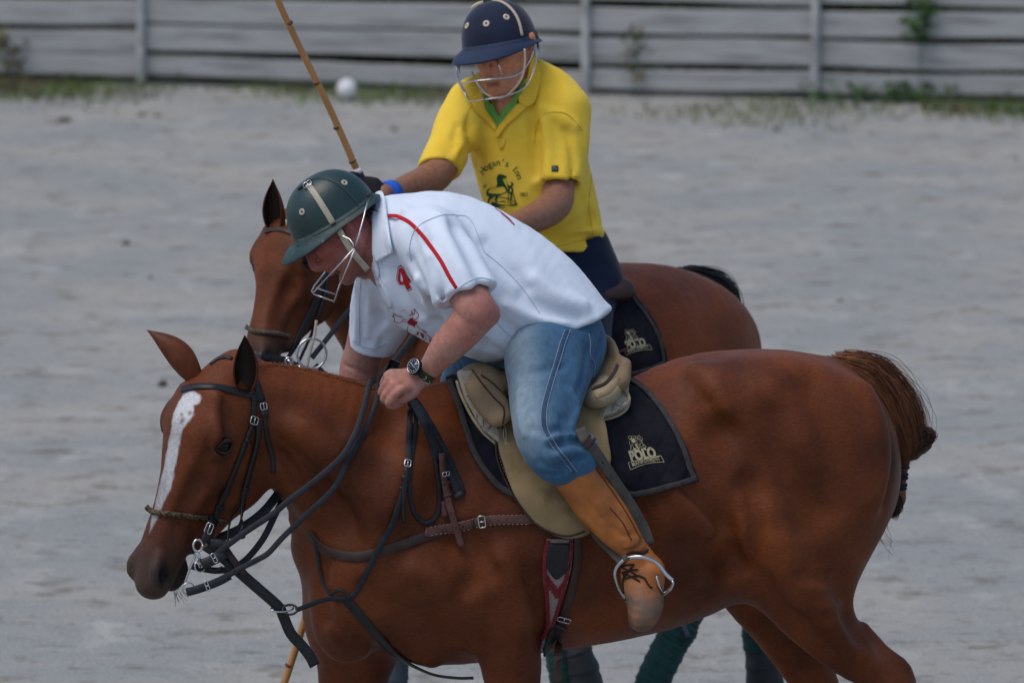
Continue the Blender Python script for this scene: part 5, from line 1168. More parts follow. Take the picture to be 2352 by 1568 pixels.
strap('stitching', [(1352, 766), (1356, 790), (1355, 812), (1366, 838), (1362, 870)], 2, J1, dth, jeans1, th=.0015, off=.0006, sm=2)
# boots
bm = mat('tan_boot', (0, 0, 0), rough=.46, spec=.32, attr=True, var=.30, scale=13, bump=.001, bscale=120, bump2=.004, b2scale=22)
def boot_pts(): return [(P(1306, 1062, -.405), .064, .062), (P(1340, 1112, -.40), .061, .057), (P(1374, 1160, -.395), .060, .055), (P(1410, 1205, -.39), .053, .050), (P(1440, 1242, -.385), .042, .042), (P(1462, 1272, -.385), .035, .036)]
foot = [(P(1465, 1285, -.385), .043, .036), (P(1472, 1325, -.40), .054, .042), (P(1480, 1360, -.42), .053, .044), (P(1481, 1392, -.44), .047, .043), (P(1476, 1415, -.455), .038, .038), (P(1470, 1428, -.46), .026, .028)]
def boot(tr, name='boot'):
    f = Field(); B = boot_pts(); f.chain([(tr(p), a, b_) for p, a, b_ in B], b=L1, k=.02, n=4); f.chain([(tr(p), a, b_) for p, a, b_ in foot], b=L1, k=.02, n=4)
    f.ell(tr(P(1500, 1310, -.39)), .030, .050, .034, k=.025)
    f.chain([(tr(P(1514, 1325, -.375)), .008), (tr(P(1521, 1360, -.385)), .008), (tr(P(1512, 1395, -.41)), .008), (tr(P(1494, 1425, -.44)), .008), (tr(P(1474, 1443, -.46)), .008), (tr(P(1455, 1438, -.455)), .007)], k=.004, n=3)
    top = tr(P(1312, 1070, -.405)); ax = unit(tr(P(1374, 1160, -.395)) - top); f.half(top, -ax, k=.003, lo=top - .12, hi=top + .12)
    f.chain([(top - ax * .03, .053, .050), (top + ax * .012, .053, .050)], b=L1, k=.003, sub=True, n=2)
    if name == 'boot':
        for pth, r, sb in (([(1436, 1262), (1455, 1258), (1476, 1242)], .005, True), ([(1440, 1280), (1465, 1275), (1488, 1262)], .005, True), ([(1330, 1120), (1350, 1150), (1380, 1190)], .004, True), ([(1430, 1180), (1448, 1205), (1462, 1225)], .005, True), ([(1405, 1210), (1430, 1228), (1455, 1225)], .004, True), ([(1440, 1255), (1462, 1248), (1480, 1236)], .005, False)): crease(f, pth, r, .012, sb)
    v, q = f.mesh(.004, smooth=1); X_, Y_ = pxa(v); n = noise3(v, 12, 61)
    c = np.tile(np.array((.43, .145, .036)), (len(v), 1)); c = lerp(c, np.array((.30, .095, .028)), np.clip(.30 + n * .5, 0, 1))
    wz = v[:, 2]; ft = foot[2][0][2]; dirt = sstep(ft + .05, ft - .02, wz + n * .012); c = lerp(c, np.array((.125, .085, .062)), np.clip(dirt * (.85 + .35 * noise3(v * V3(1, 1, 3), 16, 63)), 0, 1))
    return v, q, c
v, q, c = boot(lambda p: p); boot1 = mesh_obj('boot', v, q, bm, rider1, col=c)
v, f = tube(catmull([P(1520, 1322, -.372), P(1528, 1358, -.385), P(1520, 1392, -.41), P(1502, 1424, -.44), P(1478, 1445, -.462), P(1456, 1445, -.462), P(1446, 1428, -.455)], 6), lambda t: .0055 * (.6 + .6 * math.sin(math.pi * t)), 8); mesh_obj('sole', v, f, mat('boot_sole', (.045, .038, .034), rough=.8, var=.3), boot1)
v, q, c = boot(mir, 'far'); mesh_obj('boot', v, q, bm, rider1, col=c)
flush(); BO = [boot1]; bst = mat('boot_stitch', (.10, .035, .015), rough=.8, var=.1); lace = mat('boot_lace', (.030, .018, .016), rough=.9, var=.2)
for p_ in ([(1368, 1075), (1400, 1120), (1440, 1180), (1470, 1235)], [(1378, 1070), (1412, 1115), (1450, 1172), (1478, 1228)], [(1400, 1165), (1430, 1200), (1450, 1240)]): strap('stitching', p_, 2.4, BO, bst, boot1, th=.0015, off=.0008, sm=0)
mb = MB()
for i, (a, b_) in enumerate((((1428, 1300), (1458, 1296)), ((1430, 1315), (1466, 1308)), ((1434, 1330), (1472, 1322)), ((1428, 1302), (1464, 1322)), ((1432, 1330), (1456, 1297)), ((1430, 1316), (1470, 1335)))): strap('l', [a, ((a[0] + b_[0]) / 2, (a[1] + b_[1]) / 2 - 2), b_], 4, BO, lace, None, th=.005, rnd=True, sm=1, mb=mb)
strap('l', [(1466, 1322), (1480, 1328), (1490, 1345), (1498, 1350)], 4.5, BO, lace, None, th=.005, rnd=True, sm=1, mb=mb); strap('l', [(1440, 1272), (1456, 1266), (1475, 1270), (1488, 1262)], 6, BO, lace, None, th=.005, rnd=True, sm=1, mb=mb)
strap('l', [(1436, 1318), (1432, 1340), (1434, 1362)], 4.5, BO, lace, None, th=.005, rnd=True, sm=1, mb=mb)
mb.build('laces', lace, boot1)
strap('sole', [(1523, 1330), (1526, 1360), (1520, 1390), (1504, 1418), (1480, 1436), (1458, 1446), (1450, 1440)], 6, [], lace, boot1, th=.012, nrm=V3(0, -1, 0)) if False else None
# stirrup leather and iron
grl = mat('grey_leather', (.085, .078, .066), rough=.75, spec=.2, var=.25, scale=25, bump=.001, bscale=200)
sti = thing('stirrup', 'polished stirrup on a grey leather strap round the tan boot of the white-shirted rider', 'stirrup', P(1470, 1350, -.42))
lt = strap('stirrup_leather', [(1330, 985, -.44), (1345, 1012, -.47), (1369, 1041, -.445), (1398, 1085, -.405), (1428, 1130, -.37), (1455, 1172, -.355), (1478, 1215, -.345), (1490, 1250, -.345)], 27, [], grl, sti, th=.006, nrm=V3(.45, -1, .5), step=8)
for x, y, Y in ((1384, 1062, -.43), (1402, 1092, -.405), (1424, 1124, -.377), (1445, 1157, -.362), (1463, 1189, -.353)):
    v, f = sweep([P(x, y, Y - .002), P(x, y, Y - .0055)], lambda i, k: circ(.0026, 8)); mesh_obj('punched_hole', v, f, hole, lt)
strap('stirrup_leather', [(1350, 1170, -.33), (1367, 1222, -.34), (1388, 1248, -.36), (1412, 1272, -.39), (1430, 1292, -.42)], 24, [], grl, sti, th=.006, nrm=V3(.3, -1, .5), step=8)
strap('leather_end', [(1335, 1022, -.50), (1345, 1010, -.50), (1355, 998, -.49)], 9, [], brn_l, lt, th=.005, nrm=V3(.2, -1, .3)); strap('leather_end', [(1348, 1030, -.49), (1358, 1018, -.485), (1366, 1006, -.48)], 8, [], brn_l, lt, th=.005, nrm=V3(.2, -1, .3))
IY = -.43
arch = [P(1436, 1374, IY + .05), P(1420, 1348, IY + .02), P(1412, 1318, IY), P(1419, 1298, IY - .01), P(1440, 1282, IY - .02), P(1474, 1279, IY - .03), P(1508, 1292, IY - .03), P(1530, 1318, IY - .035), P(1545, 1332, IY - .04)]
A = catmull(arch, 6); v, f = sweep(A, lambda i, n: circ(.0055, 8, .0035)); iron = mesh_obj('iron', v, f, steel, sti)
v, f = sweep([P(1545, 1332, IY - .04), P(1546, 1338, IY - .04), P(1541, 1350, IY - .03), P(1522, 1366, IY - .01), P(1436, 1376, IY + .05)], lambda i, n: rect(.012, .006)); mesh_obj('tread', v, f, steel, sti)
v, f = sweep([P(1508, 1322, IY - .03), P(1514, 1345, IY - .02), P(1524, 1362, IY - .01)], lambda i, n: rect(.010, .005)); mesh_obj('tread_side', v, f, steel, sti)
strap('leather_slot', [(1431, 1287, IY - .022), (1440, 1280, IY - .026)], 16, [], grl, sti, th=.008, nrm=V3(.2, -1, .6))
# watch
face = mat('watch_face', (.012, .022, .05), rough=.2, spec=.6, var=0); casem = mat('watch_case', (.02, .022, .028), rough=.35, metal=.8, var=0); nat = mat('olive_strap', (.035, .040, .018), rough=.9, var=.2, scale=90, bump=.001, bscale=400); wht = mat('dial_white', (.6, .65, .65), rough=.5, var=0)
wc = P(951, 841, -.395); wn = unit(V3(-.62, -.70, .38)); wat = thing('watch', 'black dial wristwatch on an olive fabric strap worn by the rider in white', 'watch', wc)
uA = unit(np.cross(wn, V3(0, 0, 1))); wu = unit(np.cross(uA, wn))
wx = lambda a, b, h: wc + uA * a + wu * b + wn * h
v, f = sweep([wx(0, 0, -.006), wx(0, 0, .001), wx(0, 0, .003)], lambda i, n: circ(.0225 - (.0025 if i == 2 else 0), 32)); cs = mesh_obj('case', v, f, casem, wat)
v, f = sweep([wx(0, 0, .003), wx(0, 0, .0034)], lambda i, n: circ(.0185, 32)); mesh_obj('dial', v, f, face, cs)
v, f = tube(ringpts(wx(0, 0, .0035), wn, .0192, 32), .0011, 6, True); mesh_obj('bezel', v, f, steel, cs)
mb = MB()
for k in range(12):
    a = k * math.pi / 6; v, f = sweep([wx(.0125 * math.sin(a), .0125 * math.cos(a), .0037), wx(.0158 * math.sin(a), .0158 * math.cos(a), .0037)], lambda i, n: rect(.0016, .0006), up=[wn, wn]); mb.add(v, f)
for a, L in ((-2.0, .009), (.9, .013)): v, f = sweep([wx(0, 0, .0039), wx(L * math.sin(a), L * math.cos(a), .0039)], lambda i, n: rect(.0014, .0006), up=[wn, wn]); mb.add(v, f)
mb.build('dial_marks', wht, cs)
wax = unit(armN[-1][0] - armN[-2][0]); wb = wax; wc2 = P(974, 852, -.352)
rp = []
for k in range(24):
    a = 2 * math.pi * k / 24; e1 = unit(wn - wax * (wn @ wax)); e2 = np.cross(wax, e1); rp.append(wc2 + e1 * .0325 * math.cos(a) + e2 * .0335 * math.sin(a))
v, f = sweep(rp, lambda i, n: rect(.020, .003), True, up=[unit(p - wc2) for p in rp]); mesh_obj('strap', v, f, nat, wat)
flush(); ws = [o_ for o_ in wat.children if o_.name.startswith('strap')]
for (x, y, ang) in ((968, 862, 128), (978, 874, 128)):
    buckle('strap_loop', x, y, 24, 8, ang + 180, ws, ws[0], .003, r=.0012)
# helmet of the rider in white
greenl = mat('green_leather', (.015, .042, .044), rough=.42, spec=.45, var=.22, scale=9, col2=(.026, .050, .052), c2scale=22, c2lo=.62, c2hi=.75, bump=.0006, bscale=150, coat=.1)
greenp = mat('worn_green_peak', (.022, .048, .052), rough=.5, spec=.35, var=.25, scale=20, col2=(.09, .14, .14), c2scale=50, c2lo=.6, c2hi=.75, bump=.0008, bscale=150)
fh = unit(RT * -.84 + UP * -.545 + FWD * -.16); lh = unit(V3(0, -1, 0) + RT * .0); lh = unit(lh - fh * (lh @ fh)); uh = np.cross(lh, fh); uh = uh if uh @ UP > 0 else -uh
lh = unit(lh + uh * -.05); lh = unit(lh - fh * (lh @ fh)); uh = unit(np.cross(lh, fh)); uh = uh if uh @ UP > 0 else -uh
hf1 = Fr(P(768, 503, -.13), fh, uh, lh)
sh1, pk1 = helmet(rider1, hf1, .121, .099, .128, .058, .030, greenl, greenp); flush(); HO = [sh1]
ivory = mat('ivory_strap', (.42, .39, .30), rough=.6, var=.15, scale=30, bump=.0008, bscale=200)
for x, y in ((694, 487), (659, 511), (791, 420)): vent(x, y, HO, ivory, sh1)
strap('band', [(708, 424), (722, 444), (737, 467), (752, 491), (765, 513)], 14, HO, ivory, sh1, th=.004, off=.0005, sm=1)
buckle('buckle', 708, 425, 20, 20, 58, HO, sh1, .004, r=.0016)
thr = mat('green_seam', (.07, .09, .075), rough=.7, var=.1)
strap('seam', [(700, 424), (720, 411), (745, 411), (775, 424), (802, 447), (820, 468), (829, 482)], 2.2, HO, thr, sh1, th=.002, rnd=True, sm=2); strap('seam', [(679, 566), (730, 536), (790, 503), (838, 466)], 2.2, HO, thr, sh1, th=.002, rnd=True, sm=2)
strap('top_tab', [(686, 437), (700, 425), (716, 413)], 7, HO, blk, sh1, th=.004, sm=1)
cg = MB()
for pth, cl in (([P(847, 450, -.20), P(835, 500, -.23), P(824, 540, -.265), P(815, 568, -.27)], False), ([P(775, 546, -.235), P(788, 542, -.245), P(803, 549, -.25), P(811, 560, -.27), P(813, 571, -.27)], False),
                ([P(813, 571, -.27), P(770, 618, -.255), P(719, 673, -.22), P(716, 668, -.14), P(722, 656, -.06), P(757, 612, -.02), P(790, 575, -.01)], False), ([P(815, 572, -.27), P(790, 632, -.255), P(767, 693, -.225), P(770, 686, -.05), P(787, 630, -.02), P(800, 590, -.01)], False),
                ([P(720, 675, -.205), P(766, 692, -.215)], False), ([P(726, 661, -.09), P(770, 676, -.10)], False), ([P(800, 590, -.01), P(830, 520, -.04)], False)):
    v, f = tube(pth, .0022, 7); cg.add(v, f)
cg.build('face_cage', steel, sh1)
v, f = ellipsoid(P(846, 449, -.202), .0055, .0055, .0055, nu=10, nv=6); mesh_obj('rivet', v, f, brn_l, sh1)
strap('chin_strap', [(778, 526, -.232), (790, 548, -.236), (806, 573, -.236), (824, 596, -.232), (845, 620, -.215)], 14, [], ivory, sh1, th=.003, nrm=V3(-.1, -1, .1))
flush()
# ------------------------------------------------------------------ tail of the front horse: loose top hair gathered into a knot and a wrapped braid
def strands(mb, guides, n, r, seed, spread=.012, wob=.006, taper=.3, mi=0, k=4, cut=(1.0, 1.0), nn=5, lead=True):
    "hair: each strand follows a blend of neighbouring guide curves"
    rs = np.random.RandomState(seed); G = [catmull(g, nn) for g in guides]; m = min(len(g) for g in G)
    for _ in range(n):
        a = rs.rand() * (len(G) - 1); i = int(a); t = a - i; off = rs.normal(size=3) * spread; ph = rs.rand() * 6; c = rs.uniform(*cut); q = []
        L = max(3, int(m * c)); s0 = int(m * rs.uniform(0, .16) if lead else 0)
        for s in range(s0, max(L, s0 + 3)):
            if s >= m: break
            u = s / (m - 1); p = G[i][s] * (1 - t) + G[min(i + 1, len(G) - 1)][s] * t
            q.append(p + off * (.25 + .75 * math.sin(math.pi * min(u * .9 + .1, 1))) + V3(math.sin(ph + u * 5), math.cos(ph * 2 + u * 4), math.sin(ph * 3 + u * 6)) * wob * u)
        if len(q) < 3: continue
        rr = r * rs.uniform(.6, 1.3); v, f = tube(q, lambda t_: rr * (1 - (1 - taper) * t_), k); mb.add(v, f, mi)
tailc = mat('tail_hair', (.15, .050, .017), rough=.5, spec=.35, var=.45, scale=40, col2=(.05, .016, .008), c2scale=12, c2lo=.45, c2hi=.65, stretch=(1, 1, .4))
tailc2 = mat('tail_hair_light', (.27, .105, .042), rough=.5, spec=.35, var=.3, scale=40); darkh = mat('tail_hair_dark', (.045, .018, .010), rough=.5, spec=.3, var=.4, scale=40)
YT = lambda x: Yc(x) + .01
tp = lambda pts, dy=0: [P(x, y, YT(x) + dy) for x, y in pts]
tg = [tp([(1915, 842), (1955, 876), (2000, 930), (2035, 985), (2060, 1035), (2066, 1062)], -.045), tp([(1915, 832), (1985, 860), (2030, 920), (2058, 985), (2072, 1030), (2074, 1058)], -.03), tp([(1925, 826), (2005, 848), (2055, 905), (2080, 965), (2092, 1010), (2085, 1045)], .0), tp([(1935, 824), (2022, 848), (2072, 905), (2100, 955), (2108, 990), (2098, 1035)], .02)]
tail1 = Field(); tail1.chain([(tp([(1940, 868)])[0], .040), (tp([(1995, 905)])[0], .048), (tp([(2040, 965)])[0], .048), (tp([(2066, 1025)])[0], .036), (tp([(2068, 1060)])[0], .026), (tp([(2066, 1100)])[0], .020), (tp([(2062, 1140)])[0], .022), (tp([(2056, 1165)])[0], .018)], k=.01, n=4)
v, q = tail1.mesh(.006, disp=lambda p: noise3(p, 18, 5) * .003); tl = mesh_obj('tail', v, q, tailc, horse1)
mb = MB(); strands(mb, tg, 4200, .00075, 3, .016, .007); strands(mb, tg[:3], 1700, .0007, 4, .017, .007, mi=1, cut=(.6, 1)); strands(mb, tg[2:], 90, .0007, 8, .028, .02, mi=0)
mb.build('tail_hair', [tailc, tailc2], tl)
kb = Field(); kb.chain([(tp([(2068, 1040)])[0], .024), (tp([(2095, 1020)])[0], .030), (tp([(2120, 1000)])[0], .024), (tp([(2136, 995)])[0], .014), (tp([(2128, 1015)])[0], .018), (tp([(2105, 1035)])[0], .020), (tp([(2080, 1045)])[0], .020)], k=.006, n=3)
v, q = kb.mesh(.005, disp=lambda p: noise3(p * V3(1, 1, 2), 22, 5) * .003); kn_ = mesh_obj('tail_knot', v, q, darkh, tl)
mb = MB(); kg = [tp([(2066, 1045), (2090, 1010), (2120, 988), (2140, 992), (2138, 1008), (2120, 1025), (2090, 1048)], -.02), tp([(2070, 1050), (2095, 1022), (2118, 1003), (2134, 1002), (2128, 1016), (2110, 1030), (2085, 1052)], -.028), tp([(2066, 1040), (2088, 1015), (2112, 1000), (2136, 994), (2140, 1005), (2124, 1022), (2092, 1040)], .02)]
strands(mb, kg, 160, .0018, 6, .006, .005); mb.build('knot_hair', darkh, kn_)
navy = mat('navy_wrap', (.010, .013, .022), rough=.8, var=.3, bump=.002, bscale=150)
mb = MB()
for i in range(9):
    y = 1062 + i * 8; c = P(2068 - i * .9, y, YT(2068)); v, f = tube(ringpts(c, V3(.15, 0, 1), .021 + .003 * math.sin(i * 2.2), 14), .0045, 6, True); mb.add(v, f)
mb.build('tail_wrap', navy, tl)
bb = Field(); bb.chain([(tp([(2062, 1128)])[0], .018), (tp([(2058, 1150)])[0], .024), (tp([(2052, 1168)])[0], .022), (tp([(2046, 1178)])[0], .014)], k=.005, n=3); v, q = bb.mesh(.005, disp=lambda p: noise3(p, 25, 7) * .003); be = mesh_obj('braid_end', v, q, darkh, tl)
mb = MB(); strands(mb, [tp([(2060, 1135), (2064, 1155), (2056, 1178), (2040, 1182)], -.01), tp([(2056, 1135), (2048, 1155), (2044, 1172), (2036, 1182)], -.02)], 140, .0014, 9, .008, .006, lead=False); mb.build('loose_hair', darkh, be)
mb = MB(); strands(mb, [tp([(2046, 1175), (2030, 1215), (2040, 1250), (2056, 1268)]), tp([(2044, 1175), (2020, 1215), (2028, 1240), (2046, 1266)])], 6, .0008, 10, .004, .02, lead=False); mb.build('loose_hair', darkh, be)
mb = MB(); strands(mb, [tp([(2060, 930), (2095, 940), (2110, 965), (2118, 985)]), tp([(2070, 950), (2098, 960), (2106, 985), (2112, 995)])], 16, .0008, 13, .015, .01, lead=False); mb.build('loose_hair', darkh, be)
# hogged mane: a low bristle line along the crest
mm = mat('mane_stubble', (.16, .055, .02), rough=.7, var=.4, scale=60)
mb = MB(); rs = np.random.RandomState(4); cr_ = catmull([V3(592, 846), V3(640, 846), V3(700, 856), V3(760, 871), V3(810, 884), V3(850, 897), V3(885, 906)], 30)
for i, c in enumerate(cr_[:-1]):
    for _ in range(7):
        x, y = c + rs.normal(size=2) * V3(2, 0); dep = -.32 + (x - 590) * .00048; h = None
        for dy in range(0, 24, 2):
            h = hit([body1], x, y + dy - 6)
            if h: break
        if not h: continue
        p = h[1] + V3(0, rs.uniform(-.004, .022), -.004); L_ = rs.uniform(.006, .014); d_ = unit(V3(rs.normal() * .3 + .2, rs.normal() * .3, 1)); v, f = tube([p, p + d_ * L_], lambda t: .0013 * (1.1 - t), 3); mb.add(v, f)
mb.build('mane', mm, horse1)
# whiskers under the chin
mb = MB()
for _ in range(16):
    p = P(402 + rs.uniform(-8, 22), 1362 - rs.uniform(0, 14), -.52); d_ = unit(V3(rs.normal() * .25 + .15, rs.normal() * .2, -1)); L_ = rs.uniform(.015, .04); v, f = tube(catmull([p, p + d_ * L_ * .5, p + d_ * L_ + V3(.004, 0, 0)], 3), .0005, 3); mb.add(v, f)
mb.build('whiskers', darkh, horse1)
# ------------------------------------------------------------------ the rear horse (bay)
M2 = 1 / 806.0; YAW2 = rad(40); H2 = V3(-math.cos(YAW2), -math.sin(YAW2), 0); L2 = V3(math.sin(YAW2), -math.cos(YAW2), 0)
def Y2(x): return 1.28 + (x - 950) * .00100
fd = Field()
fd.chain([(P(x, y, Y2(x)), r * M2, w_) for x, y, r, w_ in [(960, 920, 210, .17), (1080, 890, 238, .22), (1200, 868, 246, .25), (1330, 852, 250, .265), (1450, 845, 250, .26), (1530, 852, 245, .24), (1590, 870, 226, .20), (1622, 890, 195, .13)]], b=L2, k=.05, n=4)
fd.ell(P(1500, 830, Y2(1500) - .12), .16, .20, .12, H2, V3(0, 0, 1), k=.08); fd.ell(P(1605, 860, Y2(1605) - .06), .13, .22, .14, H2, V3(0, 0, 1), k=.08); fd.ell(P(1560, 900, Y2(1560) - .10), .15, .26, .13, H2, V3(0, 0, 1), k=.07); fd.ell(P(1600, 880, Y2(1600) + .14), .13, .24, .12, H2, V3(0, 0, 1), k=.08)
fd.chain([(P(1400, 800, Y2(1400) - .31), .03), (P(1420, 900, Y2(1420) - .32), .04)], k=.08, sub=True, n=3)
fd.chain([(P(1480, 720, Y2(1480) - .32), .012), (P(1520, 760, Y2(1500) - .34), .012), (P(1535, 830, Y2(1520) - .34), .012)], k=.06, sub=True, n=3)
fd.chain([(P(705, 548, 1.14), 85 * M2, .075), (P(745, 590, 1.18), 95 * M2, .085), (P(810, 650, 1.22), 108 * M2, .105), (P(890, 730, 1.26), 130 * M2, .13), (P(980, 830, 1.31), 175 * M2, .16)], b=L2, k=.06, n=4)
fd.ell(P(1010, 930, 1.22), .16, .2, .12, H2, V3(0, 0, 1), k=.07)
def g0(x, z, Y): return W(x, z, Y)
# hind legs: green bandages below the hock
a = P(1578, 1412, 1.62); leg(fd, [(P(1600, 1080, 1.72), .15, .10), (P(1612, 1220, 1.68), .11, .08), (P(1610, 1330, 1.64), .07, .055), (a, .052, .042), (P(1545, 1478, 1.60), .034, .030), (P(1500, 1565, 1.58), .034, .03), (P(1475, 1640, 1.56), .036, .034), (P(1455, 1680, 1.55), .028, .028)], L2, .05)
q_ = P(1450, 1700, 1.55); hoof(fd, V3(q_[0], q_[1], max(q_[2] - .12, 0)), H2)
leg(fd, [(P(1670, 1050, 2.0), .15, .10), (P(1690, 1180, 2.02), .10, .08), (P(1725, 1310, 2.04), .06, .05), (P(1740, 1370, 2.05), .052, .045), (P(1742, 1440, 2.05), .036, .032), (P(1744, 1510, 2.05), .035, .032), (P(1748, 1560, 2.05), .036, .034), (P(1738, 1600, 2.05), .03, .03)], L2, .05); q_ = W(1735, 0, 2.05); hoof(fd, q_, H2)
leg(fd, [(P(1180, 1080, 1.20), .13, .09), (P(1230, 1240, 1.20), .085, .07), (P(1270, 1380, 1.2), .05, .045), (P(1292, 1450, 1.2), .04, .036), (P(1315, 1530, 1.2), .034, .03), (P(1335, 1600, 1.2), .034, .032), (P(1335, 1640, 1.2), .03, .03)], L2, .05); hoof(fd, W(1325, 0, 1.2), H2)
leg(fd, [(P(980, 1080, 1.45), .12, .09), (P(950, 1240, 1.45), .08, .07), (P(920, 1400, 1.45), .05, .045), (P(908, 1470, 1.45), .04, .036), (P(900, 1570, 1.45), .032, .03), (P(896, 1660, 1.45), .034, .032)], L2, .05); hoof(fd, W(880, 0, 1.45), H2)
PO2 = P(688, 506, 1.10); fr2 = head_frame(PO2, PO2 + unit(V3(-.135, -.30, -.45)), rad(44)); HS2 = .97
horse_head(fd, fr2, HS2); fd.chain([(fr2(.02, -.03), .085, .065), (P(730, 580, 1.16), .10, .075)], b=fr2.Z, k=.04, n=3)
vs, Q = fd.mesh(.0075, disp=lambda p: noise3(p, 3.0, 11) * .0018 + noise3(p, 9, 12) * .0006, smooth=2)
horse2 = thing('horse', 'bay horse with dark mane and green leg bandages, behind the chestnut, carrying the yellow-shirted rider', 'horse', V3(P(1300, 900, 1.6)[0], 1.6, 0))
coat2 = coat_mat('bay_coat', (.045, .014, .006), .46, .72)
body2 = mesh_obj('body', vs, Q, coat2, horse2, col=horse_col(vs, fr2, HS2, None, True))
for sg in (1, -1): horse_eye(fr2, sg, HS2, horse2)
ear('ear', P(635, 538, 1.03), P(627, 412, .99), None, V3(-.45, -.75, .1), .034, hairm, horse2, bend=V3(-.03, 0, 0)); ear('ear', P(720, 520, 1.00), P(742, 410, .98), None, V3(-.2, -1, .1), .034, hairm, horse2, bend=V3(.03, 0, 0))
flush(); B2 = [body2]
mb = MB(); tg = [[P(1560, 632, 2.0), P(1605, 650, 2.0), (P(1640, 680, 2.02)), P(1668, 716, 2.03)], [P(1565, 626, 2.0), P(1615, 636, 2.02), P(1656, 660, 2.05), P(1680, 710, 2.06)], [P(1570, 624, 2.04), P(1620, 632, 2.06), P(1664, 656, 2.1), P(1684, 716, 2.12)]]
tg = [[*g, g[-1] + V3(.01, .04, -.25), g[-1] + V3(-.02, .06, -.55)] for g in tg]
f_ = Field(); f_.chain([(g, .03) for g in (P(1580, 640, 2.05), P(1630, 655, 2.08), P(1660, 700, 2.1), P(1665, 760, 2.1))] + [(P(1655, 1000, 2.15), .05), (P(1650, 1150, 2.15), .02)], k=.01, n=4); v, q = f_.mesh(.01); t2 = mesh_obj('tail', v, q, darkh, horse2)
blackh = mat('black_tail_hair', (.008, .007, .007), rough=.45, spec=.35, var=.3); t2.data.materials[0] = blackh
strands(mb, tg, 1500, .0015, 14, .012, .008, nn=4); mb.build('tail_hair', blackh, t2)
# wraps and boots on the legs: rings follow the leg
gw = mat('green_wrap', (.008, .044, .042), rough=.9, var=.3, scale=30, bump=.003, bscale=90, sheen=.2); gb = mat('dark_leg_boot', (.015, .018, .022), rough=.5, spec=.3, var=.3, bump=.001, bscale=120); gbl = mat('blue_grey_boot', (.055, .075, .10), rough=.6, var=.2)
def wrap(name, pts, r, m, seed=0, n=14, ry=None):
    c = catmull([np.array(p) for p in pts], 6); rs = np.random.RandomState(seed); N_ = len(c)
    def pr(i, k_):
        t = i / (N_ - 1); ring = .004 * (((t * n) % 1) ** 2); r_ = np.interp(t, np.linspace(0, 1, len(r)), r) + ring; return circ(r_, 20)
    c = catmull(c, 3); N_ = len(c); v, f = sweep(c, pr); v = np.array(v) + noise3(np.array(v), 18, seed)[:, None] * .0015; return mesh_obj(name, v, f, m, horse2)
wrap('leg_wrap', [P(1590, 1404, 1.61), P(1566, 1438, 1.60), P(1540, 1480, 1.60), P(1500, 1562, 1.58), P(1484, 1610, 1.57)], [.030, .052, .050, .050, .046], gw, 1); 
v, f = ellipsoid(P(1582, 1420, 1.60), .030, .034, .022); mesh_obj('leg_wrap', v, f, gw, horse2)
wrap('leg_wrap', [P(1738, 1385, 2.05), P(1742, 1440, 2.05), P(1745, 1490, 2.05)], [.048, .050, .050], gw, 2); wrap('leg_boot', [P(1745, 1488, 2.05), P(1752, 1530, 2.05), P(1758, 1575, 2.05)], [.045, .052, .056], gb, 3, 2)
wrap('leg_wrap', [P(1270, 1440, 1.2), P(1290, 1500, 1.2), P(1305, 1590, 1.2)], [.045, .048, .048], gw, 4); wrap('leg_boot', [P(1318, 1470, 1.17), P(1335, 1520, 1.16), P(1352, 1600, 1.15)], [.036, .044, .050], gb, 5, 3)
wrap('leg_boot', [P(908, 1500, 1.45), P(903, 1560, 1.45), P(898, 1640, 1.45)], [.040, .042, .044], gbl, 6, 2)
strap('wrap_fastener', [(1560, 1420, 1.54), (1572, 1440, 1.53), (1580, 1462, 1.53)], 12, [], gbl, horse2, th=.003, nrm=V3(.1, -1, .2))
# bridle of the rear horse
br2 = thing('bridle', 'black bridle with braided noseband and large steel bit ring on the rear bay horse', 'bridle', fr2(.2, 0, 0))
strap('browband', [(610, 533), (625, 527), (655, 529), (690, 545)], 15, B2, brn_l, br2)
strap('cheekpiece', [(752, 600), (746, 625), (738, 655), (722, 700), (700, 745), (680, 785), (656, 826)], 19, B2, blk, br2, th=.005); strap('cheekpiece', [(752, 610), (742, 680), (722, 740), (700, 790), (678, 838)], 11, B2, blk, br2, th=.005, off=.004)
rope([(566, 750), (575, 756), (592, 763), (629, 766), (664, 775)], .0062, B2, mat('grey_rope', (.09, .07, .05), rough=.8, var=.5, scale=90), br2)
strap('lower_noseband', [(578, 815), (600, 817), (630, 823), (655, 829), (684, 840)], 19, B2, blk, br2, th=.005)
wires('bit_ring', [(ringpts(P(716, 812, .83), V3(.3, -1, .1), .042, 28), True)], .0035, steel, br2)
wires('bit_cheek', [([P(684, 838, .84), P(695, 848, .83), P(715, 851, .83), P(730, 845, .83)], False), ([P(660, 826, .84), P(672, 834, .84)], False)], .004, steel, br2)
wires('strap_ring', [(ringpts(P(664, 830, .84), V3(.2, -1, .1), .011, 14), True)], .003, steel, br2)
strap('mouth_rope', [(727, 735, .85), (722, 770, .84), (712, 810, .83), (704, 845, .83)], 7, [], quil, br2, th=.006, rnd=True, nrm=V3(0, -1, 0))
rn2 = thing('reins', 'black reins of the rear bay horse leading back to the yellow-shirted rider', 'reins', P(760, 780, .9))
strap('rein', [(716, 822, .83), (740, 792, .86), (765, 760, .9), (800, 715, 1.0), (900, 600, 1.2), (1000, 540, 1.3), (1150, 505, 1.3)], 13, [], brk, rn2, nrm=V3(.1, -1, .3), step=8)
strap('rein', [(722, 840, .83), (742, 860, .84), (768, 878, .86), (800, 905, .9), (860, 880, 1.0), (930, 800, 1.1), (1000, 700, 1.2), (1100, 560, 1.3)], 20, [], blk, rn2, nrm=V3(.1, -1, .3), step=8)
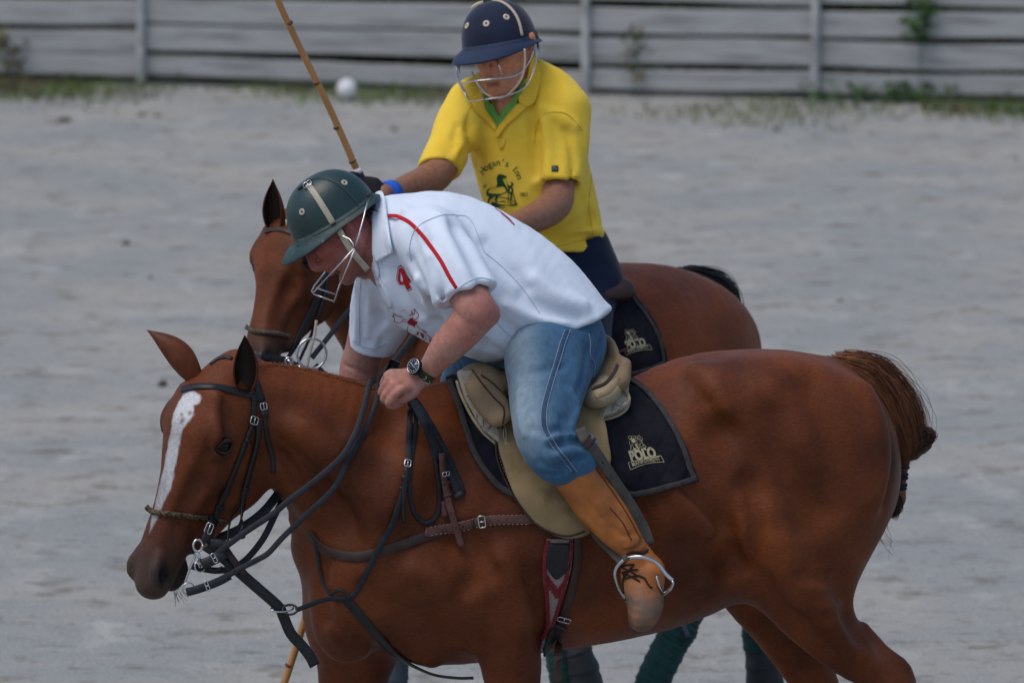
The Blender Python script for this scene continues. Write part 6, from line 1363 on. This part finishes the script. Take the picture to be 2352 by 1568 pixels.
# pad and saddle of the rear horse
pad2 = thing('saddle_pad', 'black quilted saddle pad with gold lettering on the rear bay horse', 'saddle pad', P(1450, 760, 1.5))
pc2 = sheet('pad_cloth', smoothpoly([(1360, 640), (1398, 645), (1425, 655), (1458, 686), (1490, 725), (1514, 770), (1526, 812), (1527, 836), (1495, 848), (1450, 860), (1400, 870), (1350, 860)], 4, (0, 7, 11)), B2, .003, .010, padm, pad2, step=9, disp=quiltd(1420, 700, 38)); flush()
strap('binding', [(1398, 648), (1424, 658), (1455, 689), (1486, 727), (1510, 771), (1521, 812), (1523, 834)], 9, [pc2], padb, pad2, th=.006)
strap('binding', [(1523, 834), (1495, 845), (1450, 857), (1400, 867)], 9, [pc2], padb, pad2, th=.006)
logo([pc2], goldm, pad2, lambda x, y: (1395.7 + .0547 * x, 739.6 + .0547 * y))
sad2 = thing('saddle', 'brown saddle of the rear bay horse, mostly hidden behind the white-shirted rider', 'saddle', P(1330, 700, 1.55))
f_ = Field(); f_.chain([(P(1230, 660, 1.48), .05, .10), (P(1300, 665, 1.52), .035, .15), (P(1370, 655, 1.6), .05, .16)], b=L2, k=.02, n=4); v, q = f_.mesh(.01); mesh_obj('seat', v, q, brn_l, sad2)
sheet('flap', smoothpoly([(1240, 690), (1235, 800), (1260, 900), (1330, 930), (1380, 880), (1385, 760), (1350, 690)], 4), B2, .014, .008, brn_l, sad2, step=12)
strap('tie_strap', [(1392, 782), (1408, 785), (1415, 800), (1410, 812)], 6, [], red_l, sad2, nrm=V3(0, -1, .2)) if False else None
strap('tie_strap', [(1408, 812), (1422, 806), (1440, 800)], 6, [pc2], red_l, sad2, off=.004); strap('stirrup_strap', [(1408, 805), (1418, 835), (1432, 868)], 16, [pc2] + B2, grl, sad2, off=.004)
flush()
# ------------------------------------------------------------------ rider in yellow
skin2 = skin_mat('skin_tanned')
f2_ = unit(RT * -.50 + UP * -.30 + FWD * -.81); u2_ = UP * .95 + FWD * -.30 + RT * -.06; u2_ = unit(u2_ - f2_ * (u2_ @ f2_)); l2_ = np.cross(f2_, u2_); l2_ = l2_ if l2_ @ RT > 0 else -l2_
hh2 = Fr(P(1157, 92, 1.45), f2_, u2_, l2_)
b2 = Field(); human_head(b2, hh2)
b2.chain([(hh2(-.01, -.06), .060), (P(1172, 190, 1.50), .062), (P(1185, 240, 1.53), .075)], k=.03, n=4)
b2.chain([(P(1190, 250, 1.54), .11), (P(1220, 380, 1.56), .13), (P(1255, 520, 1.58), .13), (P(1290, 640, 1.6), .13)], k=.03, n=3)
arm2 = [(P(1290, 270, 1.50), .045), (P(1288, 360, 1.44), .048), (P(1283, 430, 1.385), .047), (P(1275, 468, 1.34), .048), (P(1240, 495, 1.25), .044), (P(1190, 515, 1.14), .036), (P(1150, 530, 1.06), .028)]
b2.chain(arm2, k=.02, n=5); hand(b2, P(1148, 530, 1.05), unit(V3(-.7, -.6, -.1)), unit(V3(-.2, -.2, .9)), curl=(70, 80, 50), side=-1)
armR = [(P(1085, 255, 1.48), .042), (P(1040, 338, 1.405), .040), (P(1008, 395, 1.34), .046), (P(975, 418, 1.27), .046), (P(930, 432, 1.17), .036), (P(900, 442, 1.10), .028), (P(880, 446, 1.06), .027)]
b2.chain(armR, k=.02, n=5)
crease(b2, [(1060 + 57, 195), (1120, 200), (1128, 205)], .002, k=.006)
v, q = b2.mesh(.0038, smooth=1)
col = skin_col(v, (.74, .34, .19), (.72, .25, .13), fr=hh2, beard=.15); arm_ = np.clip((P(1100, 280, 1.5)[2] - v[:, 2]) / .05, 0, 1); col = lerp(col, np.array((.20, .095, .062)), arm_ * .85)  # face skin lightened in place of low warm sun; arms stay darker
a_, b_, z_ = hh2.inv(v)
mo = np.exp(-(((b_ + .091) / .006) ** 2 + (z_ / .022) ** 2)) * (a_ > .072); col = lerp(col, np.array((.55, .45, .38)), np.clip(mo * 1.1, 0, .8))
for s_ in (1, -1): e_ = np.exp(-(((b_ + .012) / .008) ** 2 + ((z_ - .031 * s_) / .014) ** 2)) * (a_ > .06); col = lerp(col, np.array((.05, .03, .025)), np.clip(e_, 0, .8))
rider2 = thing('person', 'rider in a yellow polo shirt and navy caged helmet on the rear horse', 'person', P(1290, 800, 1.58))
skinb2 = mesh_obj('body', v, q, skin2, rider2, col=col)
hair_patch(rider2, hh2, [(-.06, -.01, -.03, .02, .073, .080)], .02, 150, mat('grey_hair', (.10, .08, .07), rough=.6, var=.3), 5)
t_ = Field()
t_.chain([(P(1185, 235, 1.53), 95 * M2, .12), (P(1198, 285, 1.53), 132 * M2, .145), (P(1212, 350, 1.53), 137 * M2, .15), (P(1236, 440, 1.53), 134 * M2, .155), (P(1258, 520, 1.55), 129 * M2, .155), (P(1262, 572, 1.56), 128 * M2, .155), (P(1272, 640, 1.57), 122 * M2, .15)], b=V3(-.5, -.85, 0), k=.04, n=4)
t_.half(P(1270, 577, 1.5), unit(RT * -.05 + UP * -1), k=.006)
s2 = Field(); s2.field(t_, k=.01, sub=False)
s2.chain([(P(1078, 235, 1.48), .055), (P(1130, 210, 1.50), .06), (P(1190, 195, 1.53), .07), (P(1262, 205, 1.53), .065), (P(1300, 250, 1.50), .065)], k=.05, n=4)
h_ = P(1285, 428, 1.385); n_ = unit(P(1280, 470, 1.35) - P(1292, 350, 1.43)); s2.field(sleeve([([(P(1290, 255, 1.49), .075), (P(1292, 320, 1.46), .078), (P(1286, 390, 1.41), .069), (P(1283, 450, 1.37), .066), (P(1282, 490, 1.35), .06)], .03)], h_, n_, [(h_ - n_ * .025, .050), (h_ + n_ * .06, .055)]), k=.03, sub=False)
h_ = P(1009, 388, 1.35); m_ = unit(P(1000, 405, 1.34) - P(1030, 345, 1.40)); n_ = unit(P(985, 425, 1.30) - P(1045, 320, 1.42) + V3(.06, 0, 0)); s2.field(sleeve([([(P(1085, 240, 1.48), .070), (P(1058, 290, 1.45), .074), (P(1030, 345, 1.40), .064), (P(1000, 405, 1.34), .060), (P(985, 430, 1.3), .058)], .03)], h_, n_, [(h_ - m_ * .015, .044), (h_ + m_ * .06, .050)]), k=.03, sub=False)
s2.chain([(P(1160, 170, 1.42), .055), (P(1150, 230, 1.42), .045), (P(1143, 275, 1.40), .030), (P(1142, 300, 1.385), .010)], k=.006, sub=True, n=3)
for path, r, k, sb in [([(1235, 290), (1230, 340), (1232, 400)], .010, .03, True), ([(1250, 280), (1262, 340), (1258, 400)], .006, .03, False), ([(1080, 290), (1082, 340), (1090, 380), (1098, 420)], .008, .03, True), ([(1218, 200), (1222, 260), (1228, 300)], .006, .03, True), ([(1300, 300), (1318, 360), (1315, 410)], .006, .03, True), ([(1330, 420), (1350, 480), (1360, 540)], .007, .03, True), ([(1300, 540), (1340, 530), (1380, 535)], .006, .03, False), ([(1280, 555), (1330, 548), (1375, 550)], .006, .03, True), ([(1260, 545), (1320, 520), (1365, 500)], .005, .03, True), ([(1240, 520), (1290, 500), (1345, 470)], .006, .03, False), ([(1050, 290), (1042, 320)], .004, .02, True), ([(1060, 330), (1045, 360), (1035, 385)], .006, .02, False), ([(1075, 270), (1070, 300)], .004, .02, True), ([(1245, 250), (1285, 270), (1320, 290)], .006, .03, False)]: crease(s2, path, r, k, sb, y0=.6)
v, q = s2.mesh(.005, disp=lambda p: noise3(p * V3(1.3, 1, .8), 5, 71) * .0022 + noise3(p * V3(1.5, 1, .7), 13, 72) * .0010, smooth=1)
yel = cloth_mat('yellow_pique', (.93, .64, .07), var=.05, b2=.005, b2s=13, col2=(.88, .57, .045), c2scale=4)
shirt2 = mesh_obj('shirt', v, q, yel, rider2); flush(); S2 = [shirt2]
grn = cloth_mat('lime_undershirt', (.22, .50, .10), var=.08, b2=.003); yc = cloth_mat('yellow_collar', (.93, .58, .05), var=.05, b2=.002)
ND = [skinb2, shirt2]
sheet('under_collar', smoothpoly([(1108, 222), (1118, 218), (1130, 240), (1146, 270), (1160, 248), (1182, 222), (1204, 178), (1206, 200), (1190, 240), (1168, 270), (1146, 304), (1128, 282), (1112, 252)], 3, (3, 10)), ND, .004, .004, grn, shirt2, step=6, sm=2)
sheet('collar', smoothpoly([(1205, 182), (1210, 140), (1219, 118), (1232, 150), (1240, 188), (1236, 225), (1226, 243), (1205, 250), (1190, 236), (1200, 210)], 3, (2, 7)), ND, .012, .005, yc, shirt2, step=6, sm=4)
sheet('collar', smoothpoly([(1108, 220), (1094, 214), (1084, 236), (1088, 254), (1112, 278), (1140, 304), (1143, 296), (1126, 276), (1110, 250)], 3, (5,)), ND, .008, .004, yc, shirt2, step=6, sm=3)
sheet('collar', smoothpoly([(1192, 240), (1206, 250), (1196, 262), (1168, 290), (1147, 318), (1142, 306), (1164, 276), (1180, 252)], 3, (4,)), ND, .007, .004, yc, shirt2, step=6, sm=3)
sheet('placket', smoothpoly([(1140, 310), (1150, 316), (1162, 318), (1160, 335), (1150, 345), (1146, 330)], 3), S2, .001, .002, yel, shirt2, step=5)
for pth in ([(1116, 228), (1122, 238)], [(1192, 232), (1190, 246)]): strap('collar_tape', pth, 6, ND, blk, shirt2, th=.003, off=.009)
ysm = mat('yellow_seam', (.60, .40, .03), rough=.9, var=0)
for pth in ([(1228, 330), (1232, 290), (1252, 262), (1300, 262), (1338, 300)], [(1238, 410), (1280, 408), (1332, 405)], [(970, 364), (1000, 380), (1030, 388), (1060, 380)], [(1358, 400), (1352, 470), (1362, 545)], [(1075, 330), (1068, 290), (1078, 250), (1098, 238)], [(1252, 568), (1300, 562), (1360, 545)]): strap('seam', pth, 1.8, S2, ysm, shirt2, th=.0012)
dg = mat('dark_green_print', (.012, .075, .030), rough=.85, var=.1); mH = lambda x, y: (1091.3 + .096 * x, 348.1 + .096 * y)
PL = [poly2([(285, 1060), (275, 980), (300, 905), (400, 868), (510, 855), (540, 760), (520, 640), (545, 570), (600, 530), (640, 550), (700, 560), (770, 605), (720, 640), (660, 655), (700, 730), (750, 830), (800, 930), (740, 985), (620, 1030), (560, 1080), (520, 1150), (540, 1210), (500, 1200), (480, 1150), (495, 1080), (470, 1060), (420, 1110), (350, 1160), (340, 1230), (310, 1240), (315, 1150), (345, 1080), (310, 1055)]),
      poly2([(390, 1200), (470, 1205), (560, 1200), (680, 1175), (760, 1200), (900, 1220), (1035, 1240), (1000, 1270), (920, 1300), (860, 1290), (760, 1275), (640, 1300), (500, 1340), (400, 1340)])]
for q, w_ in (([(590, 1090), (690, 1100), (790, 1120), (900, 1160), (970, 1200)], 20), ([(790, 1000), (800, 1100), (800, 1190)], 18), ([(870, 730), (900, 790), (850, 830), (900, 900), (870, 1000), (870, 1120)], 40), ([(900, 960), (940, 1100), (990, 1220)], 20), ([(740, 680), (790, 790), (830, 880)], 10), ([(780, 800), (820, 870), (800, 960), (850, 1000)], 45), ([(880, 1000), (850, 1150), (870, 1280)], 18), ([(560, 1330), (640, 1340), (720, 1330)], 14)): PL.append(line2(q, w_))
def arctext(s, cx, cy, r, a0, a1, size, bold=.02):
    n = len(s)
    for i, ch in enumerate(s):
        if ch == ' ': continue
        vs, fs = text2(ch, size, bold); a = np.array(vs); cxx = (a[:, 0].max() + a[:, 0].min()) / 2; t = rad(a0 + (a1 - a0) * i / (n - 1)); bx = cx + r * math.sin(t); by = cy - r * math.cos(t)
        x, y = a[:, 0] - cxx, a[:, 1]; PL.append((list(zip(bx + x * math.cos(t) + y * math.sin(t), by + x * math.sin(t) - y * math.cos(t))), fs))
arctext("Hogan's Inn", 590, 760, 430, -54, 72, 225, .03)
vs, fs = text2('1851', 130, 1); a = np.array(vs); PL.append((list(zip(1065 + a[:, 0] * .8, 1060 - a[:, 1] + a[:, 0] * .05)), fs)); vs, fs = text2('EST', 110, 1); a = np.array(vs); PL.append((list(zip(200 + a[:, 0] * .5, 880 - a[:, 1] - a[:, 0] * .15)), fs))
decal('emblem', PL, S2, dg, shirt2, .0018, mH)
sheet('sleeve_badge', [V3(1267, 381), V3(1282, 381), V3(1282, 395), V3(1267, 395)], S2, .001, .002, mat('badge', (.03, .05, .06), rough=.5), shirt2, step=5)
wires('badge_ring', [(ringpts(hit(S2, 1274.5, 388)[1] + V3(0, -.004, 0), V3(0, -1, 0), .004, 12), True)], .0008, steel, shirt2)
# navy trousers
t3 = Field(); t3.chain([(P(1300, 590, 1.57), .13, .15), (P(1320, 640, 1.58), .12, .16)], b=L2, k=.04, n=3)
t3.chain([(P(1320, 640, 1.52), .125, .11), (P(1330, 720, 1.44), .11, .09), (P(1330, 790, 1.36), .095, .085), (P(1320, 860, 1.26), .08, .08), (P(1345, 940, 1.22), .065, .065), (P(1380, 1020, 1.24), .05, .05)], b=L2, k=.04, n=4)
v, q = t3.mesh(.007, disp=lambda p: noise3(p, 8, 81) * .003); mesh_obj('trousers', v, q, cloth_mat('navy_denim', (.008, .016, .040), var=.2, scale=20), rider2)
# helmet, cage, band
navyh = mat('navy_suede', (.016, .022, .048), rough=.85, spec=.2, var=.2, scale=14, sheen=.25, bump=.0006, bscale=250); navyp = mat('navy_peak', (.017, .032, .075), rough=.7, spec=.25, var=.2, scale=14, sheen=.15, bump=.0006, bscale=250)
fp = unit(RT * -.48 + UP * -.17 + FWD * -.86); up_ = UP * 1.0 + RT * -.11; up_ = unit(up_ - fp * (up_ @ fp)); lp = np.cross(fp, up_); lp = lp if lp @ RT > 0 else -lp
hf2 = Fr(P(1148, 103, 1.46), fp, up_, lp)
sh2, pk2 = helmet(rider2, hf2, .122, .104, .128, .060, .034, navyh, navyp); flush(); H2O = [sh2]; iv2 = mat('cream_strap', (.60, .50, .38), rough=.6, var=.1)
for x, y in ((1073, 60), (1117, 55), (1163, 40)): vent(x, y, H2O, iv2, sh2, .0100)
strap('band', [(1132, 3), (1150, 6), (1168, 17), (1183, 35), (1192, 56), (1198, 83)], 8, H2O, iv2, sh2, th=.004, sm=1); strap('band', [(1082, 20), (1095, 10), (1110, 5)], 7, H2O, iv2, sh2, th=.004, sm=1)
cg = MB(); cp = lambda a, b, c: hf2(a, b, c)
up_loop = [hf2(-.01, -.005, .110), hf2(.03, -.050, .110), hf2(.09, -.085, .095), hf2(.155, -.085, .055), hf2(.175, -.082, 0), hf2(.155, -.085, -.055), hf2(.11, -.06, -.09), hf2(.08, -.02, -.105)]
lo_loop = [hf2(-.01, -.005, .112), hf2(.01, -.070, .110), hf2(.06, -.125, .095), hf2(.120, -.140, .055), hf2(.145, -.140, 0), hf2(.125, -.140, -.055), hf2(.10, -.115, -.085), hf2(.10, -.07, -.10), hf2(.09, -.03, -.105)]
for l_ in (up_loop, lo_loop): v, f = tube(catmull(l_, 6), .0025, 7); cg.add(v, f)
for a_ in ((hf2(.175, -.083, .005), hf2(.145, -.140, .005)), (hf2(.150, -.085, -.06), hf2(.122, -.138, -.06)), (hf2(.135, -.082, .068), hf2(.135, -.03, .06)), (hf2(.14, -.082, -.07), hf2(.12, -.03, -.075))): v, f = tube(list(a_), .0022, 6); cg.add(v, f)
cg.build('face_cage', steel, sh2)
strap('chin_strap', [(1205, 112, 1.33), (1206, 140, 1.33), (1200, 175, 1.33), (1180, 205, 1.33), (1150, 226, 1.33), (1120, 218, 1.33), (1098, 195, 1.36), (1084, 165, 1.4)], 4.5, [], iv2, sh2, th=.003, nrm=V3(0, -1, 0))
# glove, wristband
glf = Field(); hand(glf, P(878, 446, 1.06), unit(V3(-.75, -.3, .25)), unit(V3(-.1, -.75, .6)), curl=(60, 80, 50), side=1, s=1.1); v, q = glf.mesh(.004); mesh_obj('glove', v, q, mat('black_glove', (.012, .012, .014), rough=.7, var=.3, bump=.001, bscale=150), rider2)
wv = [P(902, 441, 1.105), P(886, 445, 1.07)]; v, f = sweep(wv, lambda i, n: circ(.034, 20)); mesh_obj('wristband', v, f, mat('blue_band', (.02, .12, .62), rough=.8, var=.1, bump=.001, bscale=200), rider2)
# ------------------------------------------------------------------ mallets
cane = mat('bamboo_cane', (.42, .20, .065), rough=.4, spec=.4, var=.2, scale=12, stretch=(1, 1, .3), col2=(.25, .12, .045), c2scale=7, c2lo=.6, c2hi=.8, coat=.2); node = mat('cane_node', (.14, .06, .03), rough=.6, var=.2); tape = mat('white_tape', (.7, .7, .7), rough=.8)
def mallet(label, a, b, nodes, r0, r1, grip, loc):
    t = thing('polo_mallet', label, 'mallet', loc); a, b = np.array(a), np.array(b); d = unit(b - a); L = np.linalg.norm(b - a)
    v, f = tube([a + d * L * i / 30 + V3(.003 * math.sin(i * .4), 0, .002 * math.sin(i * .3)) for i in range(31)], lambda t_: r0 + (r1 - r0) * t_, 12); sh = mesh_obj('cane', v, f, cane, t)
    for s in nodes: c = a + d * s; rr = r0 + (r1 - r0) * s / L; v, f = sweep([c - d * .004, c - d * .001, c + d * .001, c + d * .004], lambda i, n: circ(rr * (1.05, 1.16, 1.16, 1.05)[i], 12)); mesh_obj('cane_node', v, f, node, sh)
    v, f = sweep([a - d * grip, a - d * .02, a, a + d * .005], lambda i, n: circ(r0 * 1.5, 12)); mesh_obj('grip', v, f, blk, t)
    v, f = sweep([a + d * .002, a + d * .02], lambda i, n: circ(r0 * 1.35, 12)); mesh_obj('tape_band', v, f, tape, t)
    s = unit(np.cross(d, V3(.3, 1, 0))); v, f = sweep([b - s * .11, b - s * .10, b + s * .10, b + s * .11], lambda i, n: circ((.020, .025, .025, .020)[i], 16)); mesh_obj('mallet_head', v, f, cane, t); return t
A_ = P(824, 402, 1.06); d_ = unit(P(640, 0, 1.0) - A_); nd = []
for (x, y) in ((812, 383), (772, 297), (725, 192), (664, 50)): nd.append(np.linalg.norm(P(x, y, 1.03) - A_))
mallet('bamboo polo mallet held upright in the gloved hand of the yellow-shirted rider', A_, A_ + d_ * 1.25, nd + [.85, 1.1], .0098, .0085, .12, A_)
A_ = P(874, 925, .06); d_ = unit(P(650, 1568, .02) - A_); mallet('bamboo polo mallet pointing down behind the front horse chest, held by the white-shirted rider', A_, A_ + d_ * 1.25, [.2, .45, np.linalg.norm(P(664, 1528, .02) - A_), 1.0], .0105, .0095, .12, A_)
flush()
